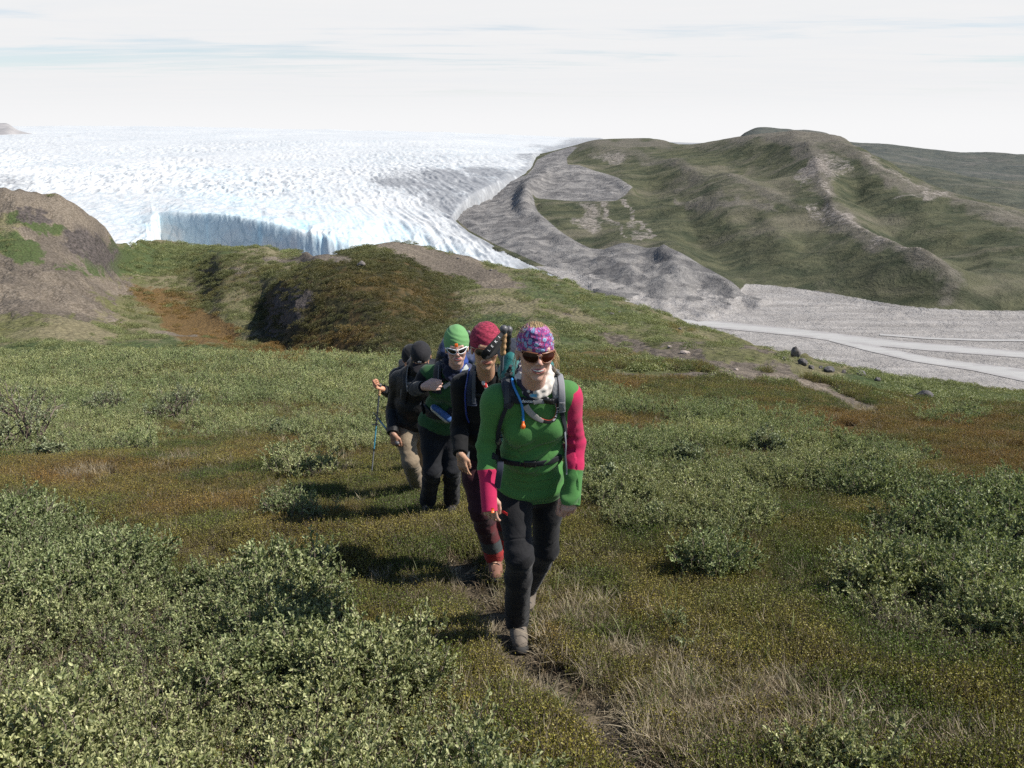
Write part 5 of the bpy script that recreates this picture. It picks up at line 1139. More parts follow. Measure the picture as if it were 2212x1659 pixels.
# shirt
GRN = V3(.060, .175, .045); PNK = V3(.42, .016, .075)
sh = Sdf(); X1, F1, U1 = add_torso(sh, J, 1.0, True, .010, belly=1.05, k=.05)
sh.box(J['P'] - U1 * .03, V3(.172, .126, .13), np.stack([X1, F1, U1], 1), .11, .05); sh.cut(J['P'] - U1 * .068, -(U1 * .95 + F1 * .3 * 0 + V3(0, 0, .0)))
cutL = J['WL'] + nrm(J['WL'] - J['EL']) * .075; cutR = J['WR'] + nrm(J['WR'] - J['ER']) * .088
add_arm(sh, J['SL'], J['EL'], cutL, (.046, .040, .041), .008, flat=1); add_arm(sh, J['SR'], J['ER'], cutR, (.046, .036, .030), .008, flat=1)
sh.cap(J['N'] - U1 * .03, J['N'] + U1 * .02, .078, .066, .03)
def shirt_col(V):
    c = np.tile(GRN, (len(V), 1))
    for S, E, Wr, t0, t1, inner in ((J['SL'], J['EL'], cutL, -.12, 1.42, 1), (J['SR'], J['ER'], cutR, 1.37, 9, 1)):
        d1 = E - S; t = ((V - S) @ d1) / (d1 @ d1); r1 = np.linalg.norm(V - S - np.clip(t, -.3, 1)[:, None] * d1, axis=1); d2 = Wr - E; t2 = ((V - E) @ d2) / (d2 @ d2); r2 = np.linalg.norm(V - E - np.clip(t2, 0, 1.2)[:, None] * d2, axis=1)
        tt = np.where(t < 1, t, 1 + np.clip(t2, 0, 2)); rr = np.where(t < 1, r1, r2)
        side = (V - S) @ (X1 * (1 if S is J['SL'] else -1))
        lim = np.where(tt < .35, (side + tt * .10) > .004, True)
        m = (tt > t0) & (tt < t1) & (rr < np.where(tt < 1, .075, .066)) & lim & (np.abs((V - J['P']) @ X1) > (.148 if S is J['SL'] else .02)); c[m] = PNK
    return c
def shirt_disp(V, N):
    L = (V - J['P']) @ np.stack([X1, F1, U1], 1); d = folds(V, J['SL'], J['EL'], cutL, .004) + folds(V, J['SR'], J['ER'], cutR, .004)
    tor = (np.abs(L[:, 0]) < .19) & (L[:, 2] < .50)
    d -= tor * .011 * np.exp(-((L[:, 2] - .075 - .12 * (np.abs(L[:, 0]) / .19) ** 2 * .25) / .016) ** 2); d += tor * .009 * np.sin(L[:, 2] * 62 + 2.2 * np.sin(L[:, 0] * 9 + 1) + 3 * vn3(V * 6, 8)) * np.exp(-((L[:, 2] - .07) / .12) ** 2)       # rolls above the hem
    s2 = L[:, 2] - .20 - .55 * (L[:, 0] - .02); d += tor * .010 * np.exp(-((L[:, 2] - .24) / .10) ** 2) * np.sin(s2 * 95 + 2 * vn3(V * 7, 4)) * (L[:, 0] > -.08)   # drag lines under the bust
    d += .0035 * (vn3(V * 16, 2) - .5)
    return d
shirt = sdf_obj('shirt', sh, .004, M_KNIT, root, shirt_col, shirt_disp)
tgv, tgf = ribbon(np.stack([cutR - nrm(J['WR'] - J['ER']) * a + V3(.016, -.038, 0) for a in (.012, .022, .034)]), .013, .003, np.tile(V3(.3, -1, 0), (3, 1))); npobj('cuff_tag', tgv, tgf, M_ORANGE, shirt)
# trousers
tr = Sdf(); R1 = np.stack([X1, F1, U1], 1)
tr.ell(J['P'] - U1 * .01, V3(.160, .120, .12), R1, .05); 
add_leg(tr, J['HR'], J['KR'], J['AR'] - V3(0, .0, .05), (.082, .062, .060, .061), .006, flat=1); add_leg(tr, J['HL'], J['KL'], J['AL'] + V3(0, 0, -.01), (.082, .060, .057, .056), .006, flat=1)
tr.cut(J['P'] + U1 * .08, U1)
def tr_disp(V, N):
    d = folds(V, J['HR'], J['KR'], J['AR'], .004) + folds(V, J['HL'], J['KL'], J['AL'], .007) + .006 * (vn3(V * V3(9, 9, 5), 12) - .5) + .004 * (vn3(V * 24, 13) - .5)
    for A in (J['AR'], J['AL']):
        r = np.linalg.norm(V - A - V3(0, 0, .05), axis=1); d += .004 * np.exp(-(r / .08) ** 2) * np.sin((V[:, 2] + .5 * V[:, 0]) * 150 + 4 * vn3(V * 8, 3))
    k = np.abs((V - J['HR']) @ nrm(J['KR'] - J['HR']) - .27) ; d -= .0035 * np.exp(-(k / .004) ** 2) * (np.linalg.norm(V - J['HR'] - .27 * nrm(J['KR'] - J['HR']), axis=1) < .12)
    return d
sdf_obj('trousers', tr, .0045, M_SOFT, root, lambda V: np.tile(V3(.011, .0107, .012), (len(V), 1)), tr_disp)
boot(root, J['AR'] - V3(0, 0, .015), V3(.12, -1, -.15), V3(.15, .125, .10)); boot(root, J['AL'] - V3(0, 0, .02), V3(0, -.85, -.5), V3(.15, .125, .10))
_Yt = (3.3, 4.2); strap('pocket_trim', root, tr, [(1219, 1246), (1229, 1250), (1239, 1256)], .012, .003, M_WEB, V3(.55, .02, .02), _Yt, .004, n=8)
# hair
hr = Sdf(); hr.ell(H1.g(0, -.016, .042), V3(.0745, .0935, .0775), H1.R, .02); hr.cap(H1.g(.0, -.10, .02), H1.g(.02, -.13, -.06), .035, .022, .03); hr.cut(H1.g(0, 0, .0), -(H1.U + H1.F * .0)); hr.cut(H1.g(0, .055, .0), H1.F + H1.U * -.35)
hair = sdf_obj('hair', hr, .004, M_HAIRB, root, None, lambda V, N: .006 * (vn3(V * V3(90, 90, 30), 6) - .5))
rh = np.random.default_rng(3); st = []
def hsurf(th, ph):     # direction on the skull: th around, ph up from the brow line
    d = np.array([math.sin(th) * math.cos(ph), math.cos(th) * math.cos(ph), math.sin(ph)]); return np.array([0, -.022, .042]) + d * np.array([.074, .090, .0775])
for i in range(1300):   # combed back over the crown
    x = rh.uniform(-.07, .07); f0_ = rh.uniform(-.02, .05); L = rh.uniform(.04, .10); dx = rh.normal() * .012; lift = abs(rh.normal()) * .0015 + (rh.uniform(.003, .009) if rh.random() < .12 else 0); q = []
    for v in np.linspace(0, 1, 7):
        xx = x + dx * v; ff = f0_ - L * v; rr = 1 - (xx / .076) ** 2 - ((ff + .016) / .096) ** 2; u = .040 + .0815 * math.sqrt(max(rr, 0.02)); q.append(np.array([xx, ff, u + .001 + lift * math.sin(v * 3.1)]))
    st.append(np.array([H1.g(*v) for v in q]))
for i in range(34):    # flyaway wisps
    a = rh.uniform(-1.5, 1.5); p = hsurf(a, rh.uniform(.6, .9)); d = nrm(np.array([math.sin(a) * rh.uniform(.5, 1.5), rh.normal() * .3 - .3, rh.uniform(.1, .8)])); L = rh.uniform(.03, .07); side = rh.normal(size=3) * .008; t = np.linspace(0, 1, 9)
    st.append(np.array([H1.g(*(p + d * L * v + side * math.sin(v * 3) + np.array([0, 0, -.9 * L * v * v]))) for v in t]))
for i in range(60):    # loose strands at the temples and by the ear on the photo's right
    sx = 1 if i % 4 else -1; p = np.array([sx * .076, rh.uniform(-.03, .03), rh.uniform(-.03, .02)]); L = rh.uniform(.04, .085); o_ = rh.uniform(0, .022) * sx; f0 = rh.uniform(-.02, .02); t = np.linspace(0, 1, 8)
    st.append(np.array([H1.g(*(p + np.array([o_ * math.sin(v * 2.6) + .006 * sx, f0 * v, -L * v]))) for v in t]))
hs = hair_tubes('hair_strands', st, M_HAIRB, hair, .0008); child(hs)
# headband
hb = Sdf(); hb.ell(H1.g(0, -.013, .036), V3(.083, .105, .096), H1.R, .01); hb.cap(H1.g(0, .060, .045), H1.g(0, .050, .075), .042, .046, .03)
hb.cut(H1.g(0, .04, .112), H1.U + H1.F * .10); hb.cut(H1.g(0, .095, .013), -(H1.U - H1.F * .36))
def hb_d(V, N): L = H1.l(V); return .0011 * np.sin(L[:, 2] * 330 + L[:, 0] * 60 + 4 * vn3(V * 20, 9)) 
hbo = sdf_obj('headband', hb, .0035, M_FLOWERP, root, None, hb_d)
co = np.zeros(len(hbo.data.vertices) * 3, np.float32); hbo.data.vertices.foreach_get('co', co); L = H1.l(co.reshape(-1, 3)); hbv = np.stack([np.arctan2(L[:, 0], L[:, 1] + .02) * .09, L[:, 2], np.zeros(len(L))], -1).astype(np.float32)
a_ = hbo.data.attributes.new('hb', 'FLOAT_VECTOR', 'POINT'); a_.data.foreach_set('vector', hbv.ravel())
lens_glasses(H1, 'sunglasses', root, M_AMBER, M_BROWNP, hw=.068, hh=.0235, u0=.004, f0=.107, curv=8.0, brow=.003, shape=2.5, rim=.0020, topbar=.0038)
# neck scarf: pale and patterned tube scarf
sc_ = Sdf(); nb_ = J['N'] + V3(.006, -.005, .034)
for i in range(16):
    a0, a1 = i / 16 * 2 * PI, (i + 1) / 16 * 2 * PI
    f_ = lambda a, rr, zz: nb_ + X1 * math.sin(a) * rr * 1.05 + F1 * math.cos(a) * rr * (1.12 if math.cos(a) > 0 else .95) + V3(0, 0, zz - .022 * math.cos(a))
    sc_.cap(f_(a0, .064, .046), f_(a1, .064, .046), .014, .014, .012); sc_.cap(f_(a0, .071, .020), f_(a1, .071, .020), .016, .016, .014); sc_.cap(f_(a0, .071, -.006), f_(a1, .071, -.006), .013, .013, .012)
def scarf_col(V):
    L = (V - nb_) @ R1; a = np.arctan2(L[:, 0], L[:, 1]); n = vn3(V * 55, 21); c = np.tile(V3(.56, .51, .46), (len(V), 1))
    m = (a < -.25) & (n > .42); c[m] = V3(.035, .03, .05); m = (a < -.1) & (a > -.6) & (n < .36) & (L[:, 2] < 0); c[m] = V3(.10, .33, .50); m = (np.abs(a) < .5) & (L[:, 2] < -.035); c[m] = V3(.62, .42, .20); return c
sdf_obj('neck_scarf', sc_, .0035, M_KNIT, root, scarf_col, lambda V, N: .0022 * np.sin(vn3(V * V3(14, 14, 30), 4) * 14))
# --- her backpack (top level, worn)
bp = empty('backpack', tuple(float(v) for v in W3(1283, 1130, 4.02)), 'teal and charcoal backpack worn by the leading woman in the green and pink shirt', 'backpack')
bc = W3(1287, 985, 4.03); Rb = np.stack([X1, F1, U1], 1)
bg = Sdf(); bg.box(bc, V3(.135, .085, .25), Rb, .06, .03); bg.box(bc - U1 * .05 - F1 * .06, V3(.11, .06, .15), Rb, .05, .03); bg.ell(W3(1248, 895, 3.98), V3(.055, .07, .075), Rb, .05)
sdf_obj('bag', bg, .006, M_NYLON, bp, lambda V: np.tile(V3(.012, .12, .115), (len(V), 1)), lambda V, N: .010 * (vn3(V * 13, 31) - .5) + .006 * np.sin(V[:, 2] * 45 + 5 * vn3(V * 5, 33)))
ld = Sdf(); ld.ell(W3(1268, 858, 4.03), V3(.105, .09, .050), Rb, .03); ld.box(W3(1268, 862, 4.04), V3(.105, .085, .03), Rb, .03, .03)
sdf_obj('lid', ld, .006, M_NYLON, bp, lambda V: np.tile(V3(.035, .04, .055), (len(V), 1)), lambda V, N: .012 * (vn3(V * 14, 35) - .5))
YR = (3.3, 4.2); GREY = V3(.10, .105, .115); DK = V3(.018, .020, .026)
sR, PR, NR_ = strap('shoulder_strap', bp, sh, [(1247, 893), (1241, 912), (1240, 935), (1243, 958), (1244, 980), (1238, 996)], (.058, .062, .062, .055, .035), .014, M_NYLON, DK, YR, .008)
sR['label'] = 'padded navy shoulder strap on the photo left'
o, _, _ = strap('webbing', sR, sh, [(1246, 893), (1238, 925), (1238, 960), (1236, 985)], .022, .003, M_WEB, GREY * .5, YR, .016); child(o)
o, _, _ = strap('lower_webbing', bp, sh, [(1238, 992), (1231, 1008), (1224, 1026), (1217, 1055), (1214, 1080)], .020, .003, M_WEB, DK, YR, .006)
sL, PL_, NL_ = strap('shoulder_strap', bp, sh, [(1345, 893), (1353, 905), (1359, 925), (1363, 950), (1366, 980), (1371, 1005)], (.050, .060, .062, .058, .036), .014, M_NYLON, V3(.16, .165, .17), YR, .008)
o, _, _ = strap('webbing', sL, sh, [(1352, 898), (1364, 908), (1370, 930), (1372, 955), (1372, 984)], .028, .004, M_WEB, V3(.22, .22, .235), YR, .018); child(o)
o, _, _ = strap('lower_webbing', bp, sh, [(1371, 1000), (1376, 1025), (1381, 1045), (1381, 1070)], .020, .003, M_WEB, DK, YR, .006)
cs, PC, NC_ = strap('chest_strap', bp, sh, [(1249, 975), (1268, 978), (1290, 979), (1310, 980), (1335, 980), (1362, 978)], (.030, .034, .026, .022, .024), .004, M_WEB, DK * .6, YR, .016)
k = 15; text_on('printed_name', 'deuter', .021, PC[k] + NC_[k] * .004, PC[k + 2] - PC[k - 2], NC_[k], cs)
o, _, _ = strap('webbing', cs, sh, [(1303, 983), (1316, 980), (1329, 981)], .022, .003, M_WEB, V3(.20, .20, .20), YR, .022); child(o)
bk = Sdf(); c_ = drape(sh, 1334, 976, *YR, off=.024); bk.ell(c_, V3(.016, .010, .016), None, .004); bk.box(drape(sh, 1347, 981, *YR, off=.022), V3(.011, .007, .013), None, .003, .004); bk.box(drape(sh, 1339, 980, *YR, off=.020), V3(.012, .005, .009), None, .002, .004)
sdf_obj('buckle', bk, .003, M_BLACKP, bp, None)
hbs, PH, NH = strap('hip_belt', bp, sh, [(1203, 1112), (1225, 1124), (1250, 1131), (1280, 1134), (1312, 1133), (1345, 1127), (1370, 1116)], (.03, .03, .026, .024, .026, .03, .03), .006, M_WEB, DK * .7, (3.3, 4.0), .005)
bk = Sdf(); bk.box(drape(sh, 1294, 1133, 3.3, 4.0, .012), V3(.030, .008, .017), None, .005, .004); sdf_obj('buckle', bk, .003, M_BLACKP, bp, None)
o, _, _ = strap('loose_webbing', bp, None, [(1222, 1126), (1221, 1145), (1217, 1168), (1214, 1192)], .030, .002, M_WEB, V3(.03, .034, .05), None, n=14, free=(3.64, 3.62, 3.62, 3.64))
o, _, _ = strap('loose_webbing', bp, None, [(1378, 1040), (1380, 1062), (1382, 1088), (1380, 1112), (1383, 1140), (1383, 1158)], .007, .002, M_WEB, V3(.20, .21, .23), None, n=22, free=(3.72, 3.68, 3.66, 3.66, 3.67, 3.68))
# drinking hose with bite valve
hp = [(1250, 925), (1254, 942), (1262, 960), (1269, 976), (1274, 990), (1277, 1010), (1277, 1028)]; Pq = catm(hp, 40); Ph = np.stack([drape(sh, a, b, 3.3, 4.2, .016 if i < 24 else .012) for i, (a, b) in enumerate(Pq)])
for _ in range(4): Ph[1:-1] = .5 * Ph[1:-1] + .25 * (Ph[:-2] + Ph[2:])
V, F = tube_np(Ph, np.full(40, .0062), 8); npobj('drinking_hose', V, F, M_BLUEP, bp)
bv = Sdf(); e_ = Ph[-1]; bv.cap(e_, e_ - V3(0, .004, .016), .0065, .007, .003); bv.ell(e_ - V3(0, .008, .024), V3(.0115, .010, .013), None, .004); bv.cap(e_ - V3(-.008, .014, .020), e_ - V3(.008, .014, .028), .004, .004, .002); sdf_obj('bite_valve', bv, .0025, M_ORANGE, bp, None)
# --- camera strap hanging over her chest
cst, P_, N_ = strap('camera_strap', None, sh, [(1283, 990), (1290, 1002), (1302, 1014), (1318, 1025), (1336, 1030), (1350, 1027), (1358, 1014), (1361, 998), (1361, 980)], (.030, .030, .028, .020, .015, .013, .012, .012), .003, M_WEB, DK * .5, YR, .014, n=60)
cv = np.ones((len(cst.data.vertices), 4), np.float32); ii = np.arange(len(cst.data.vertices)); seg = ii // 6 / 60.0; e6 = ii % 6
colr = np.where((seg < .42)[:, None], V3(.30, .28, .26), V3(.012, .012, .012)); colr[(seg >= .38) & ((e6 <= 1))] = V3(.55, .06, .03); cv[:, :3] = colr; cst.data.attributes['col'].data.foreach_set('color', cv.ravel())
tag(cst, 'black camera strap with red edge and white lettering looped on the green shirt', 'camera strap')
ks = np.linspace(38, 53, 7).astype(int)
for ch_, k in zip('OLYMPUS', ks): text_on('letter', ch_, .0125, P_[k] + N_[k] * .0025, P_[k + 1] - P_[k - 1], N_[k], cst, ext=.0003)
M_KNOB = mat_flat('grey_rubber', (.085, .082, .085), .45)
# --- trekking poles carried upright on the pack
def pole(loc_pts, gripmat, label, group=None, grip_len=.13, knob=.019, col_shaft=(.10, .11, .13), basket=True, gcol=None, flip=False, tip=True, kn=True):
    a, b = np.array(loc_pts[0]), np.array(loc_pts[1]); d = nrm(b - a); L = np.linalg.norm(b - a); r = empty('trekking_pole', tuple(float(v) for v in b), label, 'trekking pole', group)
    g = Sdf(); g.cap(a + d * .01, a + d * grip_len, .0150, .0125, .006)
    sdv = nrm(np.cross(d, V3(0, 1, 0)))
    for q in (.25, .5, .75, 1.0): g.cap(a + d * grip_len * q, a + d * grip_len * q + sdv * .005, .0125, .012, .006)
    sdf_obj('grip', g, .003, gripmat, r, None)
    if kn: kb = Sdf(); kb.ell(a, V3(knob, knob, knob * .95), None, .004); kb.cap(a, a + d * .022, .017, .015, .006); sdf_obj('knob', kb, .003, M_KNOB, r, None)
    V, F = tube_np(np.stack([a + d * t for t in (grip_len, L * .45)]), [.0085, .0085], 10); npobj('upper_shaft', V, F, mat_pole, r, V3(*col_shaft)); V, F = tube_np(np.stack([a + d * t for t in (L * .45, L * .75)]), [.0072, .0072], 10); npobj('middle_shaft', V, F, mat_pole, r, V3(.05, .22, .30))
    V, F = tube_np(np.stack([a + d * t for t in (L * .75, L - .01)]), [.006, .005], 10); npobj('lower_shaft', V, F, mat_pole, r, V3(.16, .17, .18))
    V, F = tube_np(np.stack([a + d * t for t in (L * .44, L * .47)]), [.011, .011], 10); npobj('clamp', V, F, M_BLACKP, r); V, F = tube_np(np.stack([a + d * t for t in (L * .74, L * .765)]), [.010, .010], 10); npobj('clamp', V, F, M_BLACKP, r)
    if basket:
        th = np.linspace(0, 2 * PI, 25); s1 = sdv; s2 = np.cross(d, s1); c = a + d * basket * L; Vs, Fs, n0 = [], [], 0
        ring = np.stack([c + .042 * (math.cos(t) * s1 + math.sin(t) * s2) for t in th]); 
        for pl in [ring] + [np.stack([c, c + .042 * (math.cos(t) * s1 + math.sin(t) * s2)]) for t in np.arange(6) * PI / 3]:
            V, F = tube_np(pl, np.full(len(pl), .0032), 5); Vs.append(V); Fs.append(F + n0); n0 += len(V)
        npobj('basket', np.concatenate(Vs), np.concatenate(Fs), M_BLACKP, r)
    V, F = tube_np(np.stack([a + d * (L - .012), a + d * (L + .03)]), [.005, .0015], 8); npobj('tip', V, F, M_ALU, r); return r
mat_pole = mat_cloth('painted_shaft', rough=.35, bump=0.0, sheen=0, spec=.5)
p1 = pole((W3(1230, 803, 3.86), W3(1216, 1075, 4.02)), M_CORK, 'trekking pole with cork grip and black knob sticking up from the teal pack, nearer one', None, basket=.93)
p2 = pole((W3(1242, 805, 3.95), W3(1226, 1075, 4.08)), M_BLACKP, 'trekking pole with black grip standing just behind the cork gripped pole', None, basket=.93)
# wrist loop of the nearer pole: broad black band with white letters
Pw = np.stack([W3(a, b, y) for a, b, y in catm([(1227, 812, 3.84), (1212, 832, 3.80), (1196, 852, 3.78), (1185, 866, 3.78), (1190, 868, 3.80), (1203, 862, 3.82), (1214, 848, 3.84), (1222, 830, 3.86)], 40)]); V, F = ribbon(Pw, np.interp(np.linspace(0, 1, 40), [0, .25, .5, .55, 1], [.020, .036, .040, .034, .020]), .004, np.tile(V3(.1, -1, .1), (40, 1)))
wl = npobj('wrist_loop', V, F, M_WEB, p1, V3(.012, .012, .013), False)
for k, ch_ in zip((12, 9, 6, 3), 'LEKI'): text_on('letter', ch_, .018, Pw[k] + V3(0, -.004, 0), Pw[k - 2] - Pw[k + 2], V3(0, -1, 0), wl, ext=.0003)
# ================================================================== THE OTHER WALKERS
def figure(label, J, H, female, sa, skin, hand_fn, boot_col, boots, jacket, trous, smile=0.0, ts=.9, extra_body=None):
    """one walker: continuous body, upper garment, trousers, boots"""
    root = empty('person', (float(J['AR'][0]), float(J['AR'][1]), float(ground_z(J['AR'][0], J['AR'][1]))), label, 'person')
    b = Sdf(); add_torso(b, J, ts, female); add_head(b, H, J['N'] - V3(0, 0, .02), smile=smile)
    for S, E, Wr in (('SL', 'EL', 'WL'), ('SR', 'ER', 'WR')): add_arm(b, J[S], J[E], J[Wr], (.042, .035, .027))
    for a, k, c in (('HL', 'KL', 'AL'), ('HR', 'KR', 'AR')):
        add_leg(b, J[a], J[k], J[c], (.068, .050, .046, .032)); b.cap(J[c], J[c] + V3(0, -.10, -.06), .024, .018, .02)
    hand_fn(b, J); sdf_obj('body', b, .0042, M_SKIN, root, skin_col(H, *skin)); mouth(H, b, root, smile, .024, .004 if smile < .5 else 0, skin[1])
    sd = Sdf(); X, F, U = add_torso(sd, J, jacket['s'], female, jacket['off'], belly=jacket.get('belly', 1.0), k=.05); sd.cut(J['P'] - U * jacket.get('hem', .08), -U)
    for S, E, Wr in (('SL', 'EL', 'WL'), ('SR', 'ER', 'WR')):
        ce = J[Wr] + nrm(J[Wr] - J[E]) * jacket.get('cuff', .0); add_arm(sd, J[S], J[E], ce, jacket.get('arm', (.048, .040, .034)), .010, flat=1)
    if jacket.get('collar'): sd.cap(J['N'] - U * .02, J['N'] + U * jacket['collar'], .080, .066, .03)
    dj = lambda V, N: folds(V, J['SL'], J['EL'], J['WL'], .006) + folds(V, J['SR'], J['ER'], J['WR'], .006) + .008 * (vn3(V * 12, 2) - .5) + .004 * (vn3(V * 30, 5) - .5)
    top = sdf_obj(jacket['name'], sd, .0055, jacket['mat'], root, jacket['col'], dj); top_sd = sd
    t = Sdf(); t.ell(J['P'] - U * .01, V3(.158 * jacket['s'], .118, .12), np.stack([X, F, U], 1), .05); tl = trous.get('r', (.084, .064, .062, .062))
    for a, k, c in (('HL', 'KL', 'AL'), ('HR', 'KR', 'AR')): add_leg(t, J[a], J[k], J[c] - V3(0, 0, .03), tl, .007, flat=1)
    t.cut(J['P'] + U * .07, U)
    dt = lambda V, N: folds(V, J['HL'], J['KL'], J['AL'], .006) + folds(V, J['HR'], J['KR'], J['AR'], .006) + .009 * (vn3(V * V3(10, 10, 6), 12) - .5) + .006 * (vn3(V * V3(20, 20, 34), 13) - .5)
    sdf_obj('trousers', t, .0055, M_SOFT, root, trous['col'], dt)
    for c, d in zip(('AR', 'AL'), boots): boot(root, J[c] - V3(0, 0, .02), d, boot_col, lace=True)
    return root, top_sd, np.stack([X, F, U], 1), top
const = lambda c: (lambda V: np.tile(V3(*c), (len(V), 1)))
def beanie(H, root, mat, col, name='beanie', top=.0, low=.028, back=-.05, amp=.0008, slouch=(0, -.03, .05)):
    s = Sdf(); s.ell(H.g(0, -.014, .040), V3(.085, .105, .096 + top) * H.sc, H.R, .02); s.ell(H.g(*slouch), V3(.070, .080, .085) * H.sc, H.R, .05)
    s.cut(H.g(0, .095, low), -(H.U - H.F * .38))
    return sdf_obj(name, s, .0045, mat, root, const(col), lambda V, N: amp * np.sin((H.l(V)[:, 2] + .5 * H.l(V)[:, 0]) * 190 + 6 * vn3(V * 12, 9)))
def rucksack(label, c, R, hs, col, lidcol, lid_off, seed):
    X, F, U = R[:, 0], R[:, 1], R[:, 2]; r = empty('backpack', tuple(float(v) for v in c - U * hs[2]), label, 'backpack')
    b = Sdf(); b.box(c, V3(*hs), R, .06, .03); b.box(c - F * .05 - U * .06, V3(hs[0] * .8, hs[1] * .7, hs[2] * .6), R, .05, .03)
    sdf_obj('bag', b, .007, M_NYLON, r, const(col), lambda V, N: .012 * (vn3(V * 12, seed) - .5) + .008 * (vn3(V * 30, seed + 1) - .5))
    l = Sdf(); l.ell(c + U * (hs[2] + lid_off), V3(hs[0] * .92, hs[1] * 1.05, .065), R, .02); l.box(c + U * (hs[2] - .01), V3(hs[0] * .95, hs[1], .03), R, .03, .03)
    sdf_obj('lid', l, .006, M_NYLON, r, const(lidcol), lambda V, N: .014 * (vn3(V * 16, seed + 2) - .5)); return r
# ---------------------------------------------------------------- burgundy beanie, black jacket
J3 = dict(P=W3(1184, 1105, 5.10), N=W3(1186, 918, 4.84), SL=W3(1258, 940, 4.92), SR=W3(1130, 940, 4.86), EL=W3(1268, 1050, 5.0), WL=W3(1255, 1130, 4.85), ER=W3(1121, 1046, 4.92), WR=W3(1124, 1108, 4.76),
          HL=W3(1220, 1118, 5.14), HR=W3(1152, 1120, 5.08), KL=W3(1232, 1250, 5.2), AL=W3(1238, 1335, 5.42), KR=W3(1174, 1246, 4.92), AR=W3(1208, 1350, 5.18))
check('red', J3); H3 = Head(W3(1186, 852, 4.68), V3(.12, -1, .02), V3(.05, 0, 1), 1.04)
def hands3(b, J):
    add_hand(b, J['WR'], V3(.14, -.10, -1), V3(.35, .95, 0), V3(.95, -.3, 0), curl=(.35, .5, .6, .65), splay=.08, sc=.86)
    add_hand(b, J['WL'], V3(0, -.1, -1), V3(-.8, .5, 0), V3(-.5, -.8, 0), curl=(.5, .5, .5, .5))
def tr3(V):
    c = np.tile(V3(.035, .009, .012), (len(V), 1)); a = J3['AR']; n = .014 * (vn3(V * 22, 8) - .5); z = V[:, 2] - a[2] + n
    c[z < .155] = V3(.045, .052, .052); c[z < .055] = V3(.30, .022, .020); c[(z > .16) & (z < .33) & (V[:, 0] > a[0] - .02)] = V3(.10, .013, .016); return c
r3, sd3, R3, top3 = figure('person in burgundy beanie and black jacket walking directly behind the green-shirted leader', J3, H3, False, 0, ((.44, .26, .165), (.36, .13, .09), .4), hands3, V3(.20, .10, .07), (V3(.1, -1, -.2), V3(0, -.9, -.4)),
    dict(s=1.0, off=.012, hem=.10, name='jacket', mat=M_SOFT, col=const((.0045, .0045, .005)), collar=.055, cuff=.0, arm=(.050, .042, .034)), dict(col=tr3), smile=1.0)
beanie(H3, r3, M_HEATHER, (.24, .025, .05), low=.016, slouch=(0, -.035, .055))
ban = Sdf(); ban.ell(H3.g(0, -.012, .030), V3(.081, .100, .085), H3.R, .01); ban.cut(H3.g(0, .095, .034), H3.U - H3.F * .38); ban.cut(H3.g(0, .095, .014), -(H3.U - H3.F * .3)); ban.cut(H3.g(0, -.02, 0), -H3.F)
sdf_obj('inner_band', ban, .004, M_KNIT, r3, const((.20, .11, .06)))
lens_glasses(H3, 'sunglasses', r3, M_LENS, M_BROWNP, hw=.066, hh=.022, u0=.004, f0=.108, curv=9, brow=-.001, shape=2.4, rim=.0018, topbar=.0022, droop=.002)
cl = Sdf(); cl.cap(J3['N'] + V3(-.01, -.07, -.02), J3['N'] + V3(.03, -.095, -.10), .016, .006, .01); sdf_obj('red_collar', cl, .004, M_KNIT, r3, lambda V: np.where((vn3(V * 60, 3) > .5)[:, None], V3(.55, .5, .48), V3(.42, .03, .03)))
bp3 = rucksack('dark backpack with navy straps worn by the person in the burgundy beanie', J3['P'] + R3[:, 2] * .24 - R3[:, 1] * .20, R3, (.14, .09, .23), (.015, .017, .020), (.016, .017, .02), -.03, 41)
Y3 = (4.3, 5.4)
s_, _, _ = strap('shoulder_strap', bp3, sd3, [(1160, 892), (1154, 910), (1150, 935), (1150, 965), (1152, 990)], .062, .014, M_NYLON, V3(.016, .022, .045), Y3, .008); o, _, _ = strap('webbing', s_, sd3, [(1160, 905), (1157, 925), (1156, 955), (1157, 985)], .022, .003, M_WEB, V3(.07, .075, .09), Y3, .018); child(o)
strap('shoulder_strap', bp3, sd3, [(1215, 898), (1222, 915), (1224, 940), (1222, 975)], .055, .014, M_NYLON, V3(.02, .02, .022), Y3, .008)
Pq = catm([(1146, 900), (1141, 925), (1136, 955), (1136, 985), (1139, 1015), (1145, 1032)], 30); Ph = np.stack([drape(sd3, a, b, *Y3, .012) for a, b in Pq]); V, F = tube_np(Ph, np.full(30, .005), 8); npobj('drinking_hose', V, F, mat_flat('navy_hose', (.02, .04, .20), .3), bp3)
strap('chest_strap', bp3, sd3, [(1150, 962), (1180, 966), (1222, 962)], .02, .004, M_WEB, V3(.015, .015, .016), Y3, .014)
strap('loose_webbing', bp3, None, [(1141, 1100), (1139, 1118), (1142, 1135), (1146, 1142)], .030, .002, M_WEB, V3(.16, .17, .18), None, n=12, free=(4.78, 4.76, 4.76, 4.77))
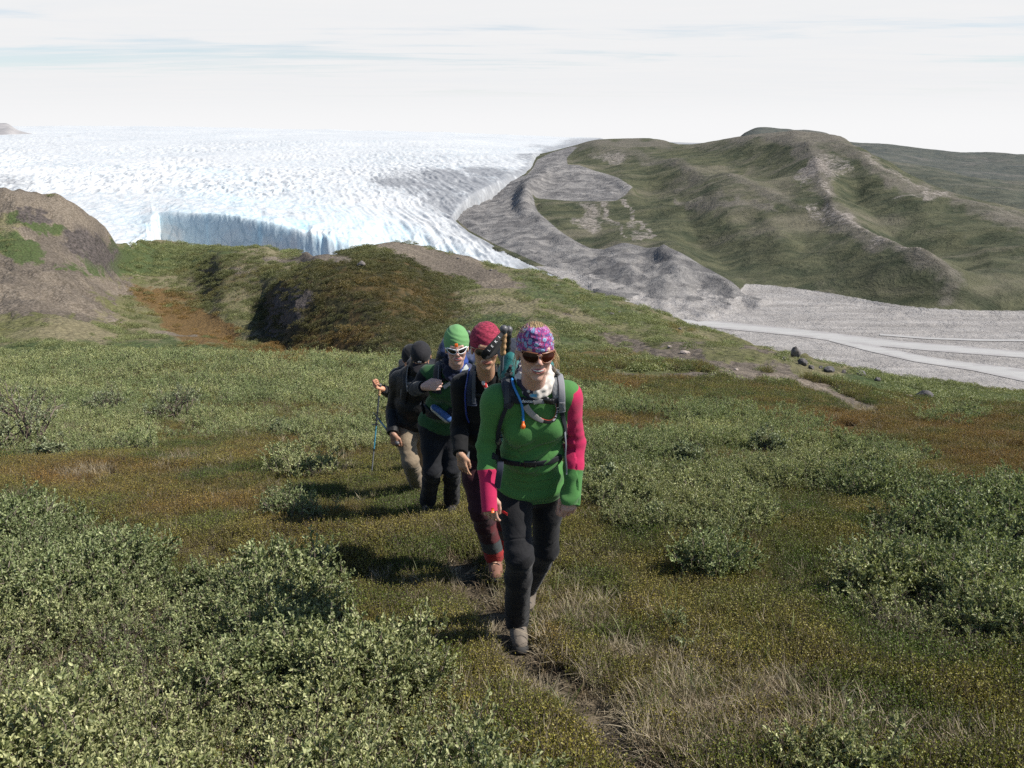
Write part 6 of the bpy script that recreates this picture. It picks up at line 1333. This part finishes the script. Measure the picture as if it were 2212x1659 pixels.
# ---------------------------------------------------------------- green beanie
J2 = dict(P=W3(1070, 1035, 6.36), N=W3(1112, 896, 6.02), SL=W3(1160, 915, 6.10), SR=W3(1046, 912, 6.16), EL=W3(1172, 985, 6.2), WL=W3(1148, 1035, 6.05), ER=W3(1014, 950, 6.16), WR=W3(1036, 944, 5.88),
          HL=W3(1100, 1050, 6.40), HR=W3(1052, 1050, 6.36), KL=W3(1104, 1146, 6.28), AL=W3(1102, 1214, 6.55), KR=W3(1056, 1150, 6.24), AR=W3(1044, 1216, 6.52))
check('green', J2); H2 = Head(W3(1115, 850, 5.88), V3(.10, -1, .0), V3(-.04, 0, 1), 1.04)
def hands2(b, J):
    add_hand(b, J['WR'], V3(1, -.35, .18), V3(.2, .9, -.2), V3(.1, .1, 1), curl=(1.25, 1.3, 1.3, 1.3), sc=1.0, thumb=1.0, splay=.03)
    add_hand(b, J['WL'], V3(-.3, -.2, -1), V3(-.8, .5, 0), V3(-.5, -.8, 0), curl=(.8, .8, .8, .8))
def top2(V):
    c = np.tile(V3(.028, .085, .030), (len(V), 1))
    for S, E in ((J2['SL'], J2['EL']), (J2['SR'], J2['ER'])):
        d = E - S; t = ((V - S) @ d) / (d @ d); r = np.linalg.norm(V - S - np.clip(t, 0, 1)[:, None] * d, axis=1); out = (V - S) @ (R_2[:, 0] * (1 if S is J2['SL'] else -1))
        c[(t > .12) & (out > .005)] = V3(.005, .0055, .007); 
    rr = np.linalg.norm(V - J2['ER'], axis=1) < .12; c[rr] = V3(.005, .0055, .007); rr = np.linalg.norm(V - J2['WR'], axis=1) < .09; c[rr] = V3(.005, .0055, .007); return c
R_2 = np.stack(torso_axes(J2['P'], J2['N'], J2['SL'], J2['SR']), 1)
r2, sd2, R2_, top_2 = figure('person in light green beanie and white framed sunglasses gripping a shoulder strap', J2, H2, True, 0, ((.52, .335, .265), (.42, .13, .12), .6), hands2, V3(.03, .028, .026), (V3(.05, -1, -.2), V3(0, -1, -.2)),
    dict(s=.98, off=.010, hem=.07, name='shirt', mat=M_KNIT, col=top2, cuff=-.01, arm=(.050, .042, .036)), dict(col=const((.010, .0105, .013))), smile=.3)
beanie(H2, r2, M_KNIT, (.13, .29, .11), low=.010, top=.012, slouch=(.004, -.02, .072), amp=.0009)
tb = Sdf(); tb.box(H2.g(-.004, .103, .046), V3(.0125, .004, .014), H2.R, .003, .002); sdf_obj('orange_tag', tb, .003, M_ORANGE, r2)
lens_glasses(H2, 'sunglasses', r2, M_LENS, M_WHITEP, hw=.068, hh=.019, u0=.004, f0=.110, curv=10, brow=.005, shape=2.2, rim=.0022, topbar=.0040)
bf = Sdf(); nb2 = J2['N'] + V3(0, -.005, .01); 
for i in range(12):
    a0, a1 = i / 12 * 2 * PI, (i + 1) / 12 * 2 * PI; f_ = lambda a, rr, zz: nb2 + R2_[:, 0] * math.sin(a) * rr + R2_[:, 1] * math.cos(a) * rr * 1.15 + V3(0, 0, zz - .03 * math.cos(a))
    for rr, zz in ((.068, .05), (.077, .02), (.084, -.012)): bf.cap(f_(a0, rr, zz), f_(a1, rr, zz), .017, .017, .014)
sdf_obj('neck_warmer', bf, .0045, M_KNIT, r2, lambda V: np.where(((V - nb2) @ R2_[:, 0] > .045)[:, None], V3(.02, .05, .22), V3(.010, .013, .030)), lambda V, N: .006 * np.sin(vn3(V * V3(12, 12, 26), 4) * 12))
bp2 = rucksack('navy backpack rising beside the head of the person in the light green beanie', J2['P'] + R2_[:, 2] * .40 - R2_[:, 1] * .22 - R2_[:, 0] * .01, R2_, (.15, .10, .26), (.010, .013, .022), (.012, .022, .065), .0, 51)
Y2 = (5.5, 6.7)
s_, _, _ = strap('shoulder_strap', bp2, sd2, [(1076, 880), (1071, 892), (1068, 910), (1068, 935), (1066, 960)], .070, .016, M_NYLON, V3(.014, .017, .024), Y2, .008); o, _, _ = strap('webbing', s_, sd2, [(1072, 890), (1071, 905), (1070, 930)], .010, .004, M_WEB, V3(.12, .12, .13), Y2, .020); child(o)
strap('shoulder_strap', bp2, sd2, [(1140, 888), (1147, 900), (1146, 925), (1140, 950)], .066, .016, M_NYLON, V3(.014, .018, .05), Y2, .008)
strap('white_strap', bp2, sd2, [(1142, 894), (1134, 902), (1124, 914), (1112, 926), (1098, 936), (1083, 946)], (.040, .034, .026, .022, .026, .030), .003, M_WEB, V3(.42, .45, .44), Y2, .030)
strap('chest_strap', bp2, sd2, [(1068, 928), (1095, 926), (1140, 930)], .022, .005, M_WEB, V3(.012, .012, .014), Y2, .014)
strap('hip_belt', bp2, sd2, [(1027, 985), (1042, 1005), (1062, 1016), (1090, 1016), (1108, 1002)], (.12, .10, .06, .06, .10), .014, M_NYLON, V3(.010, .012, .018), Y2, .006)
mp = Sdf(); e0 = drape(sd2, 1060, 996, *Y2, .035); e1 = drape(sd2, 1092, 1022, *Y2, .035); Xm = nrm(e1 - e0); mp.cap(e0, e1, .030, .034, .01)
bt = sdf_obj('pouch', mp, .004, M_NYLON, None, lambda V: np.where((((V - e0) @ np.cross(Xm, V3(0, -1, 0))) > .008)[:, None], V3(.42, .43, .42), V3(.035, .09, .25)), lambda V, N: .003 * (vn3(V * 40, 2) - .5)); tag(bt, 'small blue and white pouch clipped at the waist of the green-beanie walker', 'pouch')
pg = pole((W3(1143, 812, 6.15), W3(1150, 1010, 6.3)), M_BLACKP, 'trekking pole with grey knob showing between the green and burgundy beanies', None, basket=.93)
# ---------------------------------------------------------------- black cap, beige trousers
J1 = dict(P=W3(1002, 1030, 7.22), N=W3(1020, 895, 7.05), SL=W3(1062, 922, 7.10), SR=W3(972, 926, 7.16), EL=W3(1070, 990, 7.2), WL=W3(1060, 1040, 7.05), ER=W3(958, 1000, 7.22), WR=W3(959, 1058, 7.02),
          HL=W3(1020, 1045, 7.24), HR=W3(986, 1045, 7.20), KL=W3(1040, 1120, 7.42), AL=W3(1046, 1172, 7.6), KR=W3(1002, 1128, 7.02), AR=W3(1018, 1180, 7.36))
check('cap', J1); H1b = Head(W3(1028, 872, 6.86), V3(.06, -1, -.80), V3(.0, -.8, 1), 1.04)
def hands1(b, J):
    add_hand(b, J['WR'], V3(.15, -.1, -1), V3(.4, .9, .1), V3(.9, -.4, 0), curl=(1.1, 1.2, 1.2, 1.2), sc=1.05); add_hand(b, J['WL'], V3(-.1, -.2, -1), V3(-.8, .5, 0), V3(-.5, -.8, 0), curl=(.6, .6, .6, .6))
def tr1(V): 
    c = np.tile(V3(.20, .155, .105), (len(V), 1)); d = (V - J1['HR']) @ nrm(J1['KR'] - J1['HR']); 
    c[(d > .06) & (d < .20) & (V[:, 0] < J1['HR'][0] + .12) & (V[:, 0] > J1['HR'][0] - .03)] *= 1.12; return c
r1, sd1, R1_, top_1 = figure('person in black peaked cap looking down, black jacket and beige trousers', J1, H1b, False, 0, ((.36, .20, .13), (.25, .09, .07), .3), hands1, V3(.07, .045, .03), (V3(.1, -1, -.2), V3(0, -1, -.2)),
    dict(s=1.06, off=.014, hem=.09, name='jacket', mat=M_NYLON, col=const((.0045, .0045, .005)), collar=.05, arm=(.054, .048, .042)), dict(col=tr1, r=(.088, .068, .066, .058)))
cp = Sdf(); cp.ell(H1b.g(0, -.012, .046), V3(.088, .108, .092), H1b.R, .01); cp.cut(H1b.g(0, .0, -.005), -H1b.U)
cap_ = sdf_obj('cap', cp, .0045, M_SOFT, r1, const((.018, .017, .019)), lambda V, N: .004 * (vn3(V * 26, 3) - .5))
bm = Sdf(); bm.ell(H1b.g(0, .105, .022), V3(.070, .085, .012), H1b.R, .01); bm.cut(H1b.g(0, .04, 0), -H1b.F); bo = sdf_obj('brim', bm, .004, M_SOFT, cap_, const((.014, .013, .015))); child(bo)
fl_ = Sdf(); fl_.ell(H1b.g(0, -.045, -.01), V3(.088, .075, .075), H1b.R, .02); fl_.cut(H1b.g(0, .01, 0), H1b.F); bo = sdf_obj('neck_flap', fl_, .005, M_SOFT, cap_, const((.014, .013, .015))); child(bo)
pt_ = H1b.g(-.004, .092, .068); text_on('emblem', 'Mi', .030, pt_ + nrm(H1b.F + H1b.U * .3) * .012, H1b.X, nrm(H1b.F + H1b.U * .3), cap_)
bp1 = rucksack('black backpack worn by the person in the black cap', J1['P'] + R1_[:, 2] * .30 - R1_[:, 1] * .22, R1_, (.14, .09, .22), (.010, .010, .011), (.010, .010, .011), -.04, 61)
Y1 = (6.4, 7.8)
s_, _, _ = strap('shoulder_strap', bp1, sd1, [(994, 895), (990, 915), (989, 940), (986, 965), (982, 985)], .055, .014, M_NYLON, V3(.012, .012, .014), Y1, .008); o, _, _ = strap('webbing', s_, sd1, [(996, 895), (992, 925), (994, 955)], .010, .003, M_WEB, V3(.16, .16, .17), Y1, .02); child(o); o, _, _ = strap('webbing', s_, sd1, [(980, 950), (978, 985)], .018, .003, M_WEB, V3(.12, .12, .12), Y1, .01); child(o)
strap('chest_strap', bp1, sd1, [(992, 936), (1005, 936), (1020, 938)], .020, .004, M_WEB, V3(.13, .13, .13), Y1, .016)
pA = pole((W3(970, 1082, 6.98), W3(914, 1010, 7.45)), M_BLACKP, 'trekking pole held low by its black grip in the black-capped walker\'s hand', None, basket=.90, col_shaft=(.10, .11, .12))
# ---------------------------------------------------------------- last walker, almost hidden
J0 = dict(P=W3(1005, 1010, 8.3), N=W3(1005, 895, 8.2), SL=W3(1050, 912, 8.25), SR=W3(968, 915, 8.2), EL=W3(1060, 970, 8.3), WL=W3(1050, 1010, 8.2), ER=W3(950, 958, 8.15), WR=W3(934, 950, 7.95),
          HL=W3(1030, 1022, 8.3), HR=W3(1000, 1022, 8.3), KL=W3(1045, 1085, 8.4), AL=W3(1052, 1128, 8.5), KR=W3(1012, 1080, 8.2), AR=W3(1024, 1132, 8.3))
J0['ER'] = W3(957, 962, 8.30); check('last', J0); H0 = Head(W3(1004, 878, 8.05), V3(.06, -1, -.5), V3(.0, -.5, 1), 1.04)
def hands0(b, J):
    add_hand(b, J['WR'], V3(-.55, -.35, .35), V3(.6, .2, .3), V3(-.1, -.2, 1), curl=(1.25, 1.3, 1.3, 1.3), thumb=1.0); add_hand(b, J['WL'], V3(-.1, -.2, -1), V3(-.8, .5, 0), V3(-.5, -.8, 0), curl=(.6, .6, .6, .6))
r0, sd0, R0_, top_0 = figure('person in black mostly hidden behind the black-capped walker, one hand out on a pole', J0, H0, False, 0, ((.55, .28, .17), (.30, .1, .08), .3), hands0, V3(.05, .04, .03), (V3(.1, -1, -.2), V3(0, -1, -.2)),
    dict(s=.95, off=.012, hem=.09, name='jacket', mat=M_NYLON, col=const((.008, .008, .010)), collar=.05, arm=(.048, .044, .038)), dict(col=const((.012, .012, .013))))
beanie(H0, r0, M_KNIT, (.010, .010, .011), low=.02)
bp0 = rucksack('black backpack of the last walker hidden behind the black cap', J0['P'] + R0_[:, 2] * .28 - R0_[:, 1] * .22, R0_, (.13, .09, .20), (.010, .010, .011), (.010, .010, .011), -.04, 71)
pB = pole((W3(928, 940, 7.93), W3(908, 1150, 7.72)), M_CORK, 'blue and white trekking pole planted in the scrub at the far left', None, basket=.46, col_shaft=(.05, .055, .06), grip_len=.10, knob=.012)
# ================================================================== SINGLE SHRUBS AND BOULDERS
def shrub(px, py, hpx, wpx, label, leafy, seed, dark=1.0, lean=0.0):
    rng = np.random.default_rng(seed); x, y, z = hit(px, py); dep = y * CP - z * SP; Hh = hpx * dep / 1805; Wd = wpx * dep / 1805 * .5
    r = empty('willow_shrub', (float(x), float(y), float(z)), label, 'shrub', 'single willow shrubs'); B = np.array([x, y, z - .03]); br = Acc(); tips = []
    def grow(p, d, L, rad, lev):
        n = 5; pts = [p]; dd = d.copy()
        for i in range(n):
            dd = nrm(dd + rng.normal(size=3) * .22 + V3(0, 0, .05)); pts.append(pts[-1] + dd * L / n)
        pts = np.array(pts); V, F = tube_np(pts, np.linspace(rad, rad * .55, n + 1), 5 if lev < 2 else 3); br.add(V, F, 0, rng.uniform(0, .6) * dark)
        if lev >= 3: tips.append((pts, dd)); return
        for c in range(rng.integers(2, 5) if lev else 4):
            k = rng.integers(2, n + 1); nd_ = nrm(dd + rng.normal(size=3) * .65 + V3(0, 0, .12)); grow(pts[k], nd_, L * rng.uniform(.5, .8), rad * .58, lev + 1)
        tips.append((pts[-3:], dd))
    for k in range(rng.integers(5, 8)):
        a = rng.uniform(0, 2 * PI); sp = rng.uniform(.2, 1.0) * Wd / Hh; grow(B + V3(math.cos(a), math.sin(a), 0) * .05 * Hh, nrm(V3(math.cos(a) * sp + lean, math.sin(a) * sp, 1)), Hh * .45, Hh * .014 + .0022, 0)
    link('branches', br.mesh('branches', [M_TWIG]), r)
    P, D = [], []
    for pts, dd in tips:
        if rng.random() > leafy: continue
        m = rng.integers(9, 18); i = rng.uniform(0, len(pts) - 1.001, m); k = i.astype(int); q = pts[k] + (pts[k + 1] - pts[k]) * (i - k)[:, None]; P.append(q + rng.normal(size=(m, 3)) * .008); D.append(dd * .6 + rng.normal(size=(m, 3)) * .7 + V3(0, 0, .3))
    if P:
        P = np.concatenate(P); D = np.concatenate(D); L = .028 * rng.uniform(.6, 1.2, len(P)) * (1 + .02 * y); V, F = leaves_np(P, D, L, L * .48, rng)
        A = Acc(); A.add(V, F, 0, np.repeat(rng.uniform(0, 1, len(P)), 6)); link('foliage', A.mesh('foliage', [M_WLEAF_S]), r)
    return r
SH = [(60, 975, 190, 260, 'large twiggy willow shrub with pale bare stems at the left edge', .55, 1), (235, 905, 95, 160, 'dark crooked willow shrub right of the large pale-stemmed one', .45, 2), (385, 915, 110, 230, 'wide grey willow shrub with many bare dark branches arching over the scrub', .5, 3),
      (120, 992, 70, 150, 'low half-bare shrub with dark stems reaching right at the front of the left scrub', .35, 4), (600, 945, 50, 110, 'small dark leafless-looking shrub on the edge between green scrub and olive heath', .4, 5),
      (680, 1235, 70, 110, 'shadowed dark shrub left of the path in the shade of the walkers', .5, 6), (1285, 1075, 100, 110, 'tall twiggy willow shrub beside the green cuff of the leading woman', .6, 7), (1480, 1010, 70, 90, 'thin pale-stemmed willow shrub right of the leading woman', .5, 8),
      (1655, 985, 80, 110, 'upright willow shrub with reddish stems among the scrub right of centre', .6, 9), (1900, 1040, 60, 120, 'dark wind-bent shrub standing alone in the rust coloured heath', .35, 10), (2145, 1070, 60, 60, 'small crooked-stemmed shrub near the right edge of the heath', .5, 11),
      (1560, 1260, 45, 110, 'low pale green shrub alone in the olive heath right of the walkers', .9, 12), (1060, 1610, 60, 200, 'almost bare grey twigs sprawling at the end of the near willow scrub', .15, 13), (1480, 1420, 50, 50, 'small leafy sprig growing at the right side of the path', .9, 14), (2060, 905, 40, 130, 'leafy willow shrub on the brow below the dark boulder', .9, 15), (1400, 1130, 60, 120, 'grey-green shrub with a dark forked stem right of the green sleeve', .7, 16)]
for a in SH: shrub(*a)
def mat_rock():
    m, nt, out = newmat('boulder_rock'); g = nt.nodes.new('ShaderNodeNewGeometry'); oi = nt.nodes.new('ShaderNodeObjectInfo'); P = g.outputs['Position']
    n = noise_(nt, scaled(nt, P, (.9, .9, .9)), 1, 8, .7, .3); n2 = noise_(nt, scaled(nt, P, (7, 7, 7)), 1, 6, .7)
    c = mix_(nt, sstep(nt, n, .35, .65), (.045, .042, .045), (.13, .12, .115)); c = mix_(nt, math_(nt, 'MULTIPLY', sstep(nt, n2, .58, .66), .6), c, (.26, .25, .21))
    c = mix_(nt, 1.0, c, mix_(nt, attr(nt, 'pale').outputs['Fac'], (1, 1, 1), (3.6, 3.2, 2.8)), 'MULTIPLY')
    b = nd(nt, 'ShaderNodeBsdfPrincipled', Base_Color=c, Roughness=.9); nt.links.new(bump_(nt, n2, .6, .12), b.inputs['Normal']); nt.links.new(b.outputs[0], out.inputs[0]); return m
M_ROCK = mat_rock()
def boulder(px, py, wpx, hpx, label, seed, pale=0.0):
    rng = np.random.default_rng(seed); x, y, z = hit(px, py); dep = y * CP - z * SP; w = wpx * dep / 1805 / 2; h = hpx * dep / 1805 / 2
    n = 22; th = np.linspace(0, PI, n); ph = np.linspace(0, 2 * PI, 2 * n + 1)[:-1]; D = np.stack([np.sin(th)[:, None] * np.cos(ph)[None], np.sin(th)[:, None] * np.sin(ph)[None], np.repeat(np.cos(th)[:, None], 2 * n, 1)], -1).reshape(-1, 3)
    R = np.ones(len(D))
    for _ in range(12): nn = nrm(rng.normal(size=3)); dd = D @ nn; R = np.where(dd > .05, np.minimum(R, rng.uniform(.62, .95) / np.maximum(dd, .05)), R)      # flat broken faces
    R *= 1 + .16 * (vn3(D * 3 + seed, 3) - .5) + .07 * (vn3(D * 9 + seed, 5) - .5)
    V = D * R[:, None] * V3(w, w * rng.uniform(.8, 1.1), h * 1.25); a = rng.uniform(-.3, .3); ca, sa = math.cos(a), math.sin(a); V = np.stack([V[:, 0] * ca - V[:, 2] * sa, V[:, 1], V[:, 0] * sa + V[:, 2] * ca], -1)
    i = np.arange(n - 1)[:, None] * 2 * n; k = np.arange(2 * n)[None]; k2 = (k + 1) % (2 * n); F = np.stack([i + k, i + 2 * n + k, i + 2 * n + k2, i + k2], -1).reshape(-1, 4)
    me = mesh_np('boulder', V, F, [M_ROCK], False); setattr_f(me, 'pale', np.full(len(V), pale)); o = link('boulder', me); o.location = (x, y, z + h * .55); tag(o, label, 'boulder', 'boulders scattered on the ridge'); return o
BO = [(781, 577, 21, 18, 'grey boulder perched alone on top of the dark round hillock', .25), (1718, 770, 20, 26, 'tall dark boulder at the top of the rocky outcrop on the ridge', .1), (1733, 788, 22, 16, 'dark block leaning below the tall boulder of the outcrop', .1), (1692, 778, 14, 9, 'small dark stone left of the tall outcrop boulder', .1),
      (1752, 797, 13, 10, 'rounded dark stone at the foot of the outcrop', .2), (1790, 803, 26, 12, 'flat dark boulder on the ridge just right of the outcrop', 0), (1774, 797, 12, 8, 'small stone between the outcrop and the flat ridge boulder', .1), (1822, 806, 12, 8, 'small grey stone midway along the lower ridge', .3),
      (1858, 812, 27, 14, 'wide dark boulder on the edge above the gravel plain', 0), (1895, 822, 14, 9, 'small dark rock right of the wide boulder above the gravel plain', .1), (1992, 864, 44, 22, 'large black boulder lying on the green slope, biggest on the right', -.1), (1964, 858, 20, 7, 'low pale stone just left of the large black boulder', .8),
      (1322, 679, 11, 5, 'tiny dark stone on the grassy ridge above the leader', .1), (1338, 677, 9, 6, 'dark stone next to the tiny one on the grassy ridge', .1), (1446, 752, 9, 7, 'small pale stone on the bare patch right of the leader', 1.0), (1480, 764, 24, 6, 'pale flat slab at the bare patch right of the leader', .9), (1468, 712, 8, 4, 'little dark rock on the rim above the moraine', .1),
      (1250, 645, 8, 4, 'dark stone on the rim where the glacier tongue ends', .1), (1205, 618, 7, 3, 'small rock on the ridge crest before the ice tongue', .1), (1060, 585, 9, 4, 'brown rock on the bare crest of the hillock', .3), (990, 560, 8, 4, 'small rock on the bare crest left of the brown one', .3), (1675, 848, 12, 6, 'pale pebble-like rock at the end of the gravel strip', .8), (1590, 800, 10, 5, 'small pale rock on the middle of the slope right of the leader', .8)]
for i, b in enumerate(BO): boulder(*b[:5], 700 + i, b[5])
